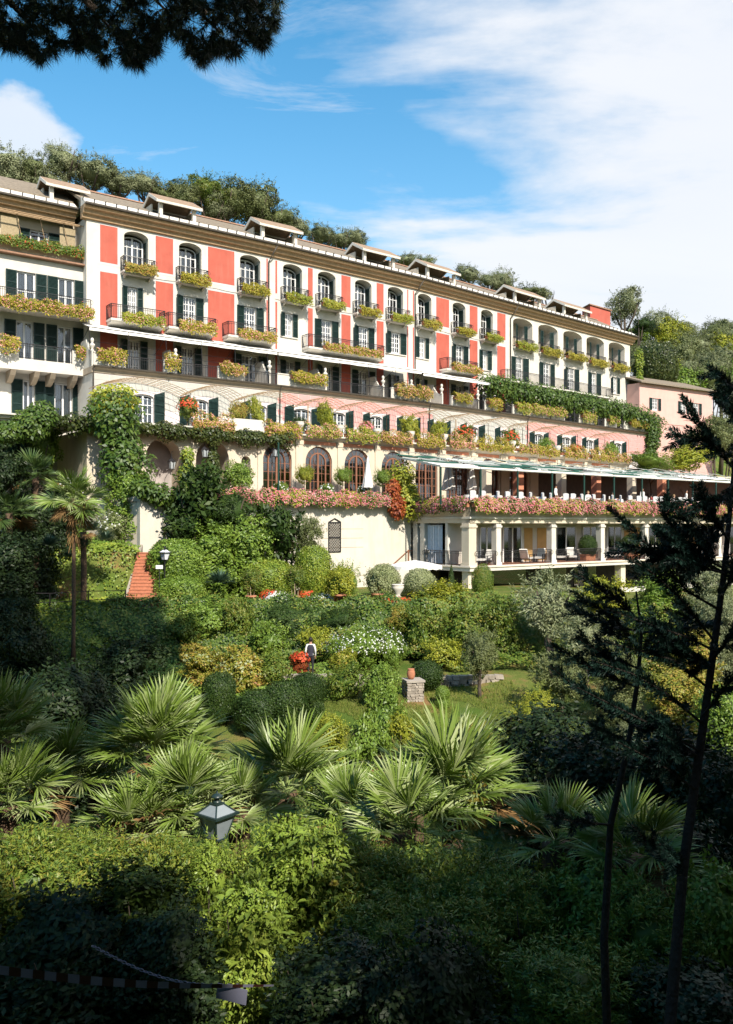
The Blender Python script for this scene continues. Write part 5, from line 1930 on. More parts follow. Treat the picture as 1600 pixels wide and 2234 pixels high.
def flower_box(name, label, cat, base, an, w_, seed, m=L_fbox, bl=L_hotp, nb=0.35, size=(0.34, 0.34), dens=520, leaf=(0.16, 0.075), group=None, trough=True, hang=1.0, bs=0.085):
    rg = np.random.default_rng(seed)
    if group and 'geranium' not in group:
        m = [L_fbox, L_fbox, L_lime, L_fboxg][int(rg.integers(0, 4))]
        size = (size[0] * rg.uniform(0.8, 1.15), size[1] * rg.uniform(0.75, 1.25))
        hang = hang * rg.uniform(0.6, 1.4)
        nb = nb * rg.uniform(0.4, 1.8)
    e = tag(empty(name, tuple(base), an), label, cat, group)
    if trough:
        mb = MB().box(-w_ / 2, w_ / 2, -0.13, 0.11, 0.02, 0.26).box(-w_ / 2 - 0.02, w_ / 2 + 0.02, -0.15, 0.13, 0.21, 0.265)
        add('trough', mb, M_terra, e)
    n = int(dens * w_)
    x = rg.uniform(-w_ / 2 - 0.10, w_ / 2 + 0.10, n)
    wav = 0.80 + 0.26 * np.sin(x * 3.1 + seed) + 0.18 * np.sin(x * 7.7 + seed * 2) + 0.14 * rg.random(n)
    front = rg.random(n) < 0.52
    an_ = rg.uniform(0.0, 1.0, n) * math.pi           # over the top, from behind to the front
    r_ = wav * rg.uniform(0.78, 1.05, n)
    y = np.where(front, -size[0] * (0.78 + 0.28 * rg.random(n)) * (0.7 + 0.35 * wav), np.cos(an_) * size[0] * r_) - 0.06
    dropz = rg.random(n) ** 1.3 * (0.30 + 0.22 * hang * wav)
    z = np.where(front, 0.30 - dropz, 0.24 + np.sin(an_) * size[1] * r_)
    y = np.where(front, y + 0.25 * size[0] * (dropz / 0.6) ** 2, y)
    d = np.stack([rg.normal(size=n) * 0.35, np.where(front, -1.0, y / size[0]), np.where(front, 0.1, (z - 0.2) / size[1])], -1)
    p = np.stack([x, y, z], -1)
    v, f = leaf_arrays(p, unit(d + np.array([0, -0.3, 0.3])), leaf[0], leaf[1], rg, 0.9, 0.0, 0.12, 0.1)
    o = add('foliage', np_mesh('foliage', v, f), m, e)
    o['kind'] = 'stuff'
    k = int(n * nb)
    if k:
        idx = rg.integers(0, n, k)
        dens_ = 0.55 + 0.45 * np.sin(x[idx] * 2.3 + seed * 1.7) * np.sin(x[idx] * 5.9 + z[idx] * 4 + seed)
        idx = idx[rg.random(k) < dens_ + 0.25]
        k = len(idx)
        pb = p[idx] + unit(d[idx]) * 0.06
        v, f = leaf_arrays(pb, unit(d[idx] + np.array([0, -0.6, 0.2])), bs, bs * 0.95, rg, 0.2)
        o = add('blossoms', np_mesh('blossoms', v, f), bl, e)
        o['kind'] = 'stuff'
    return e


for j, (g, s, o, z, w_, which, i) in enumerate(box_spots):
    sd = 100 + j
    an = SEG[g][4]
    if which == 'top':
        lb = 'yellow-green flower box hung on the %s top-floor balcony from the near end' % ORD[i] if i < 10 else 'drooping yellow flower box on the %s open loggia counted from the near one' % ORD[i - 10]
        flower_box('flower_box', lb, 'flower box', pt(g, s, o, z - 0.05), an, w_, sd, nb=0.10, bl=L_ochre, group='flower boxes on the top floor', hang=1.3)
    elif which == 'third':
        lb = ['flower box on the first third-floor balcony under red panels', 'flower box on the second third-floor balcony from the near end', 'flower box on the third third-floor balcony next to the downpipe',
              'long flower box with pink blossoms on the double balcony', 'pink and yellow flower box on the small balcony near the awning end'][i]
        flower_box('flower_box', lb, 'flower box', pt(g, s, o, z), an, w_, sd, nb=0.22, bl=L_hotp, group='flower boxes on the third floor', hang=1.2)
    else:
        lb = 'tufted yellow planter on the %s white parapet of the awning terrace from the near end' % ORD[i]
        flower_box('parapet_planter', lb, 'planter', pt(g, s, o, z), an, w_, sd, nb=0.12 if i != 8 else 0.5, bl=L_hotp, group='planters on the awning terrace parapets', hang=1.8, size=(0.34, 0.40))
# stepped-back wing: ivy trough above, long trough on the balcony, two tufts on the lower parapet
flower_box('flower_box', 'green ivy trough along the roof terrace of the stepped-back wing', 'flower box', pt(0, (LEAD_S + hit(-30, OW, 0)[1]) / 2, OW - 0.1, 18.75), an0, LEAD_S - hit(-30, OW, 0)[1], 300, m=L_mixed, nb=0.06,
           bl=L_redf, size=(0.32, 0.38))
sa, sb = hit(-30, 0.1, 0)[1], hit(198, 0.1, 0)[1]
flower_box('flower_box', 'long overflowing flower trough along the balcony of the stepped-back wing', 'flower box', pt(0, (sa + sb) / 2, 0.10, Z3 - 0.12), an0, sb - sa, 301, m=L_fbox, nb=0.22, bl=L_hotp, size=(0.4, 0.44), hang=1.6)
for a, b, lb in ((0, 38, 'tufted planter at the picture edge on the lower balcony of the wing'), (166, 196, 'tufted planter on the wing balcony beside the main front')):
    s0, s1 = hit(a, 0.1, 0)[1], hit(b, 0.1, 0)[1]
    flower_box('parapet_planter', lb, 'planter', pt(0, (s0 + s1) / 2, 0.18, Z2 + 0.95), an0, s1 - s0, 310 + a, nb=0.2, hang=2.2, size=(0.36, 0.42))
# first-floor terrace edge
T1B = [(420, 503), (577, 650), (667, 736), (752, 818), (830, 890), (907, 962), (978, 1030), (1040, 1113), (1126, 1168), (1170, 1212), (1224, 1273), (1283, 1328), (1330, 1366)]
for i, (a, b) in enumerate(T1B):
    g, s0 = hit(a, O1 + 0.2)
    _, s1 = hit(b, O1 + 0.2, g)
    flower_box('terrace_planter', 'golden flowering planter, %s along the first-floor terrace edge from the near end' % ORD[i], 'planter', pt(g, (s0 + s1) / 2, O1 + 0.22, Z1 + 0.02), SEG[g][4], s1 - s0, 400 + i,
               nb=0.30 if i % 2 == 0 else 0.16, bl=L_hotp, size=(0.42, 0.62), dens=560, group='planters along the first-floor terrace', hang=1.3)
urn = MB().lathe([(0.20, 0), (0.20, 0.25), (0.13, 0.3), (0.14, 0.38), (0.30, 0.62), (0.34, 0.78), (0.30, 0.84), (0.36, 0.88), (0.30, 0.9)], 12).mesh('terrace_urn', True)
for i, px in enumerate((655, 742, 823, 897, 970, 1034, 1119, 1217, 1278)):
    g, s = hit(px, O1 + 0.3)
    u_ = add('terrace_urn', urn, M_white, None, pt(g, s, O1 + 0.27, Z1), SEG[g][4])
    tag(u_, 'white stone urn standing between planters, %s from the near end' % ORD[i], 'urn', 'white urns on the first-floor terrace edge')
# shrubs in front of the arched windows of that terrace
for i, (px, z, r_, h_, m, bl, lb) in enumerate(((410, 8.0, 0.75, 0.8, L_mixed, L_redf, 'red-flowered shrub between first and second trellis'), (522, 8.0, 0.7, 0.85, L_ochre, None, 'leafy climber at the third trellis post'),
                                                 (560, 8.2, 0.5, 1.2, L_lime, None, 'lime vine climbing beside the third arched window'), (655, 7.5, 0.55, 0.6, L_deep, None, 'spiky dark plant beside the first white urn'),
                                                 (713, 8.2, 0.75, 1.2, L_lime, None, 'tall lime climber with big leaves on the pink wall'), (800, 7.6, 0.6, 0.6, L_ochre, L_pink, 'pink bougainvillea before the pink wall'),
                                                 (893, 8.0, 0.85, 1.1, L_lime, None, 'yellowish citrus shrub at the end of the pink wall'), (960, 7.9, 0.8, 0.9, L_lime, None, 'leafy citrus bush past the end of the pink wall'),
                                                 (1012, 7.8, 1.1, 0.85, L_mixed, L_redf, 'wide red-flowered shrub on the first-floor terrace'), (1113, 7.8, 0.9, 0.95, L_green, L_redf, 'green shrub with red trumpets past the wide one'),
                                                 (1190, 7.6, 0.9, 0.7, L_green, None, 'rounded green shrub on the first-floor terrace toward the far end'), (1255, 7.5, 0.7, 0.5, L_ochre, L_redf, 'small russet shrub toward the far end of the terrace'),
                                                 (1330, 7.7, 1.0, 0.8, L_green, None, 'dark green shrub under the last trellis'))):
    q = fp(px, O1 - 0.9, z)
    d = q.y
    pyc = HZ - z / d * F
    plant('terrace_shrub', lb, 'shrub', px, pyc, r_ / d * F, h_ / d * F, d, 'bush', m, base=Z1, blossoms=(bl, 90, 0.16) if bl else None)
# long rows of pink geraniums on the ground terrace, one trough after another
nA = 6
kA0, kA1 = -17.2, -2.7
for i in range(nA):
    a, b = kA0 + (kA1 - kA0) * i / nA, kA0 + (kA1 - kA0) * (i + 1) / nA
    flower_box('geranium_trough', 'pink geranium trough, %s along the white garden wall from the near end' % ORD[i], 'flower trough', lp((a + b) / 2, 0.22, Z0 + 0.22, K2), A0, b - a - 0.02, 500 + i, m=[L_lime, L_mixed][i % 2], bl=L_pink, nb=0.5,
               size=(0.46, 0.45), dens=900, leaf=(0.13, 0.09), group='geraniums along the garden wall', hang=1.6, bs=0.105)
q = K2 + N0 * 3.9 - U0 * 0.2
for i in range(2):
    flower_box('geranium_trough', 'pink geranium trough on the loggia flank, %s' % ['next to the creeper mound', 'at the outer corner'][i], 'flower trough',
               lp(-0.28, 1.7 + 3.1 * i, Z0 - 0.20, K2), A0 + R(-90), 3.0, 520 + i, m=[L_lime, L_mixed][i % 2], bl=L_pink, nb=0.5, size=(0.46, 0.45), dens=900, leaf=(0.13, 0.09), group='geraniums round the loggia', hang=1.6, bs=0.105)
nB = 13
for i in range(nB):
    flower_box('geranium_trough', 'pink geranium trough above the loggia, %s from its outer corner' % ORD[i], 'flower trough', lp(1.4 + 2.8 * i, 0.25, Z0 - 0.20), A0, 2.78, 530 + i, m=[L_lime, L_mixed, L_lime][i % 3], bl=L_pink, nb=0.55,
               size=(0.46, 0.45), dens=900, leaf=(0.13, 0.09), group='geraniums round the loggia', hang=1.6, bs=0.105)

# ------------------------------------------------------------------ garden shrubs and trees (photo column, row, half sizes, distance)
G = [
    # name, label, px, py, rx, ry, d, kind, material, trunk
    ('shade_tree', 'dark leafy tree in the corner beside the porch', 22, 990, 70, 70, 54, 'bush', L_shade, 0.2),
    ('shade_tree', 'mixed green tree over the near porch corner', 95, 975, 42, 55, 55, 'bush', L_green, 0.15),
    ('shade_shrub', 'deep shaded bush under the two fan palms', 60, 1150, 80, 60, 54, 'bush', L_shade, None),
    ('flowering_shrub', 'white-flowered shrub growing in the porch opening', 150, 1075, 40, 32, 55, 'fine', L_green, None),
    ('creeper_mound', 'leafy creeper mound above the brick steps', 282, 1075, 52, 52, 53.5, 'bush', L_green, None),
    ('creeper_mound', 'trailing creeper hanging over the cream wall by the steps', 285, 1140, 30, 40, 53, 'bush', L_green, None),
    ('flowering_shrub', 'pale flowered sage bush behind the yuccas', 250, 1150, 48, 38, 53, 'fine', L_pale, None),
    ('magnolia_tree', 'glossy magnolia with big leaves before the second plain arch', 430, 1085, 66, 72, 52.5, 'broad', L_deep, 0.2),
    ('magnolia_tree', 'lower glossy magnolia beside the cream wall', 395, 1150, 44, 44, 52, 'broad', L_deep, 0.12),
    ('evergreen_tree', 'dark fine-leaved evergreen at the start of the geranium row', 500, 1115, 66, 58, 53.5, 'fine', L_deep, 0.2),
    ('evergreen_shrub', 'bushy oleander in front of the little round niche', 520, 1040, 34, 34, 56.5, 'bush', L_green, None),
    ('evergreen_tree', 'drooping dark tree against the white garden wall', 612, 1175, 62, 80, 53.5, 'broad', L_deep, 0.2),
    ('evergreen_shrub', 'deep green bush below the fine-leaved evergreen', 470, 1190, 70, 48, 52, 'bush', L_green, None),
    ('evergreen_shrub', 'leafy bush between the drooping tree and the evergreen', 545, 1180, 56, 55, 52.6, 'bush', L_green, None),
    ('feathery_shrub', 'feathery grey-green shrub brushing the white wall', 668, 1165, 40, 40, 54, 'olive', L_olived, None),
    ('clipped_hedge', 'clipped hedge block against the white garden wall', 686, 1240, 38, 50, 53, 'clip', L_ivyl, None),
    ('hedge', 'ivy hedge behind the potted lemon canes', 585, 1265, 58, 45, 52, 'clip', L_ivyl, None),
    ('hedge', 'rounded ivy hedge beside the brick steps with the small lamp', 385, 1230, 62, 55, 50, 'clip', L_green, None),
    ('hedge', 'lower ivy mound at the foot of the brick steps', 395, 1290, 60, 35, 49, 'clip', L_green, None),
    ('grass_clump', 'grey spiky grass clump hanging over the ivy mound', 480, 1272, 46, 40, 49, 'spiky', L_yucca, None),
    ('flowering_shrub', 'airy shrub before the white wall next to the lemon pots', 754, 1265, 34, 42, 52, 'fine', L_green, None),
    ('round_shrub', 'pale variegated round shrub beside the parasol', 838, 1268, 36, 38, 53.5, 'ball', L_pale, None),
    ('round_shrub', 'palest variegated ball in front of the parasol', 916, 1272, 36, 32, 53, 'ball', L_pale, None),
    ('cone_shrub', 'dark narrow cone shrub under the loggia flank', 985, 1262, 13, 30, 56, 'cone', L_deep, None),
    ('cone_shrub', 'reddish-tipped cone shrub before the corner pier', 1053, 1272, 24, 40, 54, 'ball', L_mixed, None),
    ('hedge', 'bright leafy bush below the pale round shrubs', 958, 1312, 66, 34, 49, 'bush', L_lime, None),
    ('hedge', 'grey-green low bush capping the ivy bank', 950, 1290, 55, 22, 51, 'fine', L_olived, None),
    ('flowering_shrub', 'big shrub starred with white flowers beside the gardener', 785, 1405, 78, 42, 43.6, 'fine', L_green, None),
    ('flowering_shrub', 'second white-starred shrub further from the gardener', 850, 1410, 36, 42, 43.2, 'fine', L_green, None),
    ('hydrangea_bed', 'yellowing hydrangea bush with cream flower heads nearest the deep shadow', 440, 1440, 50, 32, 40.5, 'bush', L_ochre, None),
    ('hydrangea_bed', 'russet and yellow hydrangea bush in the middle of the bed', 525, 1462, 62, 42, 40, 'bush', L_ochre, None),
    ('hydrangea_bed', 'yellowing hydrangea bush at the gardener end of the bed', 595, 1462, 44, 38, 40.4, 'bush', L_mixed, None),
    ('flowering_shrub', 'red-leaved low shrub at the foot of the gardener', 655, 1436, 22, 14, 41.6, 'fine', L_rust, None),
    ('flowering_shrub', 'yellow-flowered shrub below the white-starred one', 748, 1440, 30, 20, 41.8, 'bush', L_lime, None),
    ('clipped_hedge', 'dark clipped hedge at the edge of the deep shadow', 478, 1518, 38, 52, 36.5, 'clip', L_deep, None),
    ('clipped_hedge', 'long dark clipped hedge, shadow end', 565, 1548, 52, 44, 35.6, 'clip', L_deep, None),
    ('clipped_hedge', 'long dark clipped hedge, stretch in its middle', 625, 1528, 52, 44, 36, 'clip', L_deep, None),
    ('clipped_hedge', 'long dark clipped hedge, end by the grass', 672, 1506, 36, 38, 36.6, 'clip', L_deep, None),
    ('vine_shrub', 'tangled mixed shrub on the low wall past the hedge', 752, 1482, 48, 34, 39, 'bush', L_mixed, None),
    ('vine_shrub', 'blue-green bush in front of the stone plinth', 828, 1490, 46, 44, 38, 'bush', L_green, None),
    ('vine_shrub', 'tall vine-like shrub beside the stone plinth', 838, 1565, 46, 62, 34, 'bush', L_green, None),
    ('peach_tree', 'young peach tree with drooping leaves', 792, 1620, 34, 62, 31, 'broad', L_green, 0.07),
    ('peach_tree', 'second young peach tree against the grass bank', 880, 1598, 26, 40, 31.5, 'broad', L_lime, 0.06),
    ('garden_shrub', 'yellow-green shrub between hedge and peach tree', 718, 1600, 40, 38, 31, 'bush', L_lime, None),
    ('round_shrub', 'dark clipped dome beside the terracotta jar', 930, 1468, 38, 28, 40, 'ball', L_deep, None),
    ('round_shrub', 'small green ball on the sunlit grass', 966, 1514, 16, 18, 38, 'ball', L_green, None),
    ('olive_tree', 'small dark olive tree casting its shade on the grass bank', 1048, 1425, 44, 60, 39, 'fine', L_olived, 0.09),
    ('olive_tree', 'large silvery olive tree below the loggia', 1196, 1325, 78, 76, 44, 'olive', L_olive, 0.24),
    ('olive_tree', 'lower olive beside the large silvery one', 1275, 1402, 72, 64, 41, 'olive', L_olive, 0.2),
    ('olive_tree', 'third olive down the bank', 1225, 1478, 70, 52, 37, 'olive', L_olived, 0.16),
    ('garden_shrub', 'yellow-green bush hugging the loggia foot behind the olive', 1322, 1292, 58, 36, 47, 'bush', L_lime, None),
    ('garden_shrub', 'tangled yellowish bush on the bank between topiary cone and olive', 1095, 1345, 44, 46, 45, 'bush', L_mixed, None),
    ('garden_shrub', 'mixed bush filling the bank under the topiary cone', 1010, 1372, 56, 52, 45, 'bush', L_mixed, None),
    ('garden_shrub', 'yellow bush on the bank under the pale round shrubs', 915, 1385, 44, 62, 45, 'bush', L_mixed, None),
    ('garden_shrub', 'lime bush low on the bank behind the dome', 965, 1425, 46, 36, 43, 'bush', L_lime, None),
    ('garden_shrub', 'olive-toned bush under the far loggia columns', 1440, 1285, 56, 38, 47, 'bush', L_green, None),
    ('garden_shrub', 'grey bush by the cedar under the far loggia', 1545, 1270, 56, 44, 46, 'olive', L_olive, None),
    ('garden_shrub', 'ochre bush behind the cedar branches', 1510, 1420, 62, 44, 36, 'bush', L_ochre, None),
    ('garden_shrub', 'yellow-green bush seen through the cedar', 1420, 1370, 60, 52, 40, 'bush', L_mixed, None),
    ('garden_shrub', 'grey-green bush behind the cedar trunk', 1575, 1350, 50, 50, 39, 'olive', L_olive, None),
    ('garden_shrub', 'ochre-leaved bush low behind the cedar', 1470, 1500, 62, 40, 32, 'bush', L_ochre, None),
    ('garden_shrub', 'olive bush on the bank behind the cedar', 1350, 1470, 62, 50, 36, 'olive', L_olived, None),
    ('garden_shrub', 'grey rounded bush lit through the cedar', 1385, 1605, 42, 36, 27, 'fine', L_olive, None),
    ('garden_shrub', 'shaded bush under the cedar toward the picture edge', 1580, 1560, 66, 60, 28, 'bush', L_green, None),
    ('shade_shrub', 'broad bush in the deep shade below the olives', 1175, 1610, 110, 66, 27, 'bush', L_shade, None),
    ('shade_shrub', 'shaded bush down the bank past the broad one', 1330, 1690, 110, 66, 21, 'bush', L_shade, None),
    ('shade_shrub', 'shaded leafy mass at the picture edge below the cedar', 1530, 1720, 110, 80, 19, 'bush', L_shade, None),
    ('garden_shrub', 'sunlit scrub edge above the deep shade', 1165, 1560, 60, 34, 30, 'fine', L_lime, None),
    ('garden_shrub', 'dry shrub at the foot of the grass bank', 1040, 1610, 34, 36, 27, 'olive', L_ochre, None),
    ('garden_shrub', 'green shrub on the ivy bank below the brick steps', 445, 1352, 54, 42, 46, 'bush', L_green, None),
    ('garden_shrub', 'brownish shrub on the ivy bank', 520, 1345, 34, 44, 45.6, 'bush', L_mixed, None),
    ('garden_shrub', 'rounded shrub on the ivy bank behind the hydrangeas', 590, 1390, 46, 34, 44.6, 'bush', L_green, None),
    ('garden_shrub', 'leafy shrub in deep shade under the tall palm', 62, 1410, 72, 52, 38, 'bush', L_shade, None),
    ('garden_shrub', 'shaded shrub between tall palm and hydrangeas', 270, 1450, 90, 56, 36, 'bush', L_shade, None),
    ('garden_shrub', 'shaded shrub at the picture edge below the rail', 15, 1350, 52, 50, 41, 'bush', L_shade, None),
    ('garden_shrub', 'dark bush in the shade behind the fan palms', 330, 1540, 90, 60, 29, 'bush', L_shade, None),
    ('garden_shrub', 'dark leafy bush low in the shade behind the near palms', 150, 1520, 100, 60, 27, 'bush', L_shade, None),
    ('shade_shrub', 'dark laurel bush at the picture edge before the porch palms', 10, 1215, 70, 50, 43.5, 'bush', L_shade, None),
    ('shade_shrub', 'dark evergreen bush filling the corner under the porch', 70, 1120, 60, 60, 47.5, 'bush', L_shade, None),
    ('shade_shrub', 'shaded oleander between the porch palms', 130, 1120, 34, 50, 48.5, 'bush', L_shade, None),
    ('shade_shrub', 'tall dark evergreen at the picture edge by the porch', 0, 1040, 50, 60, 46, 'bush', L_shade, None),
    ('evergreen_shrub', 'dark evergreen clump on the ivy bank below the lemon pots', 640, 1350, 62, 30, 46.4, 'fine', L_deep, None),
    ('evergreen_shrub', 'dark evergreen clump on the ivy bank below the big pot', 735, 1352, 50, 26, 46.2, 'fine', L_deep, None),
    ('garden_shrub', 'russet shrub at the end of the ivy bank', 868, 1352, 26, 34, 45.8, 'bush', L_ochre, None),
    ('garden_shrub', 'loose lime shrub on the ivy bank above the gardener', 690, 1392, 44, 26, 44.8, 'bush', L_lime, None),
    ('garden_shrub', 'shaggy mixed shrub on the ivy bank by the deep shadow', 400, 1372, 36, 36, 45, 'bush', L_mixed, None),
    ('rose_bush', 'pale rose bush along the path by the brick steps', 115, 1300, 36, 16, 48.5, 'fine', L_green, None),
    ('rose_bush', 'pink rose bush at the path edge beneath the palm trunk', 190, 1318, 30, 13, 47.5, 'fine', L_mixed, None),
]
BL = {'big shrub starred': (L_whitef, 230, 0.085), 'second white-starred': (L_whitef, 110, 0.085), 'white-flowered shrub growing': (L_whitef, 60, 0.16), 'pale flowered sage': (L_whitef, 60, 0.14),
      'yellowing hydrangea bush with': (L_pale, 60, 0.13), 'russet and yellow': (L_pale, 80, 0.13), 'red-leaved low': (L_redf, 60, 0.14), 'yellow-flowered': (L_ochre, 60, 0.14), 'pale rose': (L_whitef, 40, 0.12),
      'pink rose': (L_hotp, 40, 0.12), 'big leafy': None}
for nm, lb, px, py, rx, ry, d, kd, m, tr in G:
    bl = None
    for k, v in BL.items():
        if lb.startswith(k):
            bl = v
    cat = 'tree' if 'tree' in nm else ('hedge' if 'hedge' in nm else 'shrub')
    plant(nm, lb, cat, px, py, rx, ry, d, kd, m, trunk=tr, blossoms=bl)

cover('ivy_bank', 'sunny ivy and mixed creepers covering the bank under the lawn', 'ground cover', (-14.0, 3.5, 44.0, 47.9), 24000, L_vine, 0.15, 0.11, 0.5, 21)
cover('shaded_bank_cover', 'ivy over the shaded bank under the tall palm', 'ground cover', (-22.0, -13.8, 37.5, 45.5), 14000, L_vine, 0.16, 0.11, 0.4, 29)
cover('bramble_sprays', 'yellowish bramble sprays scattered over the ivy bank', 'ground cover', (-14.0, 3.5, 44.0, 47.9), 5000, L_mixed, 0.16, 0.09, 0.75, 28)
cover('creeper_bank', 'yellowing creeper over the bank below the loggia', 'ground cover', (3.0, 26.0, 42.0, 49.5), 26000, L_mixed, 0.16, 0.10, 0.6, 22)
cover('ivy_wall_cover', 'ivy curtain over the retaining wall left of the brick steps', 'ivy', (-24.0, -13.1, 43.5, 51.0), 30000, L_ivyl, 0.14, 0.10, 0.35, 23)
cover('flower_bed_cover', 'low leafy planting over the middle garden beds', 'ground cover', (-16.0, -1.0, 38.5, 43.0), 9000, L_green, 0.14, 0.08, 0.35, 24)
cover('lower_ground_cover', 'rough leafy growth over the valley floor', 'ground cover', (-16.0, 22.0, 16.0, 33.0), 26000, L_deep, 0.20, 0.09, 0.5, 25)
cover('upper_bed_cover', 'leafy planting on the raised garden by the porch', 'ground cover', (-26.0, -13.5, 48.5, 56.0), 9000, L_green, 0.15, 0.08, 0.3, 26)
# grass blades on the lawns
rg = np.random.default_rng(33)
for nm, lb, (x0, x1, y0, y1), n in (('lawn_grass', 'short grass of the narrow lawn in front of the white wall', (-9, 4, 48.0, 51.5), 9000), ('bank_grass', 'dry grass on the sunlit bank by the stone plinth', (1.2, 7.0, 32.0, 40.5), 10000),
                                    ('patch_grass', 'grass patch behind the long clipped hedge', (-3.6, 0.6, 33.0, 38.5), 7000), ('upper_grass', 'sunny grass strip above the ivy curtain', (-24, -16.5, 47.5, 50.5), 6000)):
    x, y = rg.uniform(x0, x1, n), rg.uniform(y0, y1, n)
    keep = (np.sin(x * 1.7 + 0.6 * y) * np.sin(y * 1.3 - 0.8 * x) + 0.4 * np.sin(x * 4.1 + y * 3.3)) > -0.35      # bare patches of earth between
    x, y = x[keep], y[keep]
    n = len(x)
    p = np.stack([x, y, ground(x, y)], -1)
    v, f = leaf_arrays(p, unit(rdir(n, rg) * 0.6 + np.array([0, -1, 0.2])), 0.16, 0.025, rg, 0.2, 1.6)
    tag(add(nm, np_mesh(nm, v, f), L_grass), lb, 'grass', None, 'stuff')
# ------------------------------------------------------------------ pink annex and chimney block beyond the far end
def annex():
    c = P(1478, 990, 104)
    e = tag(empty('annex_building', (c.x, c.y, c.z - 2.5)), 'pink annex house with grey sloping roof beyond the far end of the hotel', 'building')
    an = R(33)
    e.rotation_euler.z = an
    wd, h = 13.5, 10.4
    wh = [(-4.6, -3.5, 7.4, 8.8, 0, 0.25, 1), (0.6, 1.7, 7.4, 8.8, 0, 0.25, 1), (3.0, 4.1, 7.4, 8.8, 0, 0.25, 1)]
    M_ann = mat('annex_pink_render', (0.70, 0.42, 0.36), 0.85, 0.08, 1.2, stain=(0.6, 0.38, 0.33))
    add('wall', wall_mesh(-wd / 2, wd / 2, 0, h, wh), [M_ann, M_dark], e)
    add('side_wall', MB().add([(wd / 2, 0, 0), (wd / 2, 7, 0), (wd / 2, 7, h), (wd / 2, 0, h - 0.2)], [(0, 1, 2, 3)]), M_ann, e)
    add('side_wall', MB().add([(-wd / 2, 7, 0), (-wd / 2, 0, 0), (-wd / 2, 0, h), (-wd / 2, 7, h)], [(0, 1, 2, 3)]), M_ann, e)
    rf = MB().prism([(-0.5, h - 0.05), (-0.5, h + 0.12), (4.2, h + 1.7), (8, h + 0.4), (8, h + 0.25), (4.2, h + 1.5)], (-wd / 2 - 0.3, wd / 2 + 0.3), 'x')
    add('roof', fix_normals(rf.mesh('roof')), M_slate, e)
    for a, b, z0_, z1_, *_ in wh:
        fm, pm, cm, lw = french(b - a - 0.02, z1_ - z0_ - 0.02, 0, 3, 1)
        w_ = add('window', fm, M_frame, e, ((a + b) / 2, 0.15, z0_ + 0.01))
        for q in (-1, 1):
            add('pane', pm, M_glass, w_, (q * (0.06 + lw / 2), 0, 0))
            add('curtain', cm, M_curt, w_, (q * (0.06 + lw / 2), 0, 0))
        add('shutter', shutter_mesh(0.45, z1_ - z0_), M_shut, w_, (-(b - a) / 2 - 0.47, -0.2, 0))
        add('shutter', shutter_mesh(0.45, z1_ - z0_), M_shut, w_, ((b - a) / 2 + 0.02, -0.2, 0))
    add('string_course', MB().box(-wd / 2, wd / 2, -0.06, 0, 5.9, 6.1), M_ann, e)


annex()
c = P(1310, 705, 108)
ch = tag(empty('chimney_block', (c.x, c.y, c.z)), 'small plain red block with sloping roof rising behind the last dormer', 'chimney')
add('wall', MB().prism([(-1.35, -3), (1.35, -3), (1.35, 1.55), (-1.35, 2.15)], (0, 2.2), 'y'), M_red, ch, rz=R(12))
add('roof', MB().prism([(-1.5, 2.2), (1.5, 1.55), (1.5, 1.68), (-1.5, 2.33)], (-0.15, 2.35), 'y'), M_tile, ch, rz=R(12))

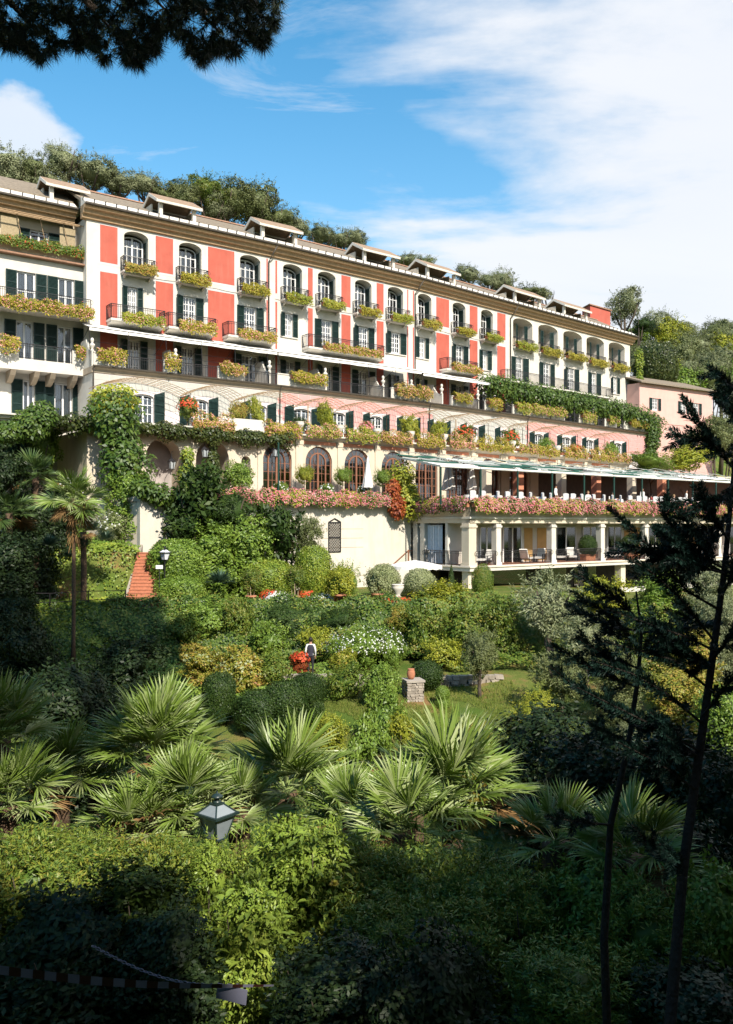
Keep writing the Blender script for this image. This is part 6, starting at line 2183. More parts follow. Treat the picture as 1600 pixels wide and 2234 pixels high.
# ------------------------------------------------------------------ dining terrace: awnings, posts, tables, chairs, parasols
M_frame_al = mat('pale_awning_rail', (0.34, 0.36, 0.33), 0.5, 0.1)
nbay = 11
for i in range(nbay):
    k0_ = -1.6 + i * 3.9
    k1_ = k0_ + 3.82
    zf, zb_, of, ob = 4.10, 5.30, -1.3, -7.4
    e = tag(empty('retractable_awning', lp(k0_, of, Z0)), 'white and green folding awning over the dining terrace, %s bay from the flower corner' % ORD[i], 'awning', 'folding awnings over the dining terrace')
    e.rotation_euler.z = A0
    wdt = k1_ - k0_
    sl = (zb_ - zf) / (of - ob)
    rg = np.random.default_rng(900 + i)
    y = 0.0
    for j in range(7):
        dep_ = rg.uniform(0.35, 0.8)
        m_ = (M_gcloth, M_cloth, M_frame_al, M_gcloth, M_cloth, M_frame_al, M_gcloth)[j] if (i + j) % 4 else M_frame_al
        v, f = [], []
        nn = 6
        lift = rg.uniform(-0.05, 0.12)
        x0_, x1_ = (0.0, wdt) if rg.random() < 0.6 else sorted((rg.uniform(0, 1.2), rg.uniform(2.2, wdt)))
        for q in range(nn + 1):
            yy = y + dep_ * q / nn
            z = zf - Z0 + sl * yy + lift + 0.07 * math.sin(q * 2.4)
            for c_ in range(5):
                v.append((x0_ + (x1_ - x0_) * c_ / 4, yy, z - 0.05 * math.sin(math.pi * c_ / 4)))
        for q in range(nn):
            for c_ in range(4):
                f.append((q * 5 + c_, q * 5 + c_ + 1, q * 5 + c_ + 6, q * 5 + c_ + 5))
        add('green_blind' if m_ is M_gcloth else 'cloth', MB().add(v, f).mesh('cloth', True), m_, e)
        y += dep_ + rg.uniform(0.02, 0.3)
        if y > of - ob - 0.5:
            break
    add('valance', MB().box(0, wdt, -0.05, 0.0, zf - Z0 - 0.09, zf - Z0 + 0.04), M_cloth, e)
    fr = MB()
    for x in (0.02, wdt - 0.02):
        fr.bar((x, 0, zf - Z0 - 0.05), (x, of - ob, zb_ - Z0 - 0.08), 0.09, 0.12)
    for y in (0.02, 2.0, 4.0):
        fr.bar((0, y, zf - Z0 + sl * y - 0.10), (wdt, y, zf - Z0 + sl * y - 0.10), 0.07)
    for q in range(3):
        y = 1.5 + q * 1.6
        fr.tube([(0.2, y, zf - Z0 + sl * y + 0.22), (wdt * 0.45, y + 0.4, zf - Z0 + sl * y + 0.42), (wdt - 0.2, y + 0.2, zf - Z0 + sl * y + 0.25)], 0.028, 5)
    add('rails', fr, M_frame_al, e)
    add('post', MB().box(0, 0.10, -0.05, 0.05, 0, zf - Z0 - 0.1), M_gpost, e)
for i, k in enumerate((9.5, 13.4, 19, 24, 29.5, 34.5)):
    H('dining_pillar', MB().box(-0.32, 0.32, -0.32, 0.32, Z0, 5.0), M_orange if i % 2 else M_cream, lp(k, -7.7, 0), A0)
H('dining_back_wall', MB().box(0, KE - 8.5, 0, 0.2, Z0, 5.0), mat('dark_dining_back', (0.06, 0.04, 0.028), 0.6, 0.3), lp(8.5, -11.5, 0), A0)  # dark glazing, with the shade under the awnings painted into its colour
H('dining_soffit', MB().box(0, KE - 8.5, -3.9, 0.2, 5.0, 5.2), M_cream, lp(8.5, -11.5, 0), A0)

chair_me = MB().box(-0.24, 0.24, -0.24, 0.24, 0.40, 0.50).box(-0.24, 0.24, 0.18, 0.26, 0.50, 1.02)
for sx in (-1, 1):
    for sy in (-1, 1):
        chair_me.box(sx * 0.22 - 0.03, sx * 0.22 + 0.03, sy * 0.22 - 0.03, sy * 0.22 + 0.03, 0, 0.40)
chair_me = chair_me.mesh('chair')
drap = MB().prism([(-0.25, 0), (0.25, 0), (0.24, 1.0), (0.1, 1.06), (-0.1, 1.06), (-0.24, 1.0)], (-0.06, 0.04), 'x').box(-0.02, 0.46, -0.25, 0.25, 0.0, 0.5)
drap = drap.mesh('chair')
M_stripe = None


def stripe_mat():
    m = bpy.data.materials.new('striped_chair_cloth')
    m.use_nodes = True
    t = m.node_tree
    b = t.nodes['Principled BSDF']
    b.inputs['Roughness'].default_value = 0.9
    tcn = N(t, 'ShaderNodeTexCoord')
    wv = N(t, 'ShaderNodeTexWave', i_Scale=9.0)
    wv.bands_direction = 'Y'
    t.links.new(tcn.outputs['Object'], wv.inputs['Vector'])
    r = N(t, 'ShaderNodeValToRGB')
    r.color_ramp.elements[0].color = (0.10, 0.13, 0.18, 1)
    r.color_ramp.elements[1].color = (0.80, 0.78, 0.74, 1)
    r.color_ramp.elements[0].position = 0.25
    r.color_ramp.elements[1].position = 0.35
    t.links.new(wv.outputs['Color'], r.inputs[0])
    t.links.new(r.outputs[0], b.inputs['Base Color'])
    return m


M_stripe = stripe_mat()
M_cush = mat('cream_cushion', (0.62, 0.58, 0.50), 0.9, 0.1)
table_top = MB().lathe([(0.62, 0.28), (0.60, 0.50), (0.56, 0.74), (0.56, 0.76)], 16).mesh('tablecloth', True)
leg = MB().lathe([(0.28, 0.0), (0.28, 0.03), (0.05, 0.06), (0.05, 0.74)], 8).mesh('leg')


def table(lb, v, grp):
    e = tag(empty('dining_table', tuple(v)), lb, 'table', grp)
    add('tablecloth', table_top, M_cloth, e)
    add('leg', leg, M_iron, e)
    return e


for i in range(14):
    k = 2.2 + i * 2.45
    table('white-clothed dining table in the row behind the geraniums, %s from the loggia corner' % ORD[i], lp(k, -2.1, Z0), 'dining tables behind the geraniums')
    for q, dk in enumerate((-0.85, 0.85)):
        c_ = add('chair', drap, M_stripe, None, lp(k + dk * 0.6 + random.uniform(-0.2, 0.2), -1.15 - random.uniform(0, 0.25), Z0 + 0.012), A0 + R(90) + random.uniform(-0.5, 0.5))
        tag(c_, 'striped cloth chair with its back to the geraniums, %s seat from the loggia corner' % ORD[i * 2 + q], 'chair', 'striped chairs along the geraniums')
for i in range(9):
    k = 4.0 + i * 3.3
    table('dining table deeper under the awnings, %s from the flower corner' % ORD[i], lp(k, -4.9, Z0), 'dining tables deep under the awnings')
LT = [(588, 'table'), (628, 'table'), (690, 'table'), (782, 'table'), (850, 'table')]
for i, (px, _) in enumerate(LT):
    g, s = hit(px, 6.6)
    v = pt(g, s, 6.6, Z0)
    table('round white table on the terrace before the arched doors, %s from the near end' % ORD[i], v, 'tables before the arched doors')
    for q, (dx, dy, rz) in enumerate(((-0.9, 0.1, 80), (0.85, -0.2, -80))):
        c_ = add('chair', chair_me, M_frame, None, (v.x + dx, v.y + dy, Z0 + 0.004), R(rz + 20))
        tag(c_, 'white chair at the round tables before the arched doors, %s from the near end' % ORD[i * 2 + q], 'chair', 'white chairs before the arched doors')


def closed_parasol(lb, v, h=3.3, r_=0.36):
    e = tag(empty('closed_parasol', tuple(v)), lb, 'parasol', 'closed white parasols on the terrace')
    mb = MB()
    n = 14
    prof = [(r_ * 0.86, 1.25), (r_, 1.32), (r_ * 0.82, 1.8), (r_ * 0.5, 2.5), (r_ * 0.2, h - 0.15), (0.02, h)]
    for a, (rr, z) in enumerate(prof):
        for k in range(n):
            an = 6.283 * k / n
            q = rr * (1 + (0.16 if k % 2 else -0.10) * (1 if a < 5 else 0))
            mb.v.append((q * math.cos(an), q * math.sin(an), z + (0.06 if a == 0 and k % 2 else 0)))
    for a in range(len(prof) - 1):
        for k in range(n):
            mb.f.append((a * n + k, a * n + (k + 1) % n, (a + 1) * n + (k + 1) % n, (a + 1) * n + k))
            mb.m.append(0)
    add('canopy', mb, M_cloth, e)
    add('pole', MB().lathe([(0.22, 0), (0.22, 0.08), (0.03, 0.1), (0.03, h + 0.12)], 8), M_frame, e)


for px, o, lb in ((803, 8.2, 'closed white parasol beside the third arched door'), (884, 8.2, 'closed white parasol beside the fourth arched door'), (975, 8.6, 'closed white parasol, inner one of the pair past the creeper'),
                  (984, 8.8, 'closed white parasol, outer one of the pair past the creeper'), (1030, 10.4, 'closed white parasol standing alone at the loggia corner')):
    g, s = hit(px, o)
    closed_parasol(lb, pt(g, s, o, Z0), 3.55)
# topiary balls on stems in pots before the arched doors
pot = MB().lathe([(0.20, 0), (0.27, 0.38), (0.30, 0.38), (0.30, 0.46), (0.25, 0.46)], 14).mesh('pot', True)


def potted(nm, lb, v, ball_z, r_, kind, m, pot_s=1.0, stem_r=0.035, bl=None, canes=0, sq=1.0):
    e = tag(empty(nm, tuple(v)), lb, 'potted plant')
    add('pot', pot, M_terra, e, scale=pot_s)
    add('stem', MB().tube([(0, 0, 0.3 * pot_s), (0.02, 0, ball_z)], stem_r, 6), M_bark, e)
    for k in range(canes):
        an = 6.28 * k / canes
        add('cane', MB().tube([(0.16 * math.cos(an), 0.16 * math.sin(an), 0.4 * pot_s), (0.24 * math.cos(an), 0.24 * math.sin(an), ball_z + 0.45)], 0.022, 5), cane, e)
    o = add('foliage', crown(kind, 1), m, e, (0, 0, ball_z), scale=(r_, r_, r_ * sq))
    o.material_slots[0].link = 'OBJECT'
    o.material_slots[0].material = m
    if bl:
        rg = np.random.default_rng(int(v[0] * 10 + 900))
        d = rdir(60, rg)
        v_, f_ = leaf_arrays(d * r_ * 1.02, d, 0.13, 0.12, rg, 0.2)
        o = add('blossoms', np_mesh('blossoms', v_, f_), bl, e, (0, 0, ball_z))
        o['kind'] = 'stuff'


for px, lb in ((664, 'yellowish potted topiary ball beside the second arched door'), (748, 'green potted topiary ball before the third arched door'), (834, 'green potted topiary ball before the fourth arched door')):
    g, s = hit(px, 6.0)
    potted('potted_topiary', lb, pt(g, s, 6.0, Z0), 2.25, 0.72, 'fine', L_lime if px < 700 else L_green)
for i, px in enumerate((612, 712, 795, 868)):
    g, s = hit(px, 7.6)
    potted('potted_flowers', 'potted shrub with white flowers on the terrace, %s from the near end' % ORD[i], pt(g, s, 7.6, Z0), 1.0, 0.55, 'bush', L_green, bl=L_whitef)
H('flag_pole', MB().tube([tuple(fp(608, 8.0, Z0)), tuple(fp(608, 8.0, 5.6))], 0.06, 6), M_gpost)
# wall lanterns
lan = MB()
for sx in (-1, 1):
    for sy in (-1, 1):
        lan.bar((sx * 0.13, sy * 0.13, 0.0), (sx * 0.2, sy * 0.2, 0.5), 0.03)
lan.lathe([(0.20, -0.03), (0.20, 0.0)], 4).lathe([(0.29, 0.5), (0.16, 0.66), (0.05, 0.72), (0.02, 0.95)], 6)
lan_me = lan.mesh('frame')
lgl = MB().lathe([(0.17, 0.02), (0.26, 0.48)], 4).mesh('glass')
M_lglass = mat('frosted_lamp_glass', (0.42, 0.45, 0.46), 0.3, 0.1, 9)
for px, z, lb in ((375, 3.7, 'black wrought lantern hanging in the first plain arch'), (447, 4.6, 'small lantern over the second plain arch'), (601, 4.9, 'small lantern above the first arched door')):
    v = fp(px, O1 + 0.35, z)
    e = tag(empty('wall_lantern', tuple(v)), lb, 'lantern')
    add('frame', lan_me, M_iron, e)
    add('glass', lgl, M_lglass, e)
    add('bracket', MB().tube([(0, 0, 0.95), (0, 0, 1.15), (0.0, 0.4, 1.2)], 0.02, 5), M_iron, e)

# loggia furniture
lounge = MB()
lounge.box(-0.3, 0.3, -0.55, 0.35, 0.28, 0.42)
T = Matrix.Translation((0, 0.35, 0.38)) @ Matrix.Rotation(R(-28), 4, 'X')
lounge.box(-0.3, 0.3, 0.0, 0.13, 0.0, 0.75, 0, T)
lounge_c = lounge.mesh('cushion')
lf = MB()
for sx in (-1, 1):
    lf.box(sx * 0.32 - 0.025, sx * 0.32 + 0.025, -0.55, -0.5, 0, 0.6).box(sx * 0.32 - 0.025, sx * 0.32 + 0.025, 0.33, 0.38, 0, 0.6).box(sx * 0.32 - 0.025, sx * 0.32 + 0.025, -0.55, 0.38, 0.58, 0.62)
lf.box(-0.32, 0.32, -0.55, 0.38, 0.22, 0.27)
lf = lf.mesh('frame')
spots = [(1046, -1.3), (1062, -1.6), (1150, -1.4), (1178, -1.3), (1222, -1.3), (1248, -1.5), (1332, -1.3), (1352, -1.6), (1430, -1.4), (1468, -1.5), (1520, -1.4), (985, -2.4), (1000, -3.0)]
for i, (px, o) in enumerate(spots):
    k = lhit(px, o)
    if px < 1010:
        v, lb = lp(1.0 if px > 990 else 1.2, o - 1.4, ZL + 0.012), 'cushioned armchair behind the loggia flank railing, %s one' % ('inner' if px > 990 else 'outer')
    else:
        v, lb = lp(k, o, ZL + 0.012), 'cushioned armchair on the tiled loggia, %s from the outer corner' % ORD[i]
    e = tag(empty('armchair', tuple(v), A0 + R([60, -70, 110, -60, 40, -40][i % 6])), lb, 'armchair', 'armchairs in the loggia')
    add('cushion', lounge_c, M_cloth, e)
    add('frame', lf, M_iron, e)
for i, (px, lb) in enumerate(((1284, 'round clipped shrub in a terracotta box behind the fourth column'), (1376, 'round clipped shrub in a terracotta box by the fifth column'))):
    k = lhit(px, -0.8)
    e = tag(empty('boxed_shrub', tuple(lp(k, -0.85, ZL + 0.012)), A0), lb, 'potted plant')
    add('box', MB().box(-0.6, 0.6, -0.3, 0.3, 0, 0.5).box(-0.64, 0.64, -0.34, 0.34, 0.42, 0.5), M_terra, e)
    o = add('foliage', crown('ball', i), L_deep, e, (0, 0, 1.15), scale=(0.78, 0.7, 0.86))
    o.material_slots[0].link = 'OBJECT'
    o.material_slots[0].material = L_deep
    add('stem', MB().tube([(0, 0, 0.4), (0, 0, 1.0)], 0.04, 5), M_bark, e)
# big open parasol under the garden steps
v = P(905, 1290, 55.5)
v.z = float(ground(v.x, v.y))
e = tag(empty('open_parasol', tuple(v), R(25)), 'wide open white parasol with scalloped edge below the loggia flank', 'parasol')
zt = (HZ - 1226) / F * 55.5 - v.z
mb = MB()
n, R0 = 32, 1.75
mb.v.append((0, 0, zt + 0.12))
for k in range(n):
    an = 6.283 * k / n
    mb.v += [(0.6 * R0 * math.cos(an), 0.6 * R0 * math.sin(an), zt - 0.06), (R0 * math.cos(an), R0 * math.sin(an), zt - 0.22), (R0 * 1.01 * math.cos(an), R0 * 1.01 * math.sin(an), zt - (0.40 if k % 2 else 0.46))]
for k in range(n):
    a, b = 1 + 3 * k, 1 + 3 * ((k + 1) % n)
    mb.f += [(0, a, b), (a, a + 1, b + 1, b), (a + 1, a + 2, b + 2, b + 1)]
    mb.m += [0, 0, 0]
add('canopy', mb, M_cloth, e)
add('pole', MB().lathe([(0.3, 0), (0.3, 0.1), (0.06, 0.12), (0.05, zt + 0.1)], 8), M_cream, e)

# ------------------------------------------------------------------ brick steps, path, rail, lamp at the near garden


def brick_steps():
    y0_, z0_ = 47.3, float(ground(-12.6, 47.0)) + 0.02
    e = tag(empty('brick_steps', (-12.35, y0_, z0_)), 'flight of red brick garden steps widening toward its foot', 'steps')
    n = 16
    for i in range(n):
        hw = 0.72 + (0.55 * (1 - i / 6) ** 1.6 if i < 6 else 0)
        mb = MB().box(-hw + 0.05 * (i if i < 6 else 6) * 0, hw, 0.0, 0.42, -0.6, 0.16).box(-hw - 0.01, hw + 0.01, -0.025, 0.02, 0.11, 0.165)
        add('step', mb, M_brick, e, (-0.012 * i + (0.28 * (1 - i / 6) if i < 6 else 0), i * 0.20, i * 0.178))
    for s in (-1, 1):
        add('cheek_wall', MB().prism([(0, -0.8), (0, 0.3), (3.4, 3.2), (3.4, -0.8)], (s * 0.82 - 0.09 + (0.1 if s > 0 else -0.1), s * 0.82 + 0.09 + (0.1 if s > 0 else -0.1)), 'x'), M_stone, e, (-0.1, 1.0, 0.05))


brick_steps()
v, f = [], []
xs = np.linspace(-22, -11.3, 40)
for x in xs:
    for y_e in (47.75, 49.5):
        y = y_e - 0.40 * max(0, -9 - x)
        v.append((x, y, float(ground(x, y)) + 0.03))
tag(add('garden_path', MB().add(v, [(2 * i, 2 * i + 2, 2 * i + 3, 2 * i + 1) for i in range(39)]), M_path), kind='structure')
e = None
x0 = -21.5
fe = tag(empty('path_railing', (-17, 44, -4.6)), 'thin black railing along the path by the brick steps', 'railing')
mb = []
px_prev = None
xsr = np.arange(-21.5, -11.2, 1.75)
pts_r = []
for x in xsr:
    y = 47.6 - 0.40 * max(0, -9 - x)
    pts_r.append((x, y, float(ground(x, y))))
for x, y, z in pts_r:
    add('post', MB().box(-0.025, 0.025, -0.025, 0.025, -0.2, 1.0), M_iron, fe, (x + 17, y - 44, z + 4.6))
for zz_ in (0.98, 0.52):
    m_ = MB()
    for (xa, ya, za), (xb, yb, zb_) in zip(pts_r, pts_r[1:]):
        m_.bar((xa + 17, ya - 44, za + 4.6 + zz_), (xb + 17, yb - 44, zb_ + 4.6 + zz_), 0.035)
    add('rail', m_, M_iron, fe)


def lamp_post(nm, lb, v, post_h, s, gm, fm_=M_iron):
    """square tapering street lantern with a glazed hipped head on a post"""
    e = tag(empty(nm, tuple(v), R(-38)), lb, 'lamp')
    add('post', MB().lathe([(0.09 * s, 0), (0.07 * s, 0.3), (0.045 * s, 0.5), (0.04 * s, post_h)], 10), fm_, e)
    fr = MB()
    a, b, h = 0.135 * s, 0.26 * s, 0.52 * s
    z = post_h
    for sx in (-1, 1):
        for sy in (-1, 1):
            fr.bar((sx * a, sy * a, z + 0.03), (sx * b, sy * b, z + h), 0.026 * s)
            fr.bar((sx * (b + .03 * s), sy * (b + .03 * s), z + h + 0.02 * s), (sx * 0.085 * s, sy * 0.085 * s, z + h + 0.21 * s), 0.026 * s)
    for q, r_, t in ((z + 0.02, a, 0.03 * s), (z + h + 0.01 * s, b + 0.035 * s, 0.05 * s), (z + h + 0.215 * s, 0.095 * s, 0.03 * s)):
        for sx in (-1, 1):
            fr.box(sx * r_ - t / 2, sx * r_ + t / 2, -r_ - t / 2, r_ + t / 2, q - t / 2, q + t / 2)
            fr.box(-r_ + t / 2, r_ - t / 2, sx * r_ - t / 2, sx * r_ + t / 2, q - t / 2, q + t / 2)
    add('frame', fr, fm_, e)
    add('chimney_cap', MB().lathe([(0.09 * s, 0), (0.085 * s, 0.05 * s), (0.05 * s, 0.06 * s), (0.05 * s, 0.10 * s), (0.125 * s, 0.125 * s), (0.12 * s, 0.15 * s), (0.05 * s, 0.19 * s), (0.015 * s, 0.20 * s), (0.015 * s, 0.235 * s)], 12, at=(0, 0, z + h + 0.22 * s)).mesh('chimney_cap', True), fm_, e)
    for k in range(4):
        T = Matrix.Rotation(R(90 * k), 4, 'Z')
        a2, b2 = a - 0.012 * s, b - 0.012 * s
        add('pane', MB().add([(-a2, -a2, z + 0.03), (a2, -a2, z + 0.03), (b2, -b2, z + h), (-b2, -b2, z + h)], [(0, 1, 2, 3)], 0, T), gm, e)
        b3, c3 = b + 0.02 * s, 0.085 * s
        add('roof_pane', MB().add([(-b3, -b3, z + h + 0.015 * s), (b3, -b3, z + h + 0.015 * s), (c3, -c3, z + h + 0.205 * s), (-c3, -c3, z + h + 0.205 * s)], [(0, 1, 2, 3)], 0, T), gm, e)
    return e


M_lampg = mat('lamp_green_paint', (0.022, 0.042, 0.038), 0.35, 0.2, 9, spec=0.6)
M_frost = mat('grey_frosted_glass', (0.26, 0.30, 0.32), 0.25, 0.08, 12, spec=0.6)
v = P(474, 1832, 11.6)
gz = float(ground(v.x, v.y))
lamp_post('street_lamp', 'dark green lantern with frosted panes rising out of the shrubs between the fan palms', (v.x, v.y, gz), v.z - gz, 0.66, M_frost, M_lampg)
v = P(360, 1222, 48.2)
gz = float(ground(v.x, v.y))
lamp_post('garden_lamp', 'small garden lantern standing in the ivy beside the brick steps', (v.x, v.y, gz), v.z - gz, 0.8, M_curt, M_iron)
v = P(348, 1237, 47.6)
gz = float(ground(v.x, v.y))
e = tag(empty('garden_sign', (v.x, v.y, gz), R(8)), 'small white sign plate in the ivy below the garden lantern', 'sign')
add('plate', MB().box(-0.19, 0.19, -0.01, 0.01, v.z - gz - 0.1, v.z - gz + 0.1), M_frame, e)
add('stake', MB().box(-0.02, 0.02, 0.01, 0.03, 0, v.z - gz), M_iron, e)

# potted lemons on canes and flower mounds on the lawn
for px, py, d, kind, ball, r_, m, lb, canes, ps in ((548, 1316, 48.6, 'bush', 1.35, 0.62, L_mixed, 'potted lemon on tall canes at the ivy end of the lawn', 4, 1.1),
                                                     (644, 1316, 48.6, 'bush', 1.5, 0.58, L_mixed, 'potted lemon on tall canes beside the bright flower mound', 4, 1.05),
                                                     (741, 1318, 48.4, 'bush', 1.2, 0.85, L_lime, 'bushy lemon in the biggest terracotta pot on the lawn', 2, 1.3),
                                                     (824, 1314, 49.4, 'bush', 1.25, 0.75, L_pale, 'pale bush in a terracotta pot before the round shrubs', 0, 1.2)):
    v = P(px, py, d)
    v.z = float(ground(v.x, v.y))
    potted('potted_lemon', lb, v, ball, r_, kind, m, ps, 0.04, None, canes, 1.15)
v = P(868, 1304, 50.5)
v.z = float(ground(v.x, v.y))
e = add('garden_urn', urn, M_white, None, tuple(v), scale=1.1)
tag(e, 'white garden jar on the lawn between the pale shrubs', 'urn')
for px, py, rx, ry, d, m, lb in ((588, 1298, 22, 12, 49.6, L_redf, 'red and orange flower mound behind the lemon pots'), (606, 1304, 30, 14, 49.0, L_whitef, 'white and pink flower mound between two lemon pots'),
                                 (670, 1298, 20, 10, 49.6, L_redf, 'small orange flower mound past the second lemon pot'), (860, 1308, 36, 7, 49.5, L_redf, 'low red flower strip before the white jar'),
                                 (700, 1305, 36, 10, 49.6, L_whitef, 'low white flower strip along the lawn')):
    plant('flower_mound', lb, 'flowers', px, py, rx, ry, d, 'fine', L_green, blossoms=(m, 150, 0.13))

# stone plinth with terracotta jar, low dry-stone wall
e0 = P(902, 1528, 38.7)
e0.z = float(ground(e0.x, e0.y)) - 0.1
pl = tag(empty('stone_plinth', tuple(e0), R(14)), 'rough stone plinth carrying a terracotta jar on the grass bank', 'plinth')
rg = np.random.default_rng(3)
hh_ = (HZ - 1486) / F * 38.7 - e0.z
nrow = 7
st_me = []
for q in range(4):
    pts_ = np.array([(x, y, z) for x in (0, 1) for y in (0, 1) for z in (0, 1)], float)
    pts_ += rg.normal(size=pts_.shape) * 0.06
    st_me.append(fix_normals(MB().add([tuple(p) for p in pts_], [(0, 1, 3, 2), (4, 6, 7, 5), (0, 4, 5, 1), (2, 3, 7, 6), (0, 2, 6, 4), (1, 5, 7, 3)]).mesh('stone')))
for r_ in range(nrow):
    zr = hh_ * r_ / nrow
    for side, (ax, ln) in enumerate((('x', 0.95), ('y', 0.95), ('y2', 0.95))):
        t = 0.0
        while t < ln - 0.02:
            w_ = min(rg.uniform(0.14, 0.34), ln - t)
            sc_ = (w_ - 0.012, 0.16, hh_ / nrow - 0.012)
            if ax == 'x':
                loc, rz_ = (-0.475 + t, -0.47 + rg.normal() * 0.012, zr), 0
            elif ax == 'y':
                loc, rz_ = (-0.47 + 0.16 + rg.normal() * 0.012, -0.46 + t + 0.14, zr), R(90)
            else:
                loc, rz_ = (0.47 + rg.normal() * 0.012, -0.46 + t + 0.14, zr), R(90)
            add('stone', st_me[int(rg.integers(0, 4))], M_stone, pl, loc, rz_, scale=sc_)
            t += w_
add('core', MB().box(-0.36, 0.36, -0.36, 0.5, 0, hh_ - 0.02), M_stone, pl)
pl.scale = (0.82, 0.82, 1)
add('coping', MB().box(-0.52, 0.52, -0.52, 0.52, hh_, hh_ + 0.09), M_path, pl)
jar = MB().lathe([(0.16, 0), (0.24, 0.15), (0.27, 0.35), (0.22, 0.55), (0.19, 0.6), (0.24, 0.64), (0.2, 0.66)], 14).mesh('terracotta_jar', True)
o = add('terracotta_jar', jar, M_terra, None, (e0.x - 0.1, e0.y, e0.z + hh_ + 0.094), scale=0.7)
tag(o, 'plain terracotta jar on top of the stone plinth', 'jar')
c = P(1010, 1478, 40.5)
wl_ = tag(empty('dry_stone_wall', (c.x, c.y, float(ground(c.x, c.y)) - 0.1), R(6)), 'low dry-stone wall behind the clipped dome', 'wall')
for r_ in range(3):
    t = -1.7
    while t < 1.7:
        w_ = rg.uniform(0.22, 0.45)
        add('stone', st_me[int(rg.integers(0, 4))], M_stone, wl_, (t, rg.normal() * 0.02, 0.2 * r_), scale=(w_ - 0.015, 0.3, 0.19))
        t += w_
c = P(690, 1476, 40.4)
wl_ = tag(empty('dry_stone_wall', (c.x, c.y, float(ground(c.x, c.y)) - 0.1), R(-2)), 'sunlit low stone edging before the gardener', 'wall')
for r_ in range(3):
    t = -1.6
    while t < 2.6:
        w_ = rg.uniform(0.2, 0.42)
        add('stone', st_me[int(rg.integers(0, 4))], M_stone, wl_, (t, rg.normal() * 0.02, 0.18 * r_), scale=(w_ - 0.015, 0.3, 0.17))
        t += w_

# ------------------------------------------------------------------ people


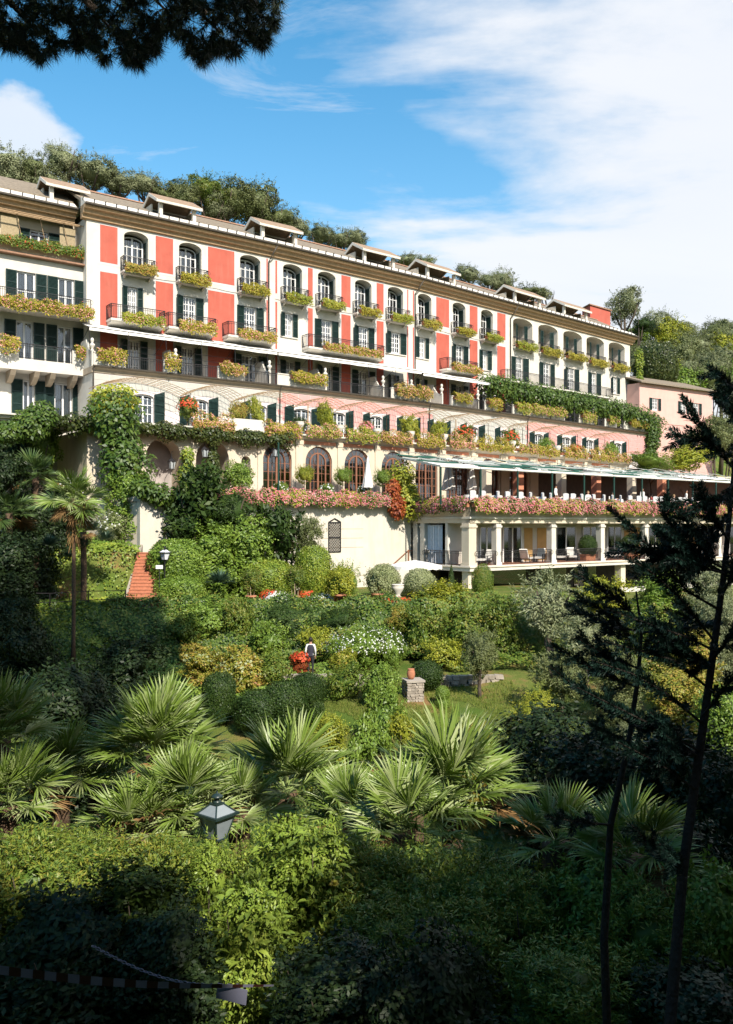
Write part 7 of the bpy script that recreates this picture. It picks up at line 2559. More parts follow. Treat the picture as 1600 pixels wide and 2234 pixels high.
def body_mesh(pose, fat=1.0):
    """one continuous skinned figure; pose 'stand' or 'sit'"""
    J = {}
    if pose == 'stand':
        hip, hd = 0.92, 0
        J.update(pelvis=(0, 0, .94), spine=(0, .01, 1.14), chest=(0, 0, 1.33), neck=(0, .01, 1.49), head0=(0, -.01, 1.57), head1=(0, -.015, 1.66), head2=(0, -.005, 1.735))
        for s, t in ((-1, 'l'), (1, 'r')):
            J.update({'sh' + t: (s * .175, 0, 1.42), 'el' + t: (s * .235, .02, 1.15), 'wr' + t: (s * .23, -.07, .91), 'ha' + t: (s * .22, -.10, .83),
                      'hp' + t: (s * .09, 0, .90), 'kn' + t: (s * .10, -.02, .50), 'an' + t: (s * .10, .02, .09), 'to' + t: (s * .11, -.13, .04)})
    else:
        J.update(pelvis=(0, 0, .52), spine=(0, .01, .72), chest=(0, -.02, .92), neck=(0, -.03, 1.08), head0=(0, -.05, 1.15), head1=(0, -.055, 1.24), head2=(0, -.045, 1.31))
        for s, t in ((-1, 'l'), (1, 'r')):
            J.update({'sh' + t: (s * .175, -.02, 1.0), 'el' + t: (s * .24, -.10, .76), 'wr' + t: (s * .17, -.34, .80), 'ha' + t: (s * .14, -.42, .81),
                      'hp' + t: (s * .09, -.02, .50), 'kn' + t: (s * .11, -.44, .50), 'an' + t: (s * .11, -.42, .09), 'to' + t: (s * .11, -.56, .04)})
    rad = dict(pelvis=.135, spine=.12, chest=.15, neck=.058, head0=.07, head1=.095, head2=.07, sh=.07, el=.047, wr=.034, ha=.038, hp=.10, kn=.062, an=.042, to=.036)
    E = [('pelvis', 'spine'), ('spine', 'chest'), ('chest', 'neck'), ('neck', 'head0'), ('head0', 'head1'), ('head1', 'head2')]
    for t in 'lr':
        E += [('chest', 'sh' + t), ('sh' + t, 'el' + t), ('el' + t, 'wr' + t), ('wr' + t, 'ha' + t), ('pelvis', 'hp' + t), ('hp' + t, 'kn' + t), ('kn' + t, 'an' + t), ('an' + t, 'to' + t)]
    names = list(J)
    # fingers: five short chains rooted in each palm
    for t in 'lr':
        h = Vector(J['ha' + t])
        w0 = Vector(J['wr' + t])
        d = (h - w0).normalized()
        sd = Vector((1, 0, 0)) if abs(d.x) < 0.8 else Vector((0, 1, 0))
        for q, (off, ln) in enumerate(((-.026, .060), (-.009, .072), (.009, .068), (.026, .055), (.042, .045))):
            a, b = 'f%s%d' % (t, q), 'g%s%d' % (t, q)
            root = h + sd * off + d * (0.03 if q < 4 else -0.02)
            J[a] = tuple(root)
            J[b] = tuple(root + d * ln + sd * (0.02 if q == 4 else 0) + Vector((0, -0.012, 0)))
            names += [a, b]
            rad['f' + t + str(q)] = .011
            rad['g' + t + str(q)] = .008
            E += [('ha' + t, a), (a, b)]
    me = bpy.data.meshes.new('body_skeleton')
    idx = {n_: i for i, n_ in enumerate(names)}
    me.from_pydata([J[n_] for n_ in names], [(idx[a], idx[b]) for a, b in E], [])
    o = bpy.data.objects.new('body_skeleton', me)
    COL.objects.link(o)
    o.modifiers.new('skin', 'SKIN')
    me.skin_vertices or None
    for n_, i in idx.items():
        r_ = rad.get(n_, rad.get(n_[:2], .03)) * (fat if n_ in ('pelvis', 'spine', 'chest') else 1)
        ry = r_ * (0.72 if n_ in ('pelvis', 'spine', 'chest') else 1.0)
        me.skin_vertices[0].data[i].radius = (r_, ry)
        me.skin_vertices[0].data[i].use_root = (n_ == 'pelvis')
    sub = o.modifiers.new('sub', 'SUBSURF')
    sub.levels = 2
    sub.render_levels = 2
    bpy.context.view_layer.update()
    dg = bpy.context.evaluated_depsgraph_get()
    res = bpy.data.meshes.new_from_object(o.evaluated_get(dg))
    bpy.data.objects.remove(o)
    nk = J['neck'][2]
    pz = J['pelvis'][2]
    mi = []
    for p in res.polygons:
        c_ = p.center
        hand = any((c_ - Vector(J['ha' + t])).length < 0.115 for t in 'lr')
        foot = c_.z < 0.085
        if hand or c_.z > nk - 0.005:
            mi.append(0)
        elif foot:
            mi.append(3)
        elif (pose == 'stand' and c_.z < pz + 0.03 and abs(c_.x) < 0.2) or (pose == 'sit' and c_.z < pz + 0.08 and abs(c_.x) < 0.21):
            mi.append(2)
        else:
            mi.append(1)
    res.polygons.foreach_set('material_index', mi)
    res.polygons.foreach_set('use_smooth', [True] * len(mi))
    res.name = 'body'
    return res, J


M_skin = mat('skin', (0.50, 0.29, 0.20), 0.55, 0.06, 9)
M_hair = mat('dark_hair', (0.018, 0.013, 0.010), 0.6, 0.3, 30)
M_hairf = mat('fair_hair', (0.30, 0.20, 0.10), 0.6, 0.3, 30)
M_shirt = mat('white_shirt', (0.76, 0.75, 0.73), 0.85, 0.05, 9)
M_trous = mat('dark_trousers', (0.022, 0.022, 0.028), 0.85, 0.2, 9)
M_vest = mat('dark_grey_waistcoat', (0.035, 0.034, 0.050), 0.8, 0.2, 12)
M_shoe = mat('black_shoe', (0.012, 0.011, 0.010), 0.4, 0.1)
M_bluec = mat('blue_shirt', (0.10, 0.16, 0.30), 0.85, 0.1, 9)
M_redc = mat('red_dress', (0.45, 0.07, 0.06), 0.85, 0.1, 9)
BODY = {k: body_mesh(k) for k in ('stand', 'sit')}


def head_parts(e, J, hair):
    h1 = Vector(J['head1'])
    rg = np.random.default_rng(4)
    v, f = lump_sphere(0.112, rg, 12, 8, 0.03, (0.92, 1.05, 1.05))
    v = v + np.array([0, 0.022, 0.035])
    keep = [q for q in f.tolist() if np.mean([v[i][1] for i in q]) > -0.045 or np.mean([v[i][2] for i in q]) > 0.075]
    add('hair', np_mesh('hair', v, np.array(keep), True), hair, e, tuple(h1))
    fm_ = MB().prism([(0, -0.005), (-0.032, -0.02), (0, 0.03)], (-0.012, 0.012), 'x')
    add('nose', fm_, M_skin, e, tuple(h1 + Vector((0, -0.088, -0.01))))
    for s in (-1, 1):
        add('eye', MB().box(-0.012, 0.012, -0.006, 0.004, -0.005, 0.005), M_hair, e, tuple(h1 + Vector((s * 0.033, -0.092, 0.02))))
        add('ear', MB().box(-0.008, 0.008, -0.015, 0.02, -0.025, 0.03), M_skin, e, tuple(h1 + Vector((s * 0.096, 0.0, 0.0))))
    add('mouth', MB().box(-0.022, 0.022, -0.004, 0.004, -0.004, 0.004), mat('lips', (0.35, 0.12, 0.10), 0.5), e, tuple(h1 + Vector((0, -0.086, -0.048))))


def person(lb, v, rz, pose, mats, hair, vest=False, grp=None, small=False):
    me, J = BODY[pose]
    e = tag(empty('person', tuple(v), rz), lb, 'person', grp)
    b = add('body', me, mats, e)
    for i, m in enumerate(mats):
        b.material_slots[i].link = 'OBJECT'
        b.material_slots[i].material = m
    head_parts(e, J, hair)
    if vest:
        n = 16
        mb = MB()
        prof = [(0.165, 0.118, 0.92), (0.155, 0.108, 1.06), (0.162, 0.112, 1.16), (0.19, 0.122, 1.30), (0.178, 0.115, 1.40), (0.12, 0.09, 1.455)]
        for rx, ry, z in prof:
            for k in range(n):
                an = 6.283 * k / n
                mb.v.append((rx * math.cos(an), ry * math.sin(an) + 0.005, z))
        for a in range(len(prof) - 1):
            for k in range(n):
                mb.f.append((a * n + k, a * n + (k + 1) % n, (a + 1) * n + (k + 1) % n, (a + 1) * n + k))
                mb.m.append(0)
        add('waistcoat', mb.mesh('waistcoat', True), M_vest, e)
    return e


v = P(678, 1466, 41.6)
gz = float(ground(v.x, v.y))
person('person in a dark waistcoat and white shirt seen from behind among the flower beds', (v.x, v.y, gz + 0.0), R(184), 'stand', [M_skin, M_shirt, M_trous, M_shoe], M_hair, True)
PP = [(1213, -2.4, 'stand', M_shirt, M_hair, 20, 'waiter in white shirt standing at the first dark dining bay'), (1283, -2.2, 'sit', M_shirt, M_hairf, -30, 'fair-haired diner in white beside the first pillar'),
      (1336, -2.5, 'sit', M_bluec, M_hair, 40, 'dark-haired diner in blue at the dining tables'), (1402, -2.2, 'stand', M_shirt, M_hair, -10, 'waiter in white standing in the middle of the dining terrace'),
      (1420, -3.0, 'sit', M_redc, M_hair, 60, 'diner in red next to the standing waiter'), (1455, -2.3, 'sit', M_bluec, M_hair, -40, 'diner in blue toward the far tables'),
      (1470, -2.6, 'sit', M_shirt, M_hairf, 30, 'fair-haired diner in white toward the far tables'), (1498, -2.2, 'stand', M_shirt, M_hair, 15, 'person in white standing near the far pillar')]
for px, o, pose, m, hr, rz, lb in PP:
    k = lhit(px, o)
    zb_ = Z0 + (0.012 if pose == 'stand' else 0.0)
    p_ = person(lb, lp(k, o, zb_), A0 + R(rz), pose, [M_skin, m, M_trous, M_shoe], hr, False, 'people on the dining terrace')
    if pose == 'sit':
        c_ = add('chair', chair_me, M_frame, None, tuple(lp(k, o - 0.02, Z0 + 0.004)), A0 + R(rz))
        tag(c_, 'white chair carrying the ' + lb.split(' at ')[0].split(' beside ')[0].split(' next ')[0].split(' toward ')[0] + (' by the pillar' if 'pillar' in lb else (' among the far tables' if 'far' in lb else ' among the middle tables')), 'chair', 'white chairs under diners')
# ------------------------------------------------------------------ fan palms
FAN = {}


def fan_mesh(var, nl=38, span=220):
    """palmate frond one metre long: stalk, then a fan of folded, drooping blades"""
    if var in FAN:
        return FAN[var]
    rg = np.random.default_rng(50 + var)
    vs_, fs = [], []
    sl = 0.42
    c = np.array([sl, 0, 0.0])
    # stalk: thin three-sided strip
    for y, z in ((-0.008, 0), (0.008, 0), (0, -0.012)):
        vs_.append((0, y, z))
        vs_.append((sl + 0.03, y * 0.7, z * 0.7))
    fs += [(0, 1, 3, 2), (2, 3, 5, 4), (4, 5, 1, 0)]
    for i in range(nl):
        th = R(span) * ((i + 0.5) / nl - 0.5)
        ln = 0.58 * (0.80 + 0.20 * math.cos(th)) * rg.uniform(0.88, 1.08)
        tw = rg.normal() * 0.10
        cup = 0.16 * (1 - math.cos(th)) + 0.05
        d = np.array([math.cos(th), math.sin(th), cup + tw * 0.6])
        d /= np.linalg.norm(d)
        s = np.array([-math.sin(th), math.cos(th), 0])
        up = np.cross(d, s)
        w_ = ln * math.tan(R(span) / nl / 2) * 0.52
        dr = rg.uniform(0.0, 0.14) + 0.08 * abs(th) / 2
        b = len(vs_)
        p = [c + d * 0.02, c + d * ln * 0.5 + s * w_ - up * 0.010, c + d * ln * 0.5 + up * 0.012, c + d * ln * 0.5 - s * w_ - up * 0.010,
             c + d * ln * 0.82 + s * w_ * 0.55 - np.array([0, 0, dr * 0.25]), c + d * ln * 0.82 - s * w_ * 0.55 - np.array([0, 0, dr * 0.25]), c + d * ln - np.array([0, 0, dr * 0.7]) * ln / 0.58]
        vs_ += [tuple(q) for q in p]
        fs += [(b, b + 3, b + 2, b + 2), (b, b + 2, b + 1, b + 1), (b + 2, b + 4, b + 1, b + 1), (b + 2, b + 3, b + 5, b + 5), (b + 2, b + 5, b + 6, b + 4)]
    fs = [tuple(dict.fromkeys(q)) for q in fs]
    me = bpy.data.meshes.new('frond')
    me.from_pydata(vs_, [], fs)
    me.update()
    FAN[var] = me
    return me


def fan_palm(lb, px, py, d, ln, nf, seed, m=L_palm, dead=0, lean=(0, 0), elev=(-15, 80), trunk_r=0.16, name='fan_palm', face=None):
    rg = np.random.default_rng(seed)
    c = P(px, py, d)
    gz = float(ground(c.x, c.y))
    e = tag(empty(name, (c.x, c.y, gz)), lb, 'palm')
    h = max(0.3, c.z - gz)
    n = 8
    mb = MB()
    pts = [Vector((lean[0] * (1 - t) + 0.03 * math.sin(3 * t), lean[1] * (1 - t), h * t)) for t in np.linspace(0, 1, n)]
    mb.tube(pts, [trunk_r * (1.25 if t < 0.1 else (0.95 + 0.35 * max(0, t - 0.7))) for t in np.linspace(0, 1, n)], 9)
    add('trunk', mb.mesh('trunk', True), M_palmbark, e)
    for i in range(nf):
        az = 2.4 * i + rg.uniform(-0.4, 0.4)
        t = (i + 0.5) / nf
        el = R(elev[1] + (elev[0] - elev[1]) * t ** 0.8 + rg.uniform(-9, 9))
        sc_ = ln * rg.uniform(0.85, 1.12)
        o = add('frond', fan_mesh(int(rg.integers(0, 5))), m, e, (0, 0, h), scale=sc_)
        q = Quaternion((0, 0, 1), az) @ Quaternion((0, 1, 0), -el) @ Quaternion((1, 0, 0), rg.uniform(-0.45, 0.45))
        o.rotation_euler = q.to_euler()
        isdead = i >= nf - dead
        if isdead:
            o.material_slots[0].link = 'OBJECT'
            o.material_slots[0].material = L_dead
        elif m is not fan_mesh(0).materials[0] if fan_mesh(0).materials else False:
            o.material_slots[0].link = 'OBJECT'
            o.material_slots[0].material = m
    return e


PALMS = [('silvery fan palm cut by the picture edge in the near shrubs', 0, 1560, 14.0, 1.25, 17, 1), ('fan palm clump low at the picture edge', 20, 1700, 12.5, 1.0, 14, 2), ('fan palm half in shade beside the edge palm', 130, 1640, 15.0, 1.1, 14, 3),
         ('broad fan palm with the tallest silver fans behind the lantern', 340, 1590, 15.0, 1.35, 20, 4), ('fan palm just above the lantern', 395, 1715, 12.6, 1.15, 18, 5), ('yellowish fan palm low behind the lantern', 300, 1760, 12.0, 0.9, 12, 6),
         ('fan palm between lantern and large palm', 625, 1672, 14.2, 1.3, 18, 7), ('fan palm tucked before the large palm', 770, 1735, 13.2, 1.0, 13, 8), ('large bright fan palm at the edge of the deep shade', 985, 1690, 12.8, 1.38, 22, 9),
         ('low fan palm at the foot of the large bright one', 880, 1760, 11.8, 1.05, 13, 10), ('dark blue fan palm behind the large bright one', 905, 1640, 16.5, 0.95, 10, 11), ('fan palm in half shade leaning from the dark', 1215, 1785, 9.6, 0.80, 12, 12),
         ('fan palm under the cedar with sunlit blades', 1370, 1815, 8.8, 0.82, 13, 13), ('fan palm behind the broad one near the shadow', 210, 1660, 16.0, 1.0, 12, 14), ('small fan palm between the two middle ones', 520, 1720, 13.0, 0.9, 12, 15)]
for lb, px, py, d, ln, nf, sd in PALMS:
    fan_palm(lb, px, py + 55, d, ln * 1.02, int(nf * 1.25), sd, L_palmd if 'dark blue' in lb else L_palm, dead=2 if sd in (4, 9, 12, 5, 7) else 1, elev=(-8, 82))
# the tall slim palm rising out of the shade, and the two dark ones beside the porch
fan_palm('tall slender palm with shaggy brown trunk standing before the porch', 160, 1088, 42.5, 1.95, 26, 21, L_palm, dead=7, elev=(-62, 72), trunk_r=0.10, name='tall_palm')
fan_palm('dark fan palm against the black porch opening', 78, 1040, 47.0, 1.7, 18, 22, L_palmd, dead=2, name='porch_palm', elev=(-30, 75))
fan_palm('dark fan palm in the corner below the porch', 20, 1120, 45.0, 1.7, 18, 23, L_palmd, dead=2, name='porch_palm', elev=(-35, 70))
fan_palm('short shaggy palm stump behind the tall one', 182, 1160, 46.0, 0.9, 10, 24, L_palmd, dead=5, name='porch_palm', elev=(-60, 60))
# brown fibre skirt under the tall palm's crown
q = P(160, 1125, 42.5)
mb = MB()
rg = np.random.default_rng(9)
for i in range(60):
    an = rg.random() * 6.28
    z = rg.uniform(-1.2, 0.4)
    mb.tube([(0.12 * math.cos(an), 0.12 * math.sin(an), z), (0.34 * math.cos(an), 0.34 * math.sin(an), z - rg.uniform(0.3, 0.8))], [0.03, 0.012], 4)
for o in list(COL.objects):
    if o.name.startswith('tall_palm'):
        add('fibre_skirt', mb, L_dead, o, rel(q, o.location))
# feathery cycad-like palm on the bank
pin = []
rg = np.random.default_rng(77)
mbp = MB()
for i in range(26):
    t = i / 25
    x, z = t * 1.0, 0.35 * math.sin(t * 2.2) - 0.12 * t * t
    for s in (-1, 1):
        L_ = 0.34 * math.sin(math.pi * (0.12 + 0.86 * t)) + 0.04
        mbp.add([(x, 0, z), (x + 0.10 + L_ * 0.25, s * L_ * 0.5, z + 0.03), (x + 0.12 + L_ * 0.5, s * L_, z - 0.05), (x + 0.06 + L_ * 0.25, s * L_ * 0.5, z + 0.02)], [(0, 1, 2, 3)])
mbp.tube([(0, 0, 0)] + [(t, 0, 0.35 * math.sin(t * 2.2) - 0.12 * t * t) for t in np.linspace(0.1, 1, 8)], [0.02] * 8 + [0.006], 4)
pinm = mbp.mesh('frond')
for (px, py, d, sc0, lb) in ((1150, 1520, 33, 1.35, 'feathery palm on the sunlit bank edge below the small olive'), (1090, 1555, 31, 1.0, 'smaller feathery palm beside the dry shrub')):
    c = P(px, py, d)
    gz = float(ground(c.x, c.y))
    c.z = min(c.z, gz + 0.7)
    e = tag(empty('feather_palm', (c.x, c.y, gz)), lb, 'palm')
    add('trunk', MB().tube([(0, 0, -0.2), (0, 0, c.z - gz)], [0.2, 0.16], 8), M_palmbark, e)
    for i in range(15):
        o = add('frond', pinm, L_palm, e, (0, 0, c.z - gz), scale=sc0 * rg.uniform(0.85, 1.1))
        o.rotation_euler = (Quaternion((0, 0, 1), 2.4 * i) @ Quaternion((0, 1, 0), -R(rg.uniform(5, 62)))).to_euler()
# yuccas round the tall palm
for px, py, rx, lb in ((108, 1190, 34, 'blue-green yucca rosette on the near side of the tall palm'), (182, 1195, 34, 'blue-green yucca rosette just past the tall palm'), (200, 1158, 32, 'upper yucca rosette behind the tall palm'),
                       (232, 1178, 30, 'yucca rosette closest to the brick steps'), (150, 1215, 20, 'small yucca rosette under the tall palm')):
    d = 47.5 - 0.012 * (300 - px)
    plant('yucca', lb, 'yucca', px, py, rx, rx, d, 'spiky', L_yucca)

# ------------------------------------------------------------------ near shrubs
NEAR = [
    ('oleander_shrub', 'oleander bush under the picture-edge palm', 70, 1930, 130, 110, 9.4, 'oleander', L_olean),
    ('oleander_shrub', 'sunlit oleander bush before the yellowish fan palm', 215, 1920, 120, 90, 10.0, 'oleander', L_olean),
    ('oleander_shrub', 'oleander bush just beside the lantern post', 345, 1915, 90, 92, 10.0, 'oleander', L_olean),
    ('ivy_mound', 'blue-green ivy mound low before the oleanders', 300, 1960, 120, 70, 8.8, 'bush', L_deep),
    ('laurel_shrub', 'tall sunlit laurel bush beside the lantern', 640, 1890, 95, 105, 10.0, 'laurel', L_laurel),
    ('laurel_shrub', 'laurel bush low under the lantern with the brightest leaves', 545, 2025, 85, 112, 8.8, 'laurel', L_laurel),
    ('laurel_shrub', 'laurel bush between lantern and oleander thicket', 690, 1900, 90, 110, 9.8, 'laurel', L_laurel),
    ('oleander_shrub', 'oleander bush before the middle fan palms', 790, 1935, 110, 95, 10.0, 'oleander', L_olean),
    ('oleander_shrub', 'oleander bush under the large bright fan palm', 905, 1945, 115, 100, 9.8, 'oleander', L_olean),
    ('oleander_shrub', 'oleander bush at the shade edge under the large palm', 1035, 1950, 110, 100, 9.6, 'oleander', L_olean),
    ('oleander_shrub', 'front oleander bush in half shade', 850, 2050, 130, 95, 8.6, 'oleander', L_olean),
    ('oleander_shrub', 'front oleander bush, next toward the cedar', 1000, 2060, 130, 100, 8.4, 'oleander', L_olean),
    ('ivy_mound', 'ivy mound with broad leaves under the cedar palms', 1310, 1945, 110, 90, 8.6, 'bush', L_green),
    ('oleander_shrub', 'oleander bush in shade below the leaning palm', 1160, 1990, 120, 110, 8.8, 'oleander', L_olean),
    ('oleander_shrub', 'oleander bush at the foot of the cedar', 1420, 2040, 130, 120, 8.0, 'oleander', L_olean),
    ('bramble_shrub', 'bramble bush at the picture edge under the cedar', 1560, 2010, 100, 130, 8.2, 'bush', L_green),
    ('bramble_shrub', 'shaded bramble bush behind the cedar stem', 1490, 1880, 110, 100, 9.6, 'bush', L_shade),
    ('oleander_shrub', 'deep shaded oleander in the bottom corner under the cedar', 1250, 2150, 150, 90, 7.4, 'oleander', L_olean),
    ('laurel_shrub', 'laurel tuft wrapping the lantern post', 470, 1925, 62, 92, 10.3, 'laurel', L_laurel),
    ('oleander_shrub', 'oleander behind the lantern under the fan palms', 430, 1900, 110, 60, 11.0, 'oleander', L_olean),
    ('oleander_shrub', 'oleander filling between the lantern and the middle palm', 590, 1880, 90, 60, 11.2, 'oleander', L_olean),
    ('oleander_shrub', 'oleander under the picture-edge fan palms', 60, 1870, 120, 60, 10.8, 'oleander', L_olean),
    ('oleander_shrub', 'oleander under the half shaded fan palm', 190, 1870, 90, 60, 11.0, 'oleander', L_olean),
    ('oleander_shrub', 'oleander tucked below the fan palm pair', 760, 1885, 100, 55, 10.8, 'oleander', L_olean),
    ('oleander_shrub', 'oleander skirting the large bright fan palm', 960, 1895, 120, 55, 10.6, 'oleander', L_olean),
    ('shade_dark_shrub', 'shade-coloured bush in the deep shade behind the leaning palm', 1250, 1700, 120, 90, 14.5, 'bush', L_shade),  # leaf colour of these three carries the deep shade
    ('shade_dark_shrub', 'shade-coloured bush in the deep shade behind the cedar', 1450, 1690, 140, 110, 13.5, 'bush', L_shade),
    ('shade_dark_shrub', 'shade-coloured bush at the picture edge behind the cedar', 1580, 1780, 100, 120, 12, 'bush', L_shade),
    ('shade_shrub', 'low dark bush above the barrier tape', 120, 2060, 170, 70, 8.2, 'bush', L_shade),
    ('shade_shrub', 'low dark bush between tape and laurel', 360, 2060, 120, 70, 8.0, 'bush', L_shade),
    ('shade_shrub', 'low dark bush past the end of the tape', 720, 2140, 130, 70, 7.6, 'bush', L_shade),
    ('shade_shrub', 'dark bush at the bottom picture edge', 960, 2180, 150, 70, 7.2, 'bush', L_shade),
    ('shade_shrub', 'dark bush in the bottom corner beneath the cedar', 1520, 2190, 140, 70, 7.0, 'bush', L_shade),
]
for nm, lb, px, py, rx, ry, d, kd, m in NEAR:
    plant(nm, lb, 'shrub', px, py, rx, ry, d, kd, m)
cover('bank_growth', 'dense low growth over the near bank', 'ground cover', (-8.0, 9.0, 6.5, 17.0), 16000, L_deep, 0.16, 0.06, 0.7, 41)
# the largest leaves of the laurel under the lantern, one by one
lv = MB()
prof = [0.0, 0.62, 0.95, 1.0, 0.82, 0.45, 0.0]
for i, w_ in enumerate(prof):
    t = i / 6
    z = 0.10 * math.sin(t * 3.0) - 0.10 * t * t
    lv.v += [(t, -0.19 * w_, z + 0.05 * w_), (t, 0, z), (t, 0.19 * w_, z + 0.05 * w_)]
for i in range(6):
    b = 3 * i
    lv.f += [(b, b + 3, b + 4, b + 1), (b + 1, b + 4, b + 5, b + 2)]
    lv.m += [0, 0]
lv = lv.mesh('leaf')
lv.materials.append(L_laurel)
rg = np.random.default_rng(61)
done_ = 0
for o in [q for q in COL.objects if q.name.startswith('laurel_shrub')][:3]:
    fol = [c for c in o.children if c.name.startswith('foliage')][0]
    for k in range(100):
        d = unit(rg.normal(size=3))
        d[1] = -abs(d[1]) - 0.25
        d[2] = d[2] * 0.9 + 0.25
        d = unit(d)
        p = Vector(fol.location) + Vector((d[0] * fol.scale[0], d[1] * fol.scale[1], d[2] * fol.scale[2])) * rg.uniform(0.86, 1.02)
        q = add('leaf', lv, L_laurel, o, tuple(p), scale=rg.uniform(0.10, 0.155))
        q.rotation_euler = (rg.uniform(-0.6, 0.6), rg.uniform(-0.7, 0.5), math.atan2(d[1], d[0]) + rg.uniform(-1.2, 1.2))
# a dry orange leaf cluster or two
for px, py, d, lb in ((95, 1925, 8.6, 'withered orange leaf cluster in the low ivy'), (478, 1905, 8.9, 'rusty dry leaves beside the lantern foot'), (730, 1930, 9.2, 'yellow and orange young leaves in the oleander')):
    plant('dry_leaf_tuft', lb, 'leaves', px, py, 13, 13, d - 0.9, 'spiky', L_dead if px != 730 else L_ochre)

# ------------------------------------------------------------------ needles


def needles(C, A, k, L, W, spread, rg):
    """k needles round each centre C, combed along A"""
    n = len(C)
    c = np.repeat(C, k, 0)
    a = unit(np.repeat(A, k, 0) + rg.normal(size=(n * k, 3)) * spread)
    b = unit(np.cross(a, rdir(n * k, rg)))
    ll = L * rg.uniform(0.7, 1.15, (n * k, 1))
    v = np.empty((n * k, 3, 3))
    v[:, 0] = c - b * W / 2
    v[:, 1] = c + b * W / 2
    v[:, 2] = c + a * ll
    return v.reshape(-1, 3), np.arange(n * k * 3).reshape(-1, 3)


# the pine whose lowest bough hangs into the top of the picture
rg = np.random.default_rng(71)
xs_low = [-400, 0, 60, 110, 150, 215, 290, 340, 362, 385, 430, 520, 570, 600, 620, 640]
ys_low = [120, 95, 118, 128, 98, 125, 142, 128, 60, 92, 132, 118, 100, 70, 10, -120]
pine = tag(empty('stone_pine', (-8.5, 3.0, float(ground(-8.5, 3.0)))), 'stone pine whose dark needled bough hangs over the blue sky', 'tree')
PB = pine.location.copy()
n = 6000
px = rg.uniform(-420, 636, n)
low = np.interp(px, xs_low, ys_low) + 10 * np.sin(px * 0.09) + 6 * np.sin(px * 0.23)
py = low - 10 - 330 * rg.random(n) ** 1.4
d = rg.uniform(7.0, 9.8, n)
hole = np.sin(px * 0.031 + 1.0) * np.sin(py * 0.047 + px * 0.012) + 0.5 * np.sin(px * 0.083 - py * 0.06)
keep = (hole < 0.55) | (rg.random(n) < 0.22)          # gaps where sky shows between the twigs
px, py, d, low = px[keep], py[keep], d[keep], low[keep]
n = len(px)
C = np.stack([(px - 800) / F * d, d, (HZ - py) / F * d], -1)
A = unit(np.stack([rg.normal(size=n) * 0.6, rg.normal(size=n) * 0.6 - 0.2, -0.55 + rg.normal(size=n) * 0.5], -1))
edge = (low - py) < 60
A[edge, 2] -= 0.5
A = unit(A)
v, f = needles(C, A, 26, 0.135, 0.0075, 0.55, rg)
o = add('needles', np_mesh('needles', v - np.array(PB), f), L_pine, pine)
o['kind'] = 'stuff'
hub = Vector((-8.3, 3.4, 7.5))
add('trunk', MB().tube([(0, 0, -0.3), (0.1, 0.1, 4), tuple(hub - PB), (0.6, 0.2, 22)], [0.42, 0.36, 0.32, 0.2], 10).mesh('trunk', True), M_bark, pine)
for (px, py, d) in ((60, 40, 8.6), (210, 20, 8.2), (330, -20, 8.8), (450, 30, 8.4), (560, 10, 8.0), (120, -150, 8.5), (400, -160, 9.0)):
    e_ = P(px, py, d)
    m_ = (hub + e_) / 2 + Vector((0, 0, 0.5))
    add('branch', MB().tube([tuple(hub - PB), tuple(m_ - PB), tuple(e_ - PB)], [0.12, 0.07, 0.025], 6), M_bark, pine)
    ed = P(px + 30, py + 40, d - 0.3)
    add('branch', MB().tube([tuple(m_ - PB), tuple((m_ + ed) / 2 - PB + Vector((0.1, 0, 0.1))), tuple(ed - PB)], [0.05, 0.035, 0.012], 5), M_bark, pine)

for i, (x, y, z, a, b, c_) in enumerate(((-5.5, 1.5, 8.2, 2.6, 2.6, 1.5), (-2.6, 2.2, 7.8, 2.2, 2.4, 1.3), (-0.4, 3.4, 7.4, 1.9, 2.2, 1.2), (-4.2, 4.4, 8.8, 2.6, 2.4, 1.4), (-8.0, 3.0, 10.5, 3.4, 3.2, 1.8))):
    o = add('crown', crown('shade', i % 3), L_pine, pine, (x - PB.x, y - PB.y, z - PB.z), scale=(a, b, c_))
    o.material_slots[0].link = 'OBJECT'
    o.material_slots[0].material = L_pine
# cedar standing close by on the right-hand side of the view
M_cbark = mat('cedar_bark', (0.035, 0.026, 0.02), 0.95, 0.4, 14.0, bump=0.8, bscale=40)
cedar = tag(empty('cedar_tree', (1.9, 4.7, float(ground(1.9, 4.7)))), 'dark young cedar with upswept feathery branches close to the viewer', 'tree')
CB = cedar.location.copy()


def cpath(pts):
    return [P(*p) - CB for p in pts]


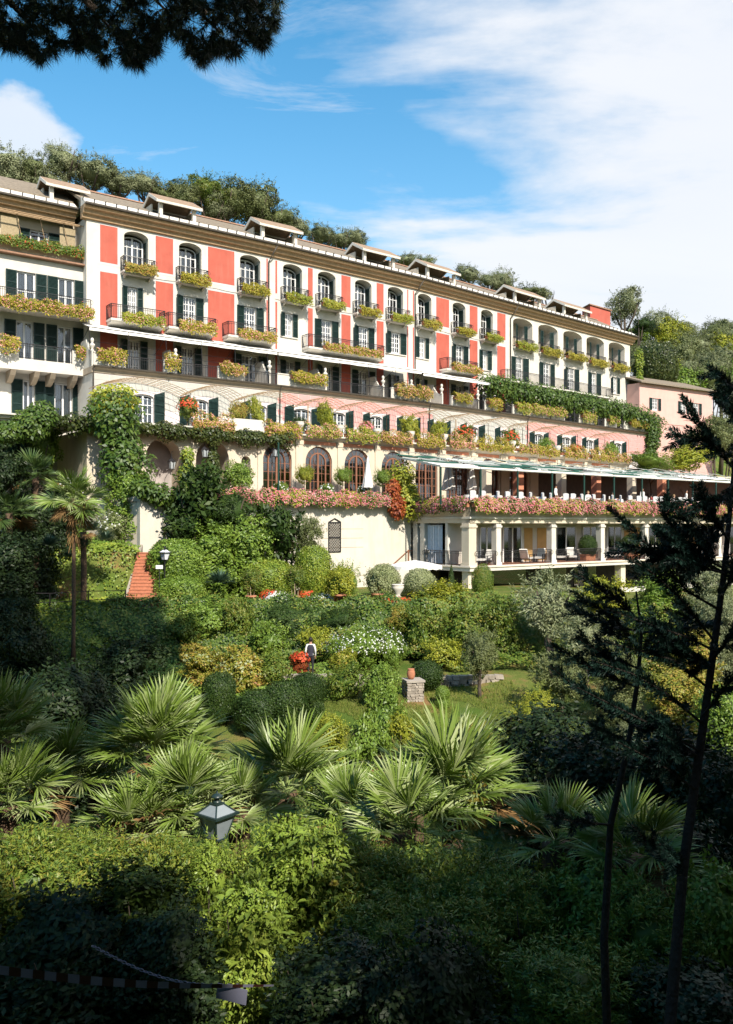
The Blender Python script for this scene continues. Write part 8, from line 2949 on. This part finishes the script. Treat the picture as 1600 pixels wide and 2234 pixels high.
tr = [(1445, 2560, 4.3), (1462, 2234, 4.4), (1490, 1900, 4.6), (1525, 1650, 4.7), (1553, 1450, 4.75), (1580, 1250, 4.8), (1602, 1020, 4.85), (1625, 760, 4.9)]
add('trunk', MB().tube(cpath(tr), [0.034, 0.032, 0.028, 0.025, 0.021, 0.017, 0.012, 0.006], 8).mesh('trunk', True), M_cbark, cedar)
tr2 = [(1330, 2400, 4.9), (1318, 2050, 5.0), (1332, 1800, 5.1), (1372, 1620, 5.15), (1392, 1480, 5.2), (1400, 1380, 5.2), (1388, 1290, 5.2)]
add('stem', MB().tube(cpath(tr2), [0.026, 0.024, 0.02, 0.017, 0.014, 0.01, 0.005], 7).mesh('stem', True), M_cbark, cedar)
BR = [[(1595, 1120, 4.8), (1560, 1150, 4.7), (1480, 1172, 4.5)], [(1570, 1330, 4.75), (1500, 1290, 4.6), (1427, 1202, 4.4), (1327, 1105, 4.2)], [(1520, 1240, 4.7), (1471, 1160, 4.5), (1437, 1090, 4.4)],
      [(1540, 1210, 4.75), (1495, 1131, 4.5), (1450, 1085, 4.4)], [(1480, 1230, 4.6), (1411, 1200, 4.4), (1342, 1188, 4.3)], [(1560, 1400, 4.75), (1480, 1300, 4.5), (1416, 1244, 4.3), (1365, 1216, 4.2)],
      [(1400, 1360, 5.2), (1350, 1310, 5.0), (1317, 1281, 4.9), (1250, 1250, 4.8)], [(1398, 1420, 5.2), (1360, 1370, 5.0), (1327, 1338, 4.9), (1248, 1290, 4.8)], [(1394, 1500, 5.2), (1340, 1480, 5.0), (1297, 1461, 4.9), (1195, 1402, 4.7)],
      [(1398, 1460, 5.2), (1331, 1434, 5.0), (1257, 1391, 4.8)], [(1380, 1580, 5.2), (1330, 1550, 5.0), (1293, 1527, 4.9), (1198, 1452, 4.7)], [(1625, 860, 4.9), (1590, 835, 4.7), (1546, 800, 4.5)],
      [(1620, 930, 4.9), (1592, 890, 4.7), (1560, 864, 4.5)], [(1615, 1040, 4.9), (1550, 960, 4.6), (1520, 910, 4.5), (1492, 870, 4.4)], [(1605, 1000, 4.85), (1540, 960, 4.6), (1455, 950, 4.4)],
      [(1560, 1420, 4.75), (1500, 1390, 4.5), (1440, 1370, 4.3), (1330, 1330, 4.1)], [(1545, 1500, 4.75), (1470, 1440, 4.5), (1400, 1420, 4.3), (1320, 1400, 4.1)], [(1535, 1580, 4.7), (1450, 1510, 4.5), (1380, 1470, 4.3), (1290, 1440, 4.1)],
      [(1530, 1640, 4.7), (1440, 1590, 4.5), (1340, 1540, 4.3), (1260, 1500, 4.1)], [(1580, 1240, 4.8), (1530, 1215, 4.6), (1420, 1225, 4.4)], [(1590, 1180, 4.8), (1545, 1110, 4.6), (1530, 1050, 4.5)],
      [(1515, 1720, 4.65), (1430, 1660, 4.4), (1350, 1620, 4.2)], [(1575, 1300, 4.8), (1600, 1250, 4.5), (1640, 1180, 4.3)], [(1555, 1440, 4.75), (1600, 1380, 4.5), (1660, 1330, 4.3)], [(1535, 1560, 4.7), (1590, 1490, 4.5), (1660, 1440, 4.3)],
      [(1605, 1050, 4.85), (1570, 1090, 4.6), (1490, 1120, 4.4)], [(1590, 1160, 4.8), (1530, 1190, 4.6), (1440, 1195, 4.5)]]
rg = np.random.default_rng(81)
for _ in range(24):      # the many lower and inner branches
    t = rg.uniform(0.05, 0.75)
    i_ = int(2 + t * 6)
    b0 = np.array(tr[min(i_, 5)]) if rg.random() < 0.68 else np.array(tr2[int(rg.integers(2, 6))])
    ln_ = rg.uniform(80, 185)
    ang = rg.uniform(0.1, 1.05)
    sgn = -1 if rg.random() < 0.8 else 1
    b1 = b0 + np.array([sgn * ln_ * 0.5 * math.cos(ang), -ln_ * 0.35 * math.sin(ang), rg.uniform(-0.3, 0.1)])
    b2 = b0 + np.array([sgn * ln_ * math.cos(ang), -ln_ * 0.9 * math.sin(ang), rg.uniform(-0.7, 0.0)])
    BR.append([tuple(b0), tuple(b1), tuple(b2)])
for b in BR:
    pts = [Vector(q) for q in cpath(b)]
    mb = MB()
    mb.tube(pts, np.linspace(0.008, 0.003, len(pts)).tolist(), 5)
    P_ = np.array([tuple(p) for p in pts])
    seg = np.linalg.norm(np.diff(P_, axis=0), axis=1)
    t = np.concatenate([[0], np.cumsum(seg)])
    Ct, At = [], []

    def finger(path, r0):
        """short needles combed forward round a tapering shoot"""
        tt = np.concatenate([[0], np.cumsum(np.linalg.norm(np.diff(path, axis=0), axis=1))])
        for u in np.arange(0, tt[-1], 0.011):
            p = np.array([np.interp(u, tt, path[:, k]) for k in range(3)])
            q = np.array([np.interp(min(u + 0.03, tt[-1]), tt, path[:, k]) for k in range(3)])
            ax = unit(q - p + 1e-6)
            f_ = min(1.0, 0.35 + u / (0.35 * tt[-1] + 1e-6) * 0.65) * (1 - 0.55 * (u / tt[-1]) ** 3) * r0
            for _k in range(12):
                sd = unit(np.cross(ax, rg.normal(size=3)))
                Ct.append(p + sd * f_ * rg.uniform(0.0, 0.5))
                At.append((ax * 0.95 + sd * 0.75) * f_ / 0.04)
    L_ = t[-1]
    sub_ = [u for u in (0.12, 0.3, 0.5, 0.7, 1.0)]
    us = np.linspace(0.22, 1.0, 12)
    finger(np.array([[np.interp(u * L_, t, P_[:, k]) for k in range(3)] for u in us]), 0.046)
    for u in np.arange(0.18, 0.92, 0.11):
        p = np.array([np.interp(u * L_, t, P_[:, k]) for k in range(3)])
        q = np.array([np.interp(min(u * L_ + 0.03, L_), t, P_[:, k]) for k in range(3)])
        ax = unit(q - p)
        sd = unit(np.cross(ax, rg.normal(size=3)))
        ln_ = rg.uniform(0.10, 0.22) * (1.1 - 0.5 * u)
        d1 = unit(ax * 0.8 + sd * 0.65)
        d2 = unit(ax * 0.95 + sd * 0.35 + np.array([0, 0, -0.15]))
        finger(np.array([p, p + d1 * ln_ * 0.5, p + d1 * ln_ * 0.5 + d2 * ln_ * 0.5]), 0.036)
    Ca, Aa = np.array(Ct), np.array(At)
    n_ = len(Ca)
    bb = unit(np.cross(Aa, rdir(n_, rg))) * 0.0036
    ll = (0.030 * np.linalg.norm(Aa, axis=1, keepdims=True)).clip(0.02, 0.06)
    v = np.stack([Ca - bb, Ca + bb, Ca + unit(Aa) * ll], 1).reshape(-1, 3)
    f = np.arange(n_ * 3).reshape(-1, 3)
    br = add('branch', mb, M_cbark, cedar)
    o = add('needles', np_mesh('needles', v, f), L_cedar, br)
    o['kind'] = 'stuff'

# ------------------------------------------------------------------ barrier tape, chain and plate by the path at the bottom
M_tred = mat('tape_red_in_shade', (0.035, 0.010, 0.008), 0.5, 0.1)  # the corner's deep shade is put into both tape colours
M_twhite = mat('tape_white_in_shade', (0.15, 0.15, 0.20), 0.5, 0.05)
a_, b_, nst = P(-30, 2112, 6.3), P(600, 2150, 6.9), 26
tp = tag(empty('barrier_tape', tuple(a_)), 'red and white striped barrier tape stretched across the dark bottom corner', 'tape')
for i in range(nst):
    def q(t):
        p = a_.lerp(b_, t)
        p.z -= 0.05 * math.sin(math.pi * t)
        return p - a_
    p, r_ = q(i / nst), q((i + 1) / nst)
    w0_ = 0.035 * (1 - 0.75 * max(0, (i / nst - 0.4) / 0.6))
    w1_ = 0.035 * (1 - 0.75 * max(0, ((i + 1) / nst - 0.4) / 0.6))
    up0, sl_ = Vector((0.012, -0.004, w0_)), Vector((-0.018, 0, 0))
    add('stripe', MB().add([p - up0, r_ - up0, r_ + up0 + sl_, p + up0 + sl_], [(0, 1, 2, 3)]), M_twhite if i % 2 else M_tred, tp)
ck = tag(empty('chain', tuple(P(205, 2065, 7.0))), 'plastic link chain sagging above the barrier tape', 'chain')
pa, pb = P(205, 2065, 7.0), P(520, 2150, 6.9)
for i in range(34):
    t = i / 33
    p = pa.lerp(pb, t) - pa
    p.z -= 0.10 * math.sin(math.pi * t)
    ring = [(0.020 * math.cos(s), 0.010 * math.sin(s), 0) for s in np.linspace(0, 6.283, 9)]
    T = Matrix.Translation(p) @ (pb - pa).to_track_quat('X', 'Z').to_matrix().to_4x4() @ Matrix.Rotation(R(90 * (i % 2)), 4, 'X')
    add('link', MB().tube([T @ Vector(s) for s in ring], 0.004, 5), M_twhite, ck)
v = P(506, 2170, 6.85)
e = tag(empty('hanging_plate', tuple(v), R(-12)), 'blank white plate hanging from the chain at the bottom', 'sign')
add('plate', MB().box(-0.125, 0.125, -0.004, 0.004, -0.055, 0.065), M_twhite, e, rot=(0, R(7), 0))
add('clip', MB().tube([(-0.06, 0, 0.06), (-0.06, 0, 0.1)], 0.005, 4).tube([(0.06, 0, 0.06), (0.06, 0, 0.1)], 0.005, 4), M_iron, e)

# ------------------------------------------------------------------ tall trees behind and beside the viewer, whose shade falls on the garden


def shade_tree(lb, x, y, top, r_, seed, tops, nm='umbrella_pine'):
    gz = float(ground(x, y))
    e = tag(empty(nm, (x, y, gz)), lb, 'tree', 'tall trees behind the viewpoint')
    rg = np.random.default_rng(seed)
    add('trunk', MB().tube([(0, 0, -0.3), (0.2, 0.1, (top - gz) * 0.5), (0, 0, top - gz)], [0.45, 0.35, 0.2], 9).mesh('trunk', True), M_bark, e)
    for i, (dx, dy, dz, a, b, c) in enumerate(tops):
        o = add('crown', crown('shade', i % 3), L_pine, e, (dx, dy, top - gz + dz), scale=(a, b, c), rz=rg.random() * 6)
        o.material_slots[0].link = 'OBJECT'
        o.material_slots[0].material = L_pine
        add('limb', MB().tube([(0, 0, (top - gz) * 0.8), (dx, dy, top - gz + dz)], [0.15, 0.06], 6), M_bark, e)


shade_tree('tall umbrella pine over the viewpoint, shading the garden before the hydrangeas', 6.0, -2.5, 25, 5, 1, [(-2.2, 9.5, 0.4, 3.6, 4.4, 2.0), (-4.6, 5.5, 0, 3.4, 4, 1.9), (-1.2, 13.5, 0.2, 3.2, 3.6, 1.9), (-5.4, 14.0, 0, 3.6, 3.6, 1.8), (-6.4, 9.5, 0.3, 3.8, 4.2, 1.9), (-8.6, 12.5, 0.2, 3.2, 4, 1.8), (-4.0, 16.5, 0.2, 3.2, 3.4, 1.8)])
shade_tree('umbrella pine behind the viewpoint, shading the bank under the cedar', 22.0, -9.0, 19, 5, 2, [(0, 0, 0, 4.4, 4.4, 2.2), (4.2, 2.2, 0.3, 4, 4, 2), (-3.0, 2.4, -0.5, 3.2, 3.2, 1.8), (6.5, -1.5, 0, 4, 4, 2)])
for i, (x, y, top, r_) in enumerate(((-2.5, -6.5, 9.0, 2.8), (1.2, -6.5, 9.4, 2.8), (4.2, -6.8, 8.6, 2.0), (9.0, -7.0, 9.8, 2.5), (13.0, -7.4, 10.4, 3.0), (16.8, -8.0, 11.0, 3.2))):  # unseen row, added to shade the near bank
    shade_tree('evergreen added behind the viewpoint to shade the near bank, %s along its row' % ORD[i], x, y, top, r_, 10 + i, [(0, 0, 0, r_, r_, 2.6), (0.3, 0.4, -3.4, r_, r_, 2.6), (-0.3, 0.3, -6.4, r_, r_, 2.4)], 'added_oak')

for i in range(9):  # unseen oaks, added to block sky light from behind
    x = -22 + i * 5.5
    shade_tree('tall oak added behind the viewpoint to block sky light, %s along the slope' % ORD[i], x, -13.5, 8.2, 3.6, 30 + i, [(0, 0, 0, 3.8, 3.2, 3.0), (0.4, 0.4, -4.2, 3.8, 3.2, 3.0)], 'added_oak')
for i, (x, y, top) in enumerate(((-9.5, 7, 3.5), (-11.5, 12, 4.5), (-14.5, 18, 4.5), (-18, 25, 4), (-21.5, 32, 3), (9.5, 1.5, 5.5), (12.5, 7, 5.0), (15, 13, 3.5), (18, 20, 2.0))):  # unseen trees, added to block sky light from the sides
    shade_tree('evergreen added beside the view to block sky light, %s of those flanking the slope' % ORD[i], x, y, top, 2.6, 50 + i, [(0, 0, -0.5, 2.8, 2.8, 2.6), (0.2, 0.3, -4.6, 3.0, 3.0, 2.8), (0, 0, -8.0, 3.0, 3.0, 2.6)], 'added_oak')

rg = np.random.default_rng(5)
gz = float(ground(-2.0, -4.0))
e = tag(empty('added_holm_oak', (-2.0, -4.0, gz)), 'unseen oak added over the viewpoint so its open boughs dapple the near shrubs', 'tree', 'tall trees behind the viewpoint')  # unseen tree, added for dappled shade, with a gap left for sun
add('trunk', MB().tube([(0, 0, -0.3), (0.3, 0.1, 5), (1.2, 0.4, 9)], [0.3, 0.24, 0.12], 8).mesh('trunk', True), M_bark, e)
for i in range(12):
    x, y, z, r_ = rg.uniform(-3, 8.5), rg.uniform(-4.2, -1.2), rg.uniform(6.2, 9.8), rg.uniform(0.5, 1.0)
    if abs(x - 5.7) < 1.3:
        continue
    o = add('crown', crown('olive', i % 3), L_shade, e, (x + 2.0, y + 4.0, z - gz), scale=(r_, r_, r_ * 0.6), rz=rg.random() * 6)
    o.material_slots[0].link = 'OBJECT'
    o.material_slots[0].material = L_shade
    add('limb', MB().tube([(0.8, 0.3, 7), ((x + 2.8) / 2, (y + 4.2) / 2, (7 + z - gz) / 2 + 0.5), (x + 2.0, y + 4.0, z - gz)], [0.09, 0.06, 0.02], 5), M_bark, e)

for i, (x, y, top) in enumerate(((10.5, 3.5, 7.5), (13.5, 7.5, 6.5))):  # unseen oaks, added to darken the slope by the cedar
    shade_tree('oak added out of view beside the cedar for shade, %s one down the slope' % ORD[i], x, y, top, 2.6, 70 + i, [(0, 0, 0, 3.0, 3.0, 2.2), (-1.6, 1.6, -0.8, 2.2, 2.2, 1.6), (1.5, 1.5, -0.4, 2.4, 2.4, 1.8), (0, 0, -4.0, 3.0, 3.0, 2.4)], 'added_holm_oak')
